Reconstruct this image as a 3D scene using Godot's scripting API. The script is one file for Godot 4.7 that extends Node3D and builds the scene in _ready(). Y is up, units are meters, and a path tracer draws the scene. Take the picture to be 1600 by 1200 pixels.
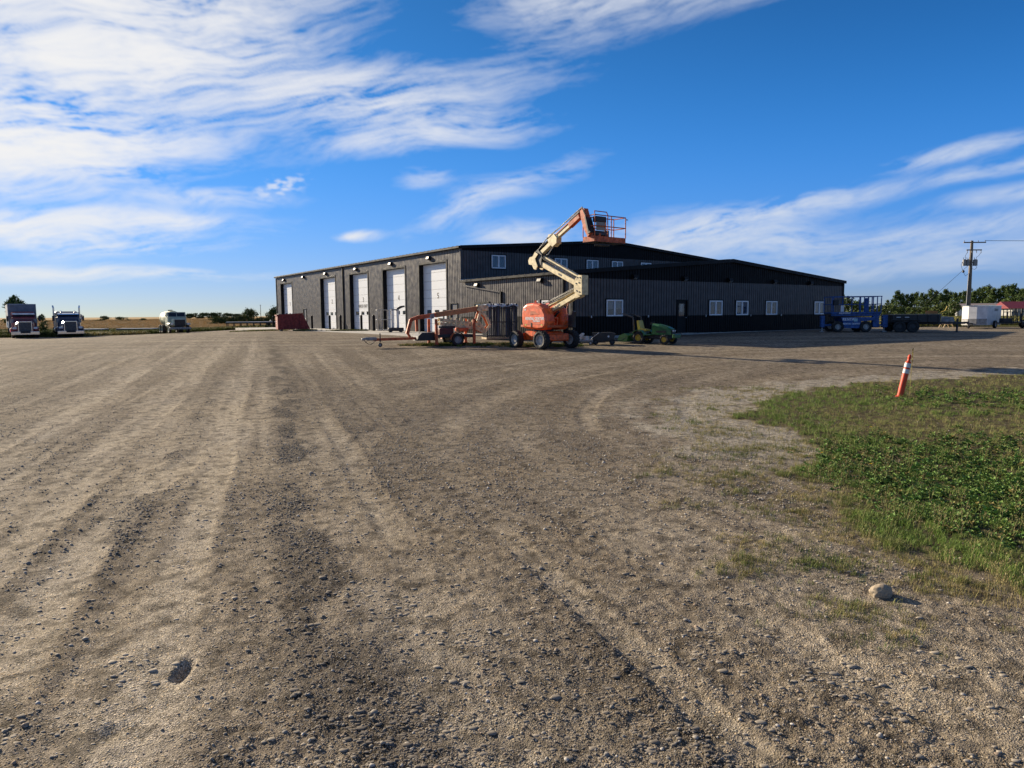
extends Node3D
# A gravel yard on the prairie: steel shop building, two boom lifts, trucks and trailers, late summer, low sun from the back left.

const EYE := Vector3(0.0, 1.7, 0.0)
const SUN_AZ := -0.885      # 51 degrees to the left of straight ahead
const SUN_EL := 0.335
const PAD := 0.45
const LOW := -0.30          # the yard by the verge lies lower than the building pad
const NEAR := 1.18
const SHOP_AT := Vector3(-3.518, 0.45, -49.212)
const SHOP_TURN := 0.6076

var rng := RandomNumberGenerator.new()
var taken := {}
var mats := {}
var tex := {}
var n_big := FastNoiseLite.new()
var n_mid := FastNoiseLite.new()
var n_fine := FastNoiseLite.new()
var n_streak := FastNoiseLite.new()

# ---------------------------------------------------------------- mesh builder
class MB:
	var v := PackedVector3Array()
	var n := PackedVector3Array()
	var c := PackedColorArray()
	var tint := Color(1, 1, 1)
	var colored := false
	var T := Transform3D.IDENTITY
	func tri(a: Vector3, b: Vector3, d: Vector3) -> void:
		var nn := T.basis * ((b - a).cross(d - a))
		nn = nn.normalized()
		v.append(T * a); v.append(T * d); v.append(T * b)
		n.append(nn); n.append(nn); n.append(nn)
		if colored:
			c.append(tint); c.append(tint); c.append(tint)
	func trin(a: Vector3, b: Vector3, d: Vector3, na: Vector3, nb: Vector3, nd: Vector3) -> void:
		v.append(T * a); v.append(T * d); v.append(T * b)
		n.append((T.basis * na).normalized()); n.append((T.basis * nd).normalized()); n.append((T.basis * nb).normalized())
		if colored:
			c.append(tint); c.append(tint); c.append(tint)
	func quad(a: Vector3, b: Vector3, d: Vector3, e: Vector3) -> void:
		tri(a, b, d); tri(a, d, e)
	func quadn(a: Vector3, b: Vector3, d: Vector3, e: Vector3, na: Vector3, nb: Vector3, nd: Vector3, ne: Vector3) -> void:
		trin(a, b, d, na, nb, nd); trin(a, d, e, na, nd, ne)
	func box(at: Vector3, s: Vector3, bev := 0.0) -> void:
		var keep := T
		T = T * Transform3D(Basis.IDENTITY, at)
		_box(s * 0.5, minf(bev, minf(s.x, minf(s.y, s.z)) * 0.45))
		T = keep
	func _box(h: Vector3, b: float) -> void:
		var i := h - Vector3(b, b, b)
		# six faces
		quad(Vector3(-i.x, -i.y, h.z), Vector3(i.x, -i.y, h.z), Vector3(i.x, i.y, h.z), Vector3(-i.x, i.y, h.z))
		quad(Vector3(i.x, -i.y, -h.z), Vector3(-i.x, -i.y, -h.z), Vector3(-i.x, i.y, -h.z), Vector3(i.x, i.y, -h.z))
		quad(Vector3(h.x, -i.y, i.z), Vector3(h.x, -i.y, -i.z), Vector3(h.x, i.y, -i.z), Vector3(h.x, i.y, i.z))
		quad(Vector3(-h.x, -i.y, -i.z), Vector3(-h.x, -i.y, i.z), Vector3(-h.x, i.y, i.z), Vector3(-h.x, i.y, -i.z))
		quad(Vector3(-i.x, h.y, i.z), Vector3(i.x, h.y, i.z), Vector3(i.x, h.y, -i.z), Vector3(-i.x, h.y, -i.z))
		quad(Vector3(-i.x, -h.y, -i.z), Vector3(i.x, -h.y, -i.z), Vector3(i.x, -h.y, i.z), Vector3(-i.x, -h.y, i.z))
		if b <= 0.0:
			return
		for sx in [-1.0, 1.0]:
			for sy in [-1.0, 1.0]:
				_q(Vector3(sx * h.x, sy * i.y, -i.z), Vector3(sx * i.x, sy * h.y, -i.z), Vector3(sx * i.x, sy * h.y, i.z), Vector3(sx * h.x, sy * i.y, i.z), Vector3(sx, sy, 0))
			for sz in [-1.0, 1.0]:
				_q(Vector3(sx * h.x, -i.y, sz * i.z), Vector3(sx * i.x, -i.y, sz * h.z), Vector3(sx * i.x, i.y, sz * h.z), Vector3(sx * h.x, i.y, sz * i.z), Vector3(sx, 0, sz))
				for sy in [-1.0, 1.0]:
					var p1 := Vector3(sx * h.x, sy * i.y, sz * i.z)
					var p2 := Vector3(sx * i.x, sy * h.y, sz * i.z)
					var p3 := Vector3(sx * i.x, sy * i.y, sz * h.z)
					if (p2 - p1).cross(p3 - p1).dot(Vector3(sx, sy, sz)) > 0.0:
						tri(p1, p2, p3)
					else:
						tri(p1, p3, p2)
		for sy in [-1.0, 1.0]:
			for sz in [-1.0, 1.0]:
				_q(Vector3(-i.x, sy * h.y, sz * i.z), Vector3(-i.x, sy * i.y, sz * h.z), Vector3(i.x, sy * i.y, sz * h.z), Vector3(i.x, sy * h.y, sz * i.z), Vector3(0, sy, sz))
	func _q(a: Vector3, b: Vector3, d: Vector3, e: Vector3, out: Vector3) -> void:
		if (b - a).cross(d - a).dot(out) > 0.0:
			quad(a, b, d, e)
		else:
			quad(a, e, d, b)
	# a bar of rectangular section from a to b; w across, h along up
	func beam(a: Vector3, b: Vector3, w: float, h: float, up := Vector3.UP, bev := 0.0) -> void:
		var z := b - a
		var l := z.length()
		if l < 1e-5:
			return
		z /= l
		if absf(z.dot(up)) > 0.999:
			up = Vector3(1, 0, 0) if absf(z.x) < 0.9 else Vector3(0, 0, 1)
		var x := up.cross(z).normalized()
		var y := z.cross(x)
		var keep := T
		T = T * Transform3D(Basis(x, y, z), (a + b) * 0.5)
		_box(Vector3(w, h, l) * 0.5, minf(bev, minf(w, h) * 0.45))
		T = keep
	# tapered beam, h0 at a and h1 at b
	func taper(a: Vector3, b: Vector3, w0: float, h0: float, w1: float, h1: float, up := Vector3.UP) -> void:
		var z := (b - a).normalized()
		var x := up.cross(z).normalized()
		var y := z.cross(x)
		var p := []
		for k in 2:
			var o := a if k == 0 else b
			var w := (w0 if k == 0 else w1) * 0.5
			var h := (h0 if k == 0 else h1) * 0.5
			p.append([o - x * w - y * h, o + x * w - y * h, o + x * w + y * h, o - x * w + y * h])
		for i in 4:
			var j := (i + 1) % 4
			quad(p[0][j], p[0][i], p[1][i], p[1][j])
		quad(p[0][0], p[0][1], p[0][2], p[0][3])
		quad(p[1][3], p[1][2], p[1][1], p[1][0])
	func cyl(a: Vector3, b: Vector3, r0: float, r1 := -1.0, seg := 12, caps := true) -> void:
		if r1 < 0.0:
			r1 = r0
		var z := (b - a).normalized()
		var x := z.cross(Vector3.UP if absf(z.y) < 0.9 else Vector3(1, 0, 0)).normalized()
		var y := z.cross(x)
		for i in seg:
			var t0 := TAU * i / seg
			var t1 := TAU * (i + 1) / seg
			var d0 := x * cos(t0) + y * sin(t0)
			var d1 := x * cos(t1) + y * sin(t1)
			quadn(a + d0 * r0, a + d1 * r0, b + d1 * r1, b + d0 * r1, d0, d1, d1, d0)
			if caps:
				if r0 > 0.0: tri(a, a + d1 * r0, a + d0 * r0)
				if r1 > 0.0: tri(b, b + d0 * r1, b + d1 * r1)
	func tube(pts: Array, r: float, seg := 8) -> void:
		for i in pts.size() - 1:
			cyl(pts[i], pts[i + 1], r, r, seg, true)
	# solid turned about the y axis: profile of Vector2(radius, y) from the bottom up
	func lathe(prof: Array, seg := 24, smooth := true) -> void:
		for k in prof.size() - 1:
			var p: Vector2 = prof[k]
			var q: Vector2 = prof[k + 1]
			var dn := Vector2(q.y - p.y, p.x - q.x).normalized()
			for i in seg:
				var t0 := TAU * i / seg
				var t1 := TAU * (i + 1) / seg
				var a := Vector3(cos(t0), 0, -sin(t0))
				var b := Vector3(cos(t1), 0, -sin(t1))
				var up := Vector3(0, 1, 0)
				var na := a * dn.x + up * dn.y
				var nb := b * dn.x + up * dn.y
				if not smooth:
					na = na + nb; nb = na
				quadn(a * p.x + up * p.y, b * p.x + up * p.y, b * q.x + up * q.y, a * q.x + up * q.y, na, nb, nb, na)
	# outline in the x-y plane (counter-clockwise), drawn out from z0 to z1
	func prism(pts: Array, z0: float, z1: float) -> void:
		var pp := PackedVector2Array(pts)
		var area := 0.0
		for i in pp.size():
			area += pp[i].cross(pp[(i + 1) % pp.size()])
		if area < 0.0:
			pp.reverse()
		var ix := Geometry2D.triangulate_polygon(pp)
		for k in range(0, ix.size(), 3):
			var a := pp[ix[k]]
			var b := pp[ix[k + 1]]
			var d := pp[ix[k + 2]]
			if (b - a).cross(d - a) < 0.0:
				var s := b
				b = d; d = s
			tri(Vector3(a.x, a.y, z1), Vector3(b.x, b.y, z1), Vector3(d.x, d.y, z1))
			tri(Vector3(a.x, a.y, z0), Vector3(d.x, d.y, z0), Vector3(b.x, b.y, z0))
		for i in pp.size():
			var a := pp[i]
			var b := pp[(i + 1) % pp.size()]
			quad(Vector3(a.x, a.y, z0), Vector3(b.x, b.y, z0), Vector3(b.x, b.y, z1), Vector3(a.x, a.y, z1))
	# a rounded shell through rings of points (each ring the same count), closed round the ring
	func loft(rings: Array, cap := true) -> void:
		var m: int = rings[0].size()
		var cen := []
		for r in rings:
			var s := Vector3.ZERO
			for p in r: s += p
			cen.append(s / m)
		for k in rings.size() - 1:
			for i in m:
				var j := (i + 1) % m
				quad(rings[k][i], rings[k][j], rings[k + 1][j], rings[k + 1][i])
		if cap:
			for i in m:
				var j := (i + 1) % m
				tri(cen[0], rings[0][j], rings[0][i])
				tri(cen[-1], rings[-1][i], rings[-1][j])
	func mesh() -> ArrayMesh:
		var a := []
		a.resize(Mesh.ARRAY_MAX)
		a[Mesh.ARRAY_VERTEX] = v
		a[Mesh.ARRAY_NORMAL] = n
		if colored:
			a[Mesh.ARRAY_COLOR] = c
		var m := ArrayMesh.new()
		m.add_surface_from_arrays(Mesh.PRIMITIVE_TRIANGLES, a)
		return m

# ---------------------------------------------------------------- nodes and names
func numbered(called: String) -> String:
	if not taken.has(called):
		taken[called] = 0
		return called
	taken[called] += 1
	return "%s_%03d" % [called, taken[called]]

func thing(called: String, label: String, category: String, at := Vector3.ZERO, turn := 0.0, group := "") -> Node3D:
	var o := Node3D.new()
	o.name = numbered(called)
	add_child(o)
	o.position = at
	o.rotation.y = turn
	o.set_meta("label", label)
	o.set_meta("category", category)
	if group != "":
		o.set_meta("group", group)
	return o

func part(called: String, b: MB, m: Material, parent: Node3D, at := Vector3.ZERO) -> MeshInstance3D:
	var o := MeshInstance3D.new()
	o.name = called
	o.mesh = b.mesh()
	o.material_override = m
	o.position = at
	parent.add_child(o, true)
	return o

func inst(called: String, mesh: Mesh, m: Material, parent: Node3D, xf: Transform3D) -> MeshInstance3D:
	var o := MeshInstance3D.new()
	o.name = called
	o.mesh = mesh
	o.material_override = m
	o.transform = xf
	parent.add_child(o, true)
	return o

func structure(called: String, mesh: Mesh, m: Material) -> MeshInstance3D:
	var o := MeshInstance3D.new()
	o.name = numbered(called)
	o.mesh = mesh
	o.material_override = m
	o.set_meta("kind", "structure")
	add_child(o)
	return o

func stuff(called: String, label: String, category: String, mesh: Mesh, m: Material, buffer: PackedFloat32Array) -> MultiMeshInstance3D:
	var mm := MultiMesh.new()
	mm.transform_format = MultiMesh.TRANSFORM_3D
	mm.use_colors = true
	mm.mesh = mesh
	mm.instance_count = buffer.size() / 16
	mm.buffer = buffer
	var o := MultiMeshInstance3D.new()
	o.name = numbered(called)
	o.multimesh = mm
	o.material_override = m
	o.set_meta("kind", "stuff")
	o.set_meta("label", label)
	o.set_meta("category", category)
	add_child(o)
	return o

func put(buf: PackedFloat32Array, k: int, b: Basis, o: Vector3, c: Color) -> void:
	var i := k * 16
	buf[i] = b.x.x; buf[i + 1] = b.y.x; buf[i + 2] = b.z.x; buf[i + 3] = o.x
	buf[i + 4] = b.x.y; buf[i + 5] = b.y.y; buf[i + 6] = b.z.y; buf[i + 7] = o.y
	buf[i + 8] = b.x.z; buf[i + 9] = b.y.z; buf[i + 10] = b.z.z; buf[i + 11] = o.z
	buf[i + 12] = c.r; buf[i + 13] = c.g; buf[i + 14] = c.b; buf[i + 15] = 1.0

# ---------------------------------------------------------------- materials
func lin(r: float, g: float, b: float) -> Color:
	return Color(r, g, b).linear_to_srgb()

func noise_image(size: int, freq: float, seed_: int, oct: int, lo: float, hi: float) -> ImageTexture:
	var f := FastNoiseLite.new()
	f.seed = seed_
	f.noise_type = FastNoiseLite.TYPE_SIMPLEX_SMOOTH
	f.frequency = freq
	f.fractal_octaves = oct
	var im := f.get_seamless_image(size, size)
	im.convert(Image.FORMAT_L8)
	var d := im.get_data()
	for i in d.size():
		var x := d[i] / 255.0
		d[i] = int(255.0 * clampf(lerpf(lo, hi, x), 0.0, 1.0))
	return ImageTexture.create_from_image(Image.create_from_data(size, size, false, Image.FORMAT_L8, d))

# painted or plain surface with faint grime; colour is linear
func paint(key: String, c: Color, rough := 0.5, metal := 0.0, grime := true, coat := 0.0) -> StandardMaterial3D:
	if mats.has(key):
		return mats[key]
	var m := StandardMaterial3D.new()
	m.albedo_color = c.linear_to_srgb()
	m.roughness = rough
	m.metallic = metal
	if grime:
		m.albedo_texture = tex.grime
		m.uv1_triplanar = true
		m.uv1_scale = Vector3(0.23, 0.23, 0.23)
		m.roughness_texture = tex.rough
		m.roughness = minf(1.0, rough * 1.25)
	if coat > 0.0:
		m.clearcoat_enabled = true
		m.clearcoat = coat
		m.clearcoat_roughness = 0.15
	mats[key] = m
	return m

func glass(key: String, c: Color, alpha: float) -> StandardMaterial3D:
	if mats.has(key):
		return mats[key]
	var m := StandardMaterial3D.new()
	m.albedo_color = Color(c.linear_to_srgb(), alpha)
	m.transparency = BaseMaterial3D.TRANSPARENCY_ALPHA
	m.roughness = 0.03
	m.metallic_specular = 0.7
	mats[key] = m
	return m

func tinted(key: String, rough := 0.8, back := Color(0, 0, 0), spec := 0.3) -> StandardMaterial3D:
	if mats.has(key):
		return mats[key]
	var m := StandardMaterial3D.new()
	m.vertex_color_use_as_albedo = true
	m.roughness = rough
	m.metallic_specular = spec
	if back != Color(0, 0, 0):
		m.backlight_enabled = true
		m.backlight = back
	m.cull_mode = BaseMaterial3D.CULL_DISABLED
	mats[key] = m
	return m

func smooth(a: float, b: float, x: float) -> float:
	var t := clampf((x - a) / (b - a), 0.0, 1.0)
	return t * t * (3.0 - 2.0 * t)

func P(x: float, d: float, y := 0.0) -> Vector3:      # a place: x to the right, d metres ahead, y above the ground there
	return Vector3(x, land(x, d) + y, -d)

# ---------------------------------------------------------------- sky
var n_fib := FastNoiseLite.new()
var n_warp := FastNoiseLite.new()
var n_puff := FastNoiseLite.new()
# drawn-out wisps of cirrus: azimuth, elevation (degrees), half length, half width, tilt (degrees), strength
const WISPS := [
	[-30.0, 21.0, 17.0, 3.4, 14.0, 0.95], [-20.0, 24.0, 14.0, 2.2, 12.0, 0.9], [-33.0, 16.5, 15.0, 2.8, 8.0, 1.0], [-24.0, 18.0, 9.0, 1.6, 13.0, 0.8], [-36.0, 13.6, 13.0, 1.4, 6.0, 0.8],
	[-38.0, 11.0, 15.0, 1.5, 4.0, 1.6], [-31.0, 12.2, 9.0, 0.9, 6.0, 1.0], [-34.0, 9.7, 7.5, 0.6, 3.0, 1.2], [-37.0, 8.4, 8.0, 0.5, 2.0, 0.9], [-37.0, 6.2, 13.0, 1.15, 3.0, 1.7], [-31.0, 5.1, 8.0, 0.6, 2.0, 0.9], [-27.0, 7.3, 4.5, 0.4, 2.0, 0.7], [-36.0, 3.0, 12.0, 0.7, 1.0, 1.0], [-24.0, 3.2, 6.0, 0.35, 0.0, 0.5], [-23.0, 9.0, 5.0, 0.5, 4.0, 0.9],
	[-11.5, 15.6, 9.0, 1.4, 5.0, 1.15], [-4.0, 14.6, 7.0, 1.1, 4.0, 0.8], [-15.0, 17.2, 7.0, 1.1, 9.0, 0.75], [-8.0, 13.2, 7.0, 0.8, 6.0, 0.75], [-2.0, 17.8, 8.0, 1.2, 4.0, 0.4],
	[-1.5, 9.4, 7.5, 1.0, 20.0, 0.95], [-6.5, 10.7, 2.6, 0.7, 8.0, 0.6], [-13.0, 6.5, 1.7, 0.28, 1.0, 1.6], [1.5, 6.4, 4.5, 0.8, 3.0, 1.1],
	[7.0, 23.6, 9.0, 1.6, 6.0, 0.95], [16.0, 22.8, 8.0, 1.2, 3.0, 0.5], [4.0, 20.5, 8.0, 1.0, 6.0, 0.25],
	[14.5, 6.9, 5.5, 1.0, 5.0, 1.1], [20.0, 7.4, 5.5, 0.8, 6.0, 1.1], [25.5, 8.4, 5.0, 0.6, 6.0, 1.1], [18.0, 5.9, 9.0, 0.8, 3.0, 0.8], [33.0, 10.7, 4.6, 0.55, 6.0, 1.3], [35.0, 9.3, 4.6, 0.42, 6.0, 1.2], [36.0, 7.6, 5.0, 0.5, 4.0, 0.8],
	[24.0, 4.9, 14.0, 0.9, 3.0, 0.75], [31.0, 3.9, 13.0, 0.6, 3.0, 0.65], [26.0, 2.7, 15.0, 0.6, 2.0, 0.5], [10.5, 5.3, 5.0, 1.1, 6.0, 0.95], [34.0, 5.9, 9.0, 0.6, 4.0, 0.6]]

func sky_color(az: float, el: float) -> Color:
	# clear air: pale and milky at the horizon, deep blue above, brighter and whiter towards the sun
	var toward := cos(deg_to_rad(az + 50.7)) * cos(deg_to_rad(el)) * 0.92 + sin(deg_to_rad(el)) * 0.39
	var glow := pow(clampf(toward * 0.5 + 0.5, 0.0, 1.0), 5.0)
	var h := exp(-maxf(el, 0.0) / 5.0)
	var deep := exp(-maxf(el, 0.0) / 14.0) * (1.0 - 0.22 * smooth(9.0, 28.0, el))
	var r := 0.004 + 0.060 * deep + 0.27 * h + glow * (0.045 + 0.50 * h)
	var g := 0.020 + 0.620 * deep - 0.25 * h + glow * (0.17 + 0.38 * h)
	var b := 0.100 + 1.750 * deep - 1.45 * h + glow * (0.38 - 0.02 * h)
	r *= lerpf(0.80, 0.97, h); g *= lerpf(0.91, 0.95, h); b *= lerpf(0.95, 0.97, h)
	# fibres, long and slightly bent
	var wx := n_warp.get_noise_2d(az * 0.9, el * 2.0) * 3.0
	var wy := n_warp.get_noise_2d(az * 0.9 + 90.0, el * 2.0 - 40.0) * 1.6
	var ca := 0.985
	var sa := 0.17
	var u := (az + wx) * ca + (el + wy) * sa
	var w := -(az + wx) * sa + (el + wy) * ca
	var fib := n_fib.get_noise_2d(u * 1.2, w * 8.0) * 0.55 + n_fib.get_noise_2d(u * 5.0 + 50.0, w * 30.0) * 0.30 + n_fib.get_noise_2d(u * 16.0 - 30.0, w * 95.0) * 0.17
	var cells := n_puff.get_noise_2d(u * 6.0, w * 9.0)
	var d := 0.0
	if absf(az) < 62.0:
		for q in WISPS:
			var dx: float = az + wx * 0.7 - q[0]
			var dy: float = el + wy * 0.5 - q[1]
			if absf(dx) > q[2] * 1.9 or absf(dy) > q[2] * 0.8 + q[3] * 2.5:
				continue
			var t: float = deg_to_rad(q[4])
			var a: float = (dx * cos(t) + dy * sin(t)) / q[2]
			var e: float = (-dx * sin(t) + dy * cos(t)) / q[3]
			var s := exp(-(a * a * 1.4 + e * e * 0.9))
			if s > 0.02:
				d += s * q[5] * clampf(0.60 + fib * 1.35 + cells * 0.16, 0.0, 1.7)
	# the broad bright veil that thickens towards the sun
	d += 0.50 * smooth(-17.0, -36.0, az - 0.5 * (el - 12.0)) * smooth(7.0, 15.0, el) * clampf(0.55 + fib * 1.1, 0.0, 1.2) * smooth(75.0, 50.0, absf(az + 20.0))
	# a flock of small grains
	var fx := (az + 18.0 + wx * 0.3) / 1.7
	var fy := (el - 9.9 - fx * 0.45) / 0.55
	d += exp(-(fx * fx + fy * fy)) * smooth(-0.2, 0.6, n_puff.get_noise_2d(az * 16.0, el * 40.0) + 0.5 * fib) * 0.9
	# the same kind of thin veil goes on all round the sky
	var roundabout := smooth(46.0, 70.0, absf(az))
	var veil := smooth(-0.05, 0.75, fib + n_warp.get_noise_2d(az * 0.35, el * 0.7) * 0.9 + 0.12 * glow)
	d += veil * lerpf(0.02, 0.62, maxf(roundabout, smooth(27.0, 45.0, el))) * smooth(1.0, 7.0, el)
	d = 1.0 - exp(-1.40 * maxf(d - 0.05, 0.0))
	var cr := lerpf(0.62, 0.92, clampf(glow * 1.5, 0.0, 1.0))
	var cg := lerpf(0.70, 0.91, clampf(glow * 1.5, 0.0, 1.0))
	var cb := lerpf(0.84, 0.90, clampf(glow * 1.5, 0.0, 1.0))
	var low := exp(-maxf(el, 0.0) / 4.0) * 0.12
	return Color(lerpf(r, cr, d), lerpf(g, cg - low * 0.3, d), lerpf(b, cb - low, d))

func make_sky() -> Sky:
	n_fib.seed = 11; n_fib.frequency = 0.045; n_fib.fractal_octaves = 4; n_fib.noise_type = FastNoiseLite.TYPE_SIMPLEX_SMOOTH
	n_warp.seed = 5; n_warp.frequency = 0.05; n_warp.fractal_octaves = 3; n_warp.noise_type = FastNoiseLite.TYPE_SIMPLEX_SMOOTH
	n_puff.seed = 23; n_puff.frequency = 0.05; n_puff.fractal_octaves = 3; n_puff.noise_type = FastNoiseLite.TYPE_SIMPLEX_SMOOTH
	var im := sky_block(768, 384, 0, 0, 768, 192)
	im.resize(4096, 2048, Image.INTERPOLATE_CUBIC)
	# finer steps over the part of the sky above the yard: same sky, more samples
	var x0 := 2048 - 460
	var y0 := 1024 - 300
	im.blit_rect(sky_block(4096, 2048, x0, y0, 920, 300), Rect2i(0, 0, 920, 300), Vector2i(x0, y0))
	# a panorama starts straight ahead, so the halves change places
	var pan := Image.create(4096, 2048, false, Image.FORMAT_RGBF)
	pan.blit_rect(im, Rect2i(2048, 0, 2048, 2048), Vector2i(0, 0))
	pan.blit_rect(im, Rect2i(0, 0, 2048, 2048), Vector2i(2048, 0))
	var pm := PanoramaSkyMaterial.new()
	pm.panorama = ImageTexture.create_from_image(pan)
	var s := Sky.new()
	s.sky_material = pm
	return s

func sky_block(w: int, h: int, x0: int, y0: int, bw: int, bh: int) -> Image:
	var full := bw == w
	var ih := h if full else bh
	var data := PackedFloat32Array()
	data.resize(bw * ih * 3)
	var k := 0
	for j in ih:
		var el := 90.0 - 180.0 * (y0 + j + 0.5) / h
		for i in bw:
			if el < -1.0:
				data[k] = 0.20; data[k + 1] = 0.18; data[k + 2] = 0.15
			else:
				var az := 360.0 * (x0 + i + 0.5) / w - 180.0
				var c := sky_color(az, el)
				data[k] = c.r; data[k + 1] = c.g; data[k + 2] = c.b
			k += 3
	return Image.create_from_data(bw, ih, false, Image.FORMAT_RGBF, data.to_byte_array())

# ---------------------------------------------------------------- the lie of the land
const LUSH := [Vector2(2.94, 3.85), Vector2(2.89, 4.34), Vector2(2.86, 5.03), Vector2(3.03, 6.07), Vector2(3.03, 7.34), Vector2(4.1, 8.96), Vector2(3.81, 11.22), Vector2(5.1, 13.72), Vector2(8.15, 15.97), Vector2(13.11, 17.68), Vector2(30.0, 22.0), Vector2(34.0, 4.0), Vector2(12.0, 0.5), Vector2(4.2, 2.6)]
const SPARSE := [Vector2(2.76, 3.61), Vector2(2.45, 3.95), Vector2(2.14, 4.52), Vector2(1.92, 5.36), Vector2(2.19, 7.07), Vector2(2.19, 9.77), Vector2(2.28, 11.66), Vector2(3.34, 13.83), Vector2(5.98, 16.13), Vector2(9.69, 17.43), Vector2(14.04, 18.95), Vector2(31.0, 23.5), Vector2(35.0, 3.0), Vector2(12.0, 0.0), Vector2(4.0, 2.3)]

func inside(poly: Array, x: float, d: float) -> float:     # metres inside (+) or outside (-) of an outline
	var p := Vector2(x, d)
	var best := 1e9
	var inn := false
	var m := poly.size()
	for i in m:
		var a: Vector2 = poly[i]
		var b: Vector2 = poly[(i + 1) % m]
		var ab := b - a
		var t := clampf((p - a).dot(ab) / ab.length_squared(), 0.0, 1.0)
		best = minf(best, (p - a - ab * t).length_squared())
		if (a.y > d) != (b.y > d) and x < (b.x - a.x) * (d - a.y) / (b.y - a.y) + a.x:
			inn = not inn
	return sqrt(best) if inn else -sqrt(best)

func land(x: float, d: float) -> float:                     # height of the ground without ruts and clods
	var y := lerpf(LOW, PAD, smooth(9.0, 52.0, d)) - 0.11 * smooth(66.0, 120.0, d)
	var left := smooth(-18.0, -46.0, x + 0.12 * (d - 60.0)) * smooth(24.0, 62.0, d)
	y = lerpf(y, -0.28, left)
	y += 3.0 * smooth(160.0, 1100.0, d) * smooth(60.0, -60.0, x)
	y -= 0.15 * smooth(22.0, 36.0, x) * smooth(30.0, 52.0, d)
	y -= 0.06 * smooth(2.2, 5.0, x) * smooth(26.0, 16.0, d)
	return y

# along and across the driving lane that leads to the far left corner of the yard
func lane(x: float, d: float) -> Vector2:
	return Vector2(-0.334 * x + 0.943 * d, 0.943 * x + 0.334 * d)

# tyre tracks: x packed bottom 0..1, y loose edge 0..1
const TRACKS := [[-0.55, 0.15], [-1.75, 0.16], [-2.6, 0.07], [-3.35, 0.16], [-4.6, 0.17], [-6.3, 0.16], [0.95, 0.13], [1.75, 0.10]]
const BENDS := [[11.2, 0.14], [12.9, 0.15], [14.3, 0.15], [16.0, 0.16], [17.9, 0.15], [19.4, 0.16], [21.5, 0.17]]
func tracks(x: float, d: float) -> Vector2:
	var o := Vector2.ZERO
	if d < 1.0 or d > 46.0 or x < -26.0 or x > 30.0:
		return o
	var q := lane(x, d)
	var fade := smooth(46.0, 30.0, d)
	var wob := 0.16 * n_big.get_noise_2d(q.x * 0.55, 11.0)
	for i in TRACKS.size():
		var t: float = absf(q.y - TRACKS[i][0] - wob * (0.6 + 0.2 * (i % 3)))
		var w: float = TRACKS[i][1]
		if t < w * 2.6:
			var on := smooth(-0.35, 0.15, n_big.get_noise_2d(q.x * 0.8 + 31.0 * i, 5.0 * i)) * fade
			o.x = maxf(o.x, on * smooth(w * 1.1, w * 0.75, t))
			o.y = maxf(o.y, on * exp(-pow((t - w * 1.35) / (w * 0.38), 2.0)) * (0.55 + 0.6 * n_mid.get_noise_2d(x * 4.0, d * 4.0)))
	var a := Vector2(x - 14.0, d - 10.0)
	var ra := a.length()
	if a.x < 6.0 and ra < 23.0:
		var th := atan2(a.y, a.x)
		var wob2 := 0.30 * n_big.get_noise_2d(th * 6.0, 70.0)
		for i in BENDS.size():
			var t: float = absf(ra - BENDS[i][0] - wob2 * (0.6 + 0.25 * (i % 3)))
			var w: float = BENDS[i][1]
			if t < w * 2.6:
				var on := smooth(-0.25, 0.2, n_big.get_noise_2d(th * 7.0 + 17.0 * i, 90.0 + 3.0 * i)) * fade * 0.85
				o.x = maxf(o.x, on * smooth(w * 1.1, w * 0.75, t))
				o.y = maxf(o.y, on * exp(-pow((t - w * 1.35) / (w * 0.38), 2.0)) * (0.5 + 0.6 * n_mid.get_noise_2d(x * 4.0 + 9.0, d * 4.0)))
	return o

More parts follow.
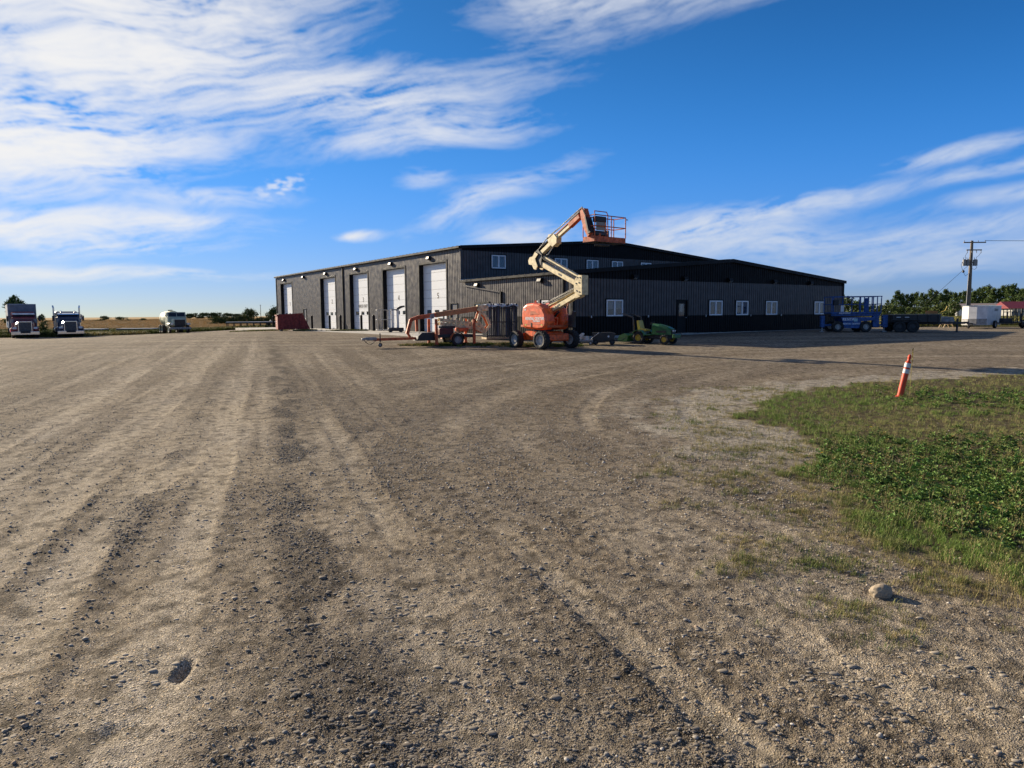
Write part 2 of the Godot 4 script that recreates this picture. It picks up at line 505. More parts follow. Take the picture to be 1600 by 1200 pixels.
# how the surface is made up: x dust 0..1, y bare dark gravel 0..1, z grass 0..1
func makeup(x: float, d: float) -> Vector3:
	x /= NEAR
	d /= NEAR
	var q := lane(x, d)
	var arc := Vector2(x - 14.0, d - 10.0)
	var ra := arc.length()
	var turn := smooth(0.0, 3.0, q.y - 0.05 * d) * smooth(30.0, 12.0, ra)
	var far_across := smooth(24.0, 34.0, d) * 0.85
	var s1 := n_streak.get_noise_2d(q.y * 1.9, q.x * 0.10)
	var s1b := n_streak.get_noise_2d(q.y * 5.5 + 40.0, q.x * 0.22)
	var s2 := n_streak.get_noise_2d(ra * 1.7 + 200.0, atan2(arc.y, arc.x) * 2.2)
	var s3 := n_streak.get_noise_2d(x * 0.10 + 90.0, d * 1.1)
	var streak := lerpf(s1 + 0.5 * s1b, s2, turn)
	streak = lerpf(streak, s3 * 1.1, far_across)
	streak = streak * 1.25 / (0.45 + absf(streak))
	var blot := n_mid.get_noise_2d(x * 0.8, d * 0.8)
	var blot2 := n_mid.get_noise_2d(x * 3.1 + 30.0, d * 3.1)
	var wheel := exp(-pow((q.y + 0.55) / 0.38, 2.0)) + 0.75 * exp(-pow((q.y + 1.75) / 0.45, 2.0)) + 0.5 * exp(-pow((q.y + 3.3) / 0.5, 2.0))
	wheel *= 1.0 - 0.7 * far_across
	var dust := 0.38 + 0.42 * wheel + 0.36 * streak + 0.24 * blot + 0.20 * blot2
	dust += 0.12 * smooth(0.2, -2.0, q.y) - 0.10 * smooth(0.3, 2.0, q.y) * smooth(26.0, 14.0, d)
	# loose dark ridge between the wheel paths, in clumps
	var clump := smooth(-0.05, 0.45, n_mid.get_noise_2d(q.x * 1.1 + 7.0, q.y * 2.4) + 0.12)
	var ridge := exp(-pow((q.y - 0.30 + 0.10 * n_big.get_noise_2d(q.x * 2.0, 3.0)) / 0.24, 2.0)) * clump * smooth(60.0, 20.0, d)
	ridge += 0.5 * exp(-pow((q.y + 1.15) / 0.16, 2.0)) * smooth(0.1, 0.5, n_mid.get_noise_2d(q.x * 1.3 + 70.0, q.y * 2.0) + 0.1) * smooth(30.0, 10.0, d)
	var near_heap := smooth(4.2, 2.6, d) * exp(-pow((x - 0.15) / 0.75, 2.0)) * 0.8
	var tk := tracks(x, d)
	dust += 0.26 * tk.x - 0.16 * tk.y
	ridge += 0.22 * maxf(tk.y, 0.0)
	var bare := clampf(0.30 - 0.55 * (dust - 0.45) + ridge * 1.15 + near_heap * (0.6 + 0.5 * blot2), 0.0, 1.0)
	var sp := inside(SPARSE, x, d)
	var lu := inside(LUSH, x, d)
	var grass := 0.0
	if sp > -1.5:
		var edge := n_mid.get_noise_2d(x * 1.6 + 11.0, d * 1.6) * 0.95 + blot2 * 0.6
		grass = 0.38 * smooth(-0.7, 0.6, sp + edge) + 0.62 * smooth(-0.40, 0.40, lu + edge * 0.5)
	return Vector3(clampf(dust, 0.0, 1.0), bare, grass)

func make_textures() -> void:
	tex.grime = noise_image(512, 0.012, 3, 5, 0.80, 1.06)
	tex.dirt = noise_image(512, 0.014, 17, 6, 0.66, 1.16)
	tex.rough = noise_image(256, 0.03, 9, 4, 0.55, 1.05)
	# gravel: grains of several sizes bedded in fine sand; one tile is 2.1 m
	var s := 1024
	var names := ["v1", "e1", "v2", "e2", "v3"]
	var im := {}
	var k := 0
	for spec in [[0.14, 4, FastNoiseLite.RETURN_CELL_VALUE], [0.14, 4, FastNoiseLite.RETURN_DISTANCE], [0.32, 8, FastNoiseLite.RETURN_CELL_VALUE], [0.32, 8, FastNoiseLite.RETURN_DISTANCE], [0.55, 12, FastNoiseLite.RETURN_CELL_VALUE]]:
		var f := FastNoiseLite.new()
		f.noise_type = FastNoiseLite.TYPE_CELLULAR
		f.cellular_return_type = spec[2]
		f.cellular_distance_function = FastNoiseLite.DISTANCE_EUCLIDEAN
		f.fractal_type = FastNoiseLite.FRACTAL_NONE
		f.frequency = spec[0]
		f.seed = spec[1]
		var g := f.get_seamless_image(s, s, false, false, 0.1, true)
		g.convert(Image.FORMAT_L8)
		im[names[k]] = g.get_data()
		k += 1
	var soft := FastNoiseLite.new()
	soft.seed = 77; soft.frequency = 0.02; soft.fractal_octaves = 5
	var sg := soft.get_seamless_image(s, s)
	sg.convert(Image.FORMAT_L8)
	var sd := sg.get_data()
	var v1: PackedByteArray = im.v1
	var e1: PackedByteArray = im.e1
	var v2: PackedByteArray = im.v2
	var e2: PackedByteArray = im.e2
	var v3: PackedByteArray = im.v3
	var alb := PackedByteArray()
	alb.resize(s * s * 3)
	var hgt := PackedByteArray()
	hgt.resize(s * s)
	for i in s * s:
		var sand := 0.66 + (sd[i] - 128) * 0.0016 + (v3[i] - 128) * 0.0014
		var r := sand
		var g := sand
		var b := sand
		var h := 0.26 + (v3[i] - 128) * 0.0009 + (sd[i] - 128) * 0.0012
		# small grains
		if v2[i] > 110:
			var dome := 1.0 - e2[i] / 150.0
			if dome > 0.12:
				var tone := 0.40 + 0.55 * (((v2[i] * 37) % 100) * 0.01)
				r = tone; g = tone; b = tone * 1.03
				h += 0.20 * sqrt(dome)
		# larger stones, fewer
		if v1[i] > 205:
			var dome := 1.0 - e1[i] / 105.0
			if dome > 0.1:
				var q := (v1[i] * 53) % 100
				var tone := 0.44 + 0.5 * q * 0.01
				r = tone * (1.0 + 0.05 * ((q % 7) - 3) * 0.4); g = tone; b = tone * (1.0 - 0.05 * ((q % 7) - 3) * 0.5)
				h += 0.50 * sqrt(dome)
		alb[i * 3] = int(clampf(r, 0.0, 1.0) * 255.0)
		alb[i * 3 + 1] = int(clampf(g, 0.0, 1.0) * 255.0)
		alb[i * 3 + 2] = int(clampf(b, 0.0, 1.0) * 255.0)
		hgt[i] = int(clampf(h, 0.0, 1.0) * 255.0)
	tex.gravel = ImageTexture.create_from_image(Image.create_from_data(s, s, false, Image.FORMAT_RGB8, alb))
	tex.gravel_h = ImageTexture.create_from_image(Image.create_from_data(s, s, false, Image.FORMAT_L8, hgt))
	tex.mottle = noise_image(512, 0.035, 31, 5, 0.60, 1.40)

func ground_y(x: float, d: float, m: Vector3) -> float:
	var q := lane(x, d)
	var near := smooth(34.0, 12.0, d)
	var y := land(x, d)
	y += near * (0.010 * n_mid.get_noise_2d(x * 2.0, d * 2.0) + 0.012 * n_streak.get_noise_2d(q.y * 3.0, q.x * 0.15))
	y += smooth(14.0, 5.0, d) * (0.013 * n_fine.get_noise_2d(x * 7.0, d * 7.0) + 0.008 * n_fine.get_noise_2d(x * 24.0, d * 24.0)) * (1.2 - 0.8 * m.x)
	y += near * m.y * 0.012
	y += 0.035 * m.z
	x /= NEAR
	d /= NEAR
	var tk := tracks(x, d)
	y += near * (0.008 * tk.y - 0.008 * tk.x)
	# the hoof-shaped hollow and two scuffs beside it
	y -= 0.055 * exp(-pow((x + 1.6 + 0.1 * (d - 3.2)) / 0.032, 4.0) - pow((d - 3.2) / 0.10, 4.0))
	y -= 0.03 * exp(-pow((x + 1.66) / 0.05, 2.0) - pow((d - 2.70) / 0.05, 2.0))
	return y

func make_ground() -> void:
	n_big.seed = 1; n_big.frequency = 0.15; n_big.fractal_octaves = 3; n_big.noise_type = FastNoiseLite.TYPE_SIMPLEX_SMOOTH
	n_mid.seed = 2; n_mid.frequency = 0.5; n_mid.fractal_octaves = 3; n_mid.noise_type = FastNoiseLite.TYPE_SIMPLEX_SMOOTH
	n_fine.seed = 3; n_fine.frequency = 1.0; n_fine.fractal_octaves = 3; n_fine.noise_type = FastNoiseLite.TYPE_SIMPLEX_SMOOTH
	n_streak.seed = 4; n_streak.frequency = 0.55; n_streak.fractal_octaves = 3; n_streak.noise_type = FastNoiseLite.TYPE_SIMPLEX_SMOOTH
	var ang := PackedFloat32Array()
	var a := -180.0
	while a < 180.0:
		ang.append(deg_to_rad(a))
		a += 0.22 if absf(a + 0.11) < 46.0 else 4.0
	ang.append(PI)
	var rad := PackedFloat32Array()
	var r := 0.6
	while r < 1600.0:
		rad.append(r)
		r *= 1.10 if r < 1.5 else (1.0088 if r < 55.0 else (1.02 if r < 130.0 else 1.06))
	var na := ang.size()
	var nr := rad.size()
	var v := PackedVector3Array(); v.resize(na * nr)
	var c := PackedColorArray(); c.resize(na * nr)
	var uv := PackedVector2Array(); uv.resize(na * nr)
	var uv2 := PackedVector2Array(); uv2.resize(na * nr)
	var k := 0
	for j in nr:
		var rr := rad[j]
		for i in na:
			var x := rr * sin(ang[i])
			var d := rr * cos(ang[i])
			var m := makeup(x, d)
			v[k] = Vector3(x, ground_y(x, d, m), -d)
			var t := n_fine.get_noise_2d(x * 4.0, d * 4.0) * 0.06
			var warm := n_mid.get_noise_2d(x * 0.6 - 20.0, d * 0.6) * 0.5 + 0.5
			var cr := lerpf(0.405, 0.700, m.x)
			var cg := lerpf(0.340, 0.620, m.x)
			var cb := lerpf(0.268, 0.510, m.x)
			cr = lerpf(cr, 0.225, m.y * 0.9); cg = lerpf(cg, 0.196, m.y * 0.9); cb = lerpf(cb, 0.163, m.y * 0.9)
			cr *= 1.22 + t + 0.06 * warm; cg *= 1.20 + t + 0.01 * warm; cb *= 1.12 + t - 0.09 * warm
			if m.z > 0.0:
				# pale washed sand round the thin grass, dead thatch under the thick
				var sandy := smooth(0.02, 0.25, m.z) * smooth(7.6, 10.6, d) * smooth(0.62, 0.5, m.z)
				cr = lerpf(cr, 0.86, sandy * 0.75); cg = lerpf(cg, 0.78, sandy * 0.75); cb = lerpf(cb, 0.62, sandy * 0.75)
				var th := smooth(0.40, 0.85, m.z)
				cr = lerpf(cr, 0.25, th); cg = lerpf(cg, 0.21, th); cb = lerpf(cb, 0.11, th)
			# weeds and stubble land beyond the yard
			var wild := smooth(0.0, 6.0, d - yard_end(x))
			if wild > 0.0:
				cr = lerpf(cr, 0.30, wild); cg = lerpf(cg, 0.26, wild); cb = lerpf(cb, 0.13, wild)
			c[k] = Color(clampf(cr, 0, 1), clampf(cg, 0, 1), clampf(cb, 0, 1))
			uv[k] = Vector2(x, -d) / 2.1
			uv2[k] = Vector2(x * 0.8 + d * 0.6, x * 0.6 - d * 0.8) / 5.3
			k += 1
	var n := PackedVector3Array(); n.resize(na * nr)
	for j in nr:
		var j0 := maxi(j - 1, 0)
		var j1 := mini(j + 1, nr - 1)
		for i in na:
			var i0 := maxi(i - 1, 0)
			var i1 := mini(i + 1, na - 1)
			var du := v[j * na + i1] - v[j * na + i0]
			var dv := v[j1 * na + i] - v[j0 * na + i]
			var nn := du.cross(dv).normalized()
			n[j * na + i] = nn if nn.y > 0.0 else -nn
	var ix := PackedInt32Array()
	ix.resize((na - 1) * (nr - 1) * 6 + (na - 1) * 3)
	k = 0
	for j in nr - 1:
		for i in na - 1:
			var p := j * na + i
			ix[k] = p; ix[k + 1] = p + na; ix[k + 2] = p + 1
			ix[k + 3] = p + 1; ix[k + 4] = p + na; ix[k + 5] = p + na + 1
			k += 6
	# the patch under the viewer's feet
	v.append(Vector3(0, LOW, 0)); n.append(Vector3.UP); c.append(c[0]); uv.append(Vector2.ZERO); uv2.append(Vector2.ZERO)
	for i in na - 1:
		ix[k] = v.size() - 1; ix[k + 1] = i; ix[k + 2] = i + 1
		k += 3
	var arr := []
	arr.resize(Mesh.ARRAY_MAX)
	arr[Mesh.ARRAY_VERTEX] = v; arr[Mesh.ARRAY_NORMAL] = n; arr[Mesh.ARRAY_COLOR] = c; arr[Mesh.ARRAY_TEX_UV] = uv; arr[Mesh.ARRAY_TEX_UV2] = uv2; arr[Mesh.ARRAY_INDEX] = ix
	var me := ArrayMesh.new()
	me.add_surface_from_arrays(Mesh.PRIMITIVE_TRIANGLES, arr)
	var m := StandardMaterial3D.new()
	m.vertex_color_use_as_albedo = true
	m.albedo_texture = tex.gravel
	m.detail_enabled = true
	m.detail_albedo = tex.mottle
	m.detail_blend_mode = BaseMaterial3D.BLEND_MODE_MUL
	m.detail_uv_layer = BaseMaterial3D.DETAIL_UV_2
	m.roughness = 0.95
	m.metallic_specular = 0.15
	m.heightmap_enabled = true
	m.heightmap_texture = tex.gravel_h
	m.heightmap_scale = 1.3
	structure("ground", me, m)

func yard_end(x: float) -> float:       # how far ahead the gravel reaches
	if x < -12.0:
		return lerpf(76.0, 112.0, smooth(-50.0, -22.0, x)) + n_mid.get_noise_2d(x * 0.3, 5.0) * 3.0
	if x < 22.0:
		return 118.0
	return 66.0 + n_mid.get_noise_2d(x * 0.3, 9.0) * 2.0

# ---------------------------------------------------------------- the shop building
# local axes: x along the gable, z towards the yard in front, y up; the long wall with the doors lies at x = 0
const TALL_W := 28.17
const TALL_L := 43.85
const TALL_E := 6.04
const TALL_R := 1.10
const LOW_W := 27.45
const LOW_L := 12.21
const LOW_E := 3.65
const LOW_R := 1.135

func ribbed(called: String, parent: Node3D, o: Vector3, u: Vector3, out: Vector3, l: float, top: Callable, holes: Array, lo: float, hi: float, m: Material) -> void:
	var b := MB.new()
	var cuts := [0.0, l]
	var per := 0.2286
	var k := 0
	while k * per < l:
		for f in [0.0, 0.168, 0.176, 0.2206]:
			var p: float = k * per + f
			if p > 0.001 and p < l - 0.001:
				cuts.append(p)
		k += 1
	for h in holes:
		cuts.append(h[0]); cuts.append(h[1])
	var ridge: float = l * 0.5
	cuts.append(ridge)
	cuts.sort()
	var dep := func(q: float) -> float:
		var f := fposmod(q, per)
		if f < 0.168: return 0.036
		if f < 0.176: return 0.036 * (1.0 - (f - 0.168) / 0.008)
		if f < 0.2206: return 0.0
		return 0.036 * (f - 0.2206) / 0.008
	var flip := u.cross(Vector3.UP).dot(out) < 0.0
	for i in cuts.size() - 1:
		var ua: float = cuts[i]
		var ub: float = cuts[i + 1]
		if ub - ua < 0.0005:
			continue
		var mid := (ua + ub) * 0.5
		var spans := [[lo, hi]]
		for h in holes:
			if mid > h[0] and mid < h[1]:
				var cut := []
				for s in spans:
					if h[2] > s[0]: cut.append([s[0], minf(s[1], h[2])])
					if h[3] < s[1]: cut.append([maxf(s[0], h[3]), s[1]])
				spans = cut
		var da: float = dep.call(ua + 0.0001)
		var db: float = dep.call(ub - 0.0001)
		for s in spans:
			var ta := minf(s[1], top.call(ua))
			var tb := minf(s[1], top.call(ub))
			if ta <= s[0] and tb <= s[0]:
				continue
			var p0: Vector3 = o + u * ua + out * da + Vector3.UP * s[0]
			var p1: Vector3 = o + u * ub + out * db + Vector3.UP * s[0]
			var p2: Vector3 = o + u * ub + out * db + Vector3.UP * maxf(tb, s[0])
			var p3: Vector3 = o + u * ua + out * da + Vector3.UP * maxf(ta, s[0])
			if flip: b.quad(p1, p0, p3, p2)
			else: b.quad(p0, p1, p2, p3)
	part(called, b, m, parent)

# a part whose own axes are x = along the wall, y = up, z = out of the wall
func on_wall(called: String, parent: Node3D, o: Vector3, out: Vector3) -> Node3D:
	var n := Node3D.new()
	n.name = called
	var x := Vector3.UP.cross(out).normalized()
	n.transform = Transform3D(Basis(x, Vector3.UP, out), o + out * 0.02)
	parent.add_child(n, true)
	return n

func shop_window(parent: Node3D, at: Vector3, out: Vector3, w: float, h: float, dark: bool, blind: float) -> void:
	var n := on_wall("window", parent, at, out)
	var fr := MB.new()
	var t := 0.085
	fr.box(Vector3(0, h * 0.5 - t * 0.5, 0.02), Vector3(w, t, 0.12), 0.008)
	fr.box(Vector3(0, -h * 0.5 + t * 0.5, 0.02), Vector3(w, t, 0.12), 0.008)
	for s in [-1.0, 1.0]:
		fr.box(Vector3(s * (w * 0.5 - t * 0.5), 0, 0.02), Vector3(t, h - 2.0 * t, 0.12), 0.008)
	fr.box(Vector3(0, 0, 0.022), Vector3(0.11, h - 2.0 * t, 0.11), 0.008)
	part("frame", fr, mats.vinyl if not dark else mats.black_trim, n)
	for s in [-1.0, 1.0]:
		var g := MB.new()
		var pw := (w - 2.0 * t - 0.11) * 0.5
		g.box(Vector3(s * (0.055 + pw * 0.5), 0, 0.03), Vector3(pw - 0.004, h - 2.0 * t - 0.004, 0.008))
		part("pane", g, mats.pane, n)
	if blind > 0.0:
		var bl := MB.new()
		var k := 0
		while k * 0.05 < (h - 0.1) * blind:
			bl.beam(Vector3(-w * 0.46, h * 0.5 - 0.06 - k * 0.05, -0.07), Vector3(w * 0.46, h * 0.5 - 0.06 - k * 0.05, -0.07), 0.006, 0.046, Vector3(0, 1, 0.35).normalized())
			k += 1
		part("blind", bl, mats.blind, n)
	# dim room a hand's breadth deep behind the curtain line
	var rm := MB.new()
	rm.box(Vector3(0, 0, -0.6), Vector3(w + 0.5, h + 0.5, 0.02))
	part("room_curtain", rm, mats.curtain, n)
	var tr := MB.new()
	for s in [-1.0, 1.0]:
		tr.box(Vector3(0, s * (h * 0.5 + 0.03), 0.02), Vector3(w + 0.12, 0.06, 0.09), 0.004)
		tr.box(Vector3(s * (w * 0.5 + 0.03), 0, 0.018), Vector3(0.06, h, 0.085), 0.004)
	part("window_trim", tr, mats.black_trim, n)

func wall_light(parent: Node3D, at: Vector3, out: Vector3) -> void:
	var n := on_wall("wall_light", parent, at, out)
	var b := MB.new()
	b.prism([Vector2(0, -0.13), Vector2(0.13, -0.13), Vector2(0.24, -0.05), Vector2(0.18, 0.11), Vector2(0, 0.14)], -0.18, 0.18)
	var h := part("housing", b, mats.black_trim, n)
	h.rotation.y = -PI / 2
	var l := MB.new()
	l.prism([Vector2(0.04, -0.145), Vector2(0.13, -0.145), Vector2(0.225, -0.075), Vector2(0.215, -0.06), Vector2(0.04, -0.125)], -0.13, 0.13)
	var le := part("lens", l, mats.lens, n)
	le.rotation.y = -PI / 2

func man_door(parent: Node3D, at: Vector3, out: Vector3, w: float, h: float, lite: bool) -> void:
	var n := on_wall("door", parent, at, out)
	var f := MB.new()
	for s in [-1.0, 1.0]:
		f.box(Vector3(s * (w * 0.5 - 0.03), h * 0.5, -0.01), Vector3(0.06, h, 0.14), 0.006)
	f.box(Vector3(0, h - 0.03, -0.01), Vector3(w - 0.12, 0.06, 0.14), 0.006)
	part("door_frame", f, mats.black_trim, n)
	var d := MB.new()
	var dm: Material = mats.black_trim if lite else mats.door_grey
	if lite:
		d.box(Vector3(0, 0.55, -0.03), Vector3(w - 0.13, 1.08, 0.045), 0.006)
		d.box(Vector3(0, h - 0.16, -0.03), Vector3(w - 0.13, 0.19, 0.045), 0.006)
		for s in [-1.0, 1.0]:
			d.box(Vector3(s * (w * 0.5 - 0.155), 1.50, -0.03), Vector3(0.18, 0.82, 0.045), 0.006)
		var g := MB.new()
		g.box(Vector3(0, 1.49, -0.03), Vector3(w - 0.49, 0.80, 0.012))
		part("pane", g, mats.pane, n)
		var c := MB.new()
		c.box(Vector3(0.1, 1.62, -0.12), Vector3(0.24, 0.5, 0.01))
		part("notice", c, mats.blind, n)
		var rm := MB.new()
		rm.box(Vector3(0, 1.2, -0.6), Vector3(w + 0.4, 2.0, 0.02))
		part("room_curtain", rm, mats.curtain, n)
	else:
		d.box(Vector3(0, h * 0.5 - 0.035, -0.03), Vector3(w - 0.13, h - 0.08, 0.045), 0.006)
	part("door_leaf", d, dm, n)
	var k := MB.new()
	k.cyl(Vector3(w * 0.5 - 0.14, 1.0, -0.02), Vector3(w * 0.5 - 0.14, 1.0, 0.06), 0.025, 0.025, 8)
	k.cyl(Vector3(w * 0.5 - 0.14, 1.0, 0.05), Vector3(w * 0.5 - 0.26, 1.0, 0.055), 0.012, 0.012, 6)
	part("handle", k, mats.steel, n)
	var s2 := MB.new()
	s2.box(Vector3(0, -0.02, 0.35), Vector3(w + 0.5, 0.10, 0.75), 0.01)
	part("step", s2, mats.concrete, n)

func lettering(parent: Node3D, words: String, at: Vector3, size: float, m: Material) -> void:
	var t := TextMesh.new()
	t.text = words
	var f := SystemFont.new()
	f.font_names = PackedStringArray(["Droid Sans"])
	f.font_weight = 700
	t.font = f
	t.font_size = 64
	t.pixel_size = size / 46.0
	t.depth = 0.006
	var o := MeshInstance3D.new()
	o.name = "lettering"
	o.set_meta("kind", "stuff")
	o.mesh = t
	o.material_override = m
	o.position = at
	parent.add_child(o, true)

func overhead_door(parent: Node3D, z0: float, z1: float, num: String, wash: bool) -> void:
	# seen from the yard the wall runs away to the left; x of the door's own axes runs towards the front
	var w := z1 - z0
	var h := 5.18
	var n := on_wall("overhead_door", parent, Vector3(0, 0, (z0 + z1) * 0.5), Vector3(-1, 0, 0))
	var j := MB.new()
	for s in [-1.0, 1.0]:
		j.box(Vector3(s * (w * 0.5 - 0.02), h * 0.5, -0.165), Vector3(0.04, h, 0.43), 0.004)
		j.box(Vector3(s * (w * 0.5 + 0.06), h * 0.5 + 0.06, 0.026), Vector3(0.12, h + 0.12, 0.05), 0.004)
	j.box(Vector3(0, h - 0.02, -0.165), Vector3(w - 0.08, 0.04, 0.43), 0.004)
	j.box(Vector3(0, h + 0.06, 0.026), Vector3(w, 0.12, 0.05), 0.004)
	part("jamb", j, mats.black_trim, n)
	var dh := (h - 0.05) / 8.0
	var pn := MB.new()
	pn.box(Vector3.ZERO, Vector3(w - 0.085, dh - 0.012, 0.05), 0.010)
	for r in [-0.22, -0.07, 0.08, 0.23]:
		pn.box(Vector3(0, r, 0.0255), Vector3(w - 0.12, 0.012, 0.004))
	var pm := pn.mesh()
	for i in 8:
		inst("panel", pm, mats.door_white if i != 7 else mats.door_white, n, Transform3D(Basis.IDENTITY, Vector3(0, 0.01 + dh * (i + 0.5), -0.345)))
	var sl := MB.new()
	sl.box(Vector3(0, 0.02, -0.31), Vector3(w - 0.1, 0.05, 0.03))
	part("bottom_seal", sl, mats.black_rubber, n)
	for i in 3:
		var x := (i - 1) * w * 0.285
		var fb := MB.new()
		fb.box(Vector3(x, 1.54, -0.31), Vector3(0.62, 0.30, 0.02), 0.005)
		part("window_frame", fb, mats.black_trim, n)
		var gb := MB.new()
		gb.box(Vector3(x, 1.54, -0.296), Vector3(0.54, 0.22, 0.012))
		part("window_pane", gb, mats.dark_pane, n)
	lettering(n, num, Vector3(0.12 * w * 0.4, 2.75, -0.314), 0.42, mats.black_print)
	if wash:
		lettering(n, "WASH BAY", Vector3(0.10, 2.18, -0.314), 0.30, mats.black_print)

func make_shop() -> void:
	mats.wall_grey = paint("wall_grey", Color(0.104, 0.094, 0.090), 0.38, 0.0)
	mats.wall_grey.metallic_specular = 0.35
	mats.wall_black = paint("wall_black", Color(0.013, 0.0125, 0.0125), 0.45, 0.0)
	mats.wall_black.metallic_specular = 0.2
	mats.black_trim = paint("black_trim", Color(0.013, 0.013, 0.0135), 0.45, 0.0)
	mats.black_trim.metallic_specular = 0.25
	mats.roof_sheet = paint("roof_sheet", Color(0.030, 0.032, 0.035), 0.45, 0.0)
	mats.vinyl = paint("vinyl", Color(0.84, 0.84, 0.83), 0.30, 0.0, false)
	mats.blind = paint("blind", Color(0.70, 0.68, 0.64), 0.7, 0.0, false)
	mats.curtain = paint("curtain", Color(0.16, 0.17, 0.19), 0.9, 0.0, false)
	mats.door_white = paint("door_white", Color(0.72, 0.74, 0.75), 0.38, 0.0, false)
	mats.door_grey = paint("door_grey", Color(0.09, 0.088, 0.095), 0.4)
	mats.black_print = paint("black_print", Color(0.02, 0.02, 0.02), 0.6, 0.0, false)
	mats.black_rubber = paint("black_rubber", Color(0.018, 0.018, 0.018), 0.8)
	mats.steel = paint("steel", Color(0.45, 0.45, 0.46), 0.35, 0.9)
	mats.lens = paint("lens", Color(0.26, 0.27, 0.27), 0.3, 0.0, false)
	mats.concrete = paint("concrete", Color(0.42, 0.40, 0.36), 0.85)
	mats.pane = glass("pane", Color(0.10, 0.14, 0.19), 0.30)
	mats.dark_pane = paint("dark_pane", Color(0.02, 0.025, 0.03), 0.06, 0.0, false)
	var s := thing("shop_building", "long dark steel shop building with five white overhead doors and a lower front wing", "building", SHOP_AT, SHOP_TURN)
	var flat_top := func(_u: float) -> float: return TALL_E
	var low_top := func(_u: float) -> float: return LOW_E
	var tall_gable := func(u: float) -> float: return TALL_E + TALL_R * (1.0 - absf(u - TALL_W * 0.5) / (TALL_W * 0.5))
	var low_gable := func(u: float) -> float: return LOW_E + LOW_R * (1.0 - absf(u - LOW_W * 0.5) / (LOW_W * 0.5))
	var doors := [[-42.12, -37.85], [-28.42, -24.15], [-20.45, -16.18], [-13.00, -8.73], [-6.27, -2.00]]
	var W := Vector3(-1, 0, 0)
	var FZ := Vector3(0, 0, 1)
	# long wall: u runs from the front corner to the back
	var holes := []
	for d in doors:
		holes.append([-d[1], -d[0], 0.0, 5.18])
	holes.append([33.05, 34.05, 0.0, 2.14])
	holes.append([0.45, 1.45, 0.0, 2.14])
	ribbed("wall", s, Vector3.ZERO, Vector3(0, 0, -1), W, TALL_L, flat_top, holes, 0.0, 99.0, mats.wall_grey)
	# front gable of the tall hall, above the wing
	var tw := [[2.52, 3.76], [8.32, 9.56], [11.53, 12.77], [14.24, 15.48], [17.55, 18.79]]
	var th := []
	for a in tw:
		th.append([a[0], a[1], 4.62, 5.58])
	ribbed("wall", s, Vector3.ZERO, Vector3(1, 0, 0), FZ, TALL_W, tall_gable, th, 3.2, 5.81, mats.wall_grey)
	ribbed("gable_band", s, Vector3(0, 0, 0), Vector3(1, 0, 0), FZ, TALL_W, tall_gable, [], 5.81, 99.0, mats.wall_black)
	# back and far side, unseen from the yard but closing the hall
	ribbed("wall", s, Vector3(TALL_W, 0, 0), Vector3(0, 0, -1), Vector3(1, 0, 0), TALL_L, flat_top, [], 0.0, 99.0, mats.wall_grey)
	ribbed("wall", s, Vector3(0, 0, -TALL_L), Vector3(1, 0, 0), Vector3(0, 0, -1), TALL_W, tall_gable, [], 0.0, 99.0, mats.wall_grey)
	# wing: side wall and front gable, each with a black wainscot
	var lh := [[1.82, 3.64, 1.14, 2.10], [8.85, 10.10, 1.14, 2.10]]
	ribbed("wall", s, Vector3.ZERO, Vector3(0, 0, 1), W, LOW_L, low_top, lh, 1.16, 99.0, mats.wall_grey)
	ribbed("wainscot", s, Vector3(-0.003, 0, 0), Vector3(0, 0, 1), W, LOW_L, low_top, [], 0.0, 1.13, mats.wall_black)
	var fw := [[2.46, 3.78], [11.53, 12.85], [14.28, 15.60], [17.58, 18.90], [23.54, 24.86]]
	var fh := [[8.45, 9.46, 0.0, 2.15]]
	for a in fw:
		fh.append([a[0], a[1], 1.14, 2.11])
	var F0 := Vector3(0, 0, LOW_L)
	ribbed("wainscot", s, F0 + FZ * 0.003, Vector3(1, 0, 0), FZ, LOW_W, low_gable, fh, 0.0, 1.13, mats.wall_black)
	ribbed("wall", s, F0, Vector3(1, 0, 0), FZ, LOW_W, low_gable, fh, 1.16, 3.31, mats.wall_grey)
	ribbed("gable_band", s, F0 + FZ * 0.003, Vector3(1, 0, 0), FZ, LOW_W, low_gable, [], 3.31, 99.0, mats.wall_black)
	ribbed("wall", s, Vector3(LOW_W, 0, 0), Vector3(0, 0, 1), Vector3(1, 0, 0), LOW_L, low_top, [], 0.0, 99.0, mats.wall_grey)
	# roofs: two slopes each, with a little overhang
	for e in [[TALL_W, TALL_E, TALL_R, -TALL_L - 0.15, 0.16], [LOW_W, LOW_E, LOW_R, 0.17, LOW_L + 0.16]]:
		var rf := MB.new()
		var w: float = e[0]
		var y: float = e[1] + 0.015
		var tilt: float = e[2] / (w * 0.5)
		rf.prism([Vector2(-0.14, y - 0.14 * tilt), Vector2(w * 0.5, y + e[2]), Vector2(w + 0.14, y - 0.14 * tilt), Vector2(w + 0.14, y - 0.14 * tilt + 0.06), Vector2(w * 0.5, y + e[2] + 0.06), Vector2(-0.14, y - 0.14 * tilt + 0.06)], e[3], e[4])
		var rp := part("roof", rf, mats.roof_sheet, s)
		# standing ribs of the roof sheets
		var ribs := MB.new()
		var k := 0.3
		while k < e[4] - e[3] - 0.2:
			for sd in [0, 1]:
				var x0: float = -0.12 if sd == 0 else w + 0.12
				ribs.beam(Vector3(x0, y - 0.12 * tilt + 0.075, e[3] + k), Vector3(w * 0.5, y + e[2] + 0.075, e[3] + k), 0.05, 0.03)
			k += 0.61
		part("roof_ribs", ribs, mats.roof_sheet, rp)
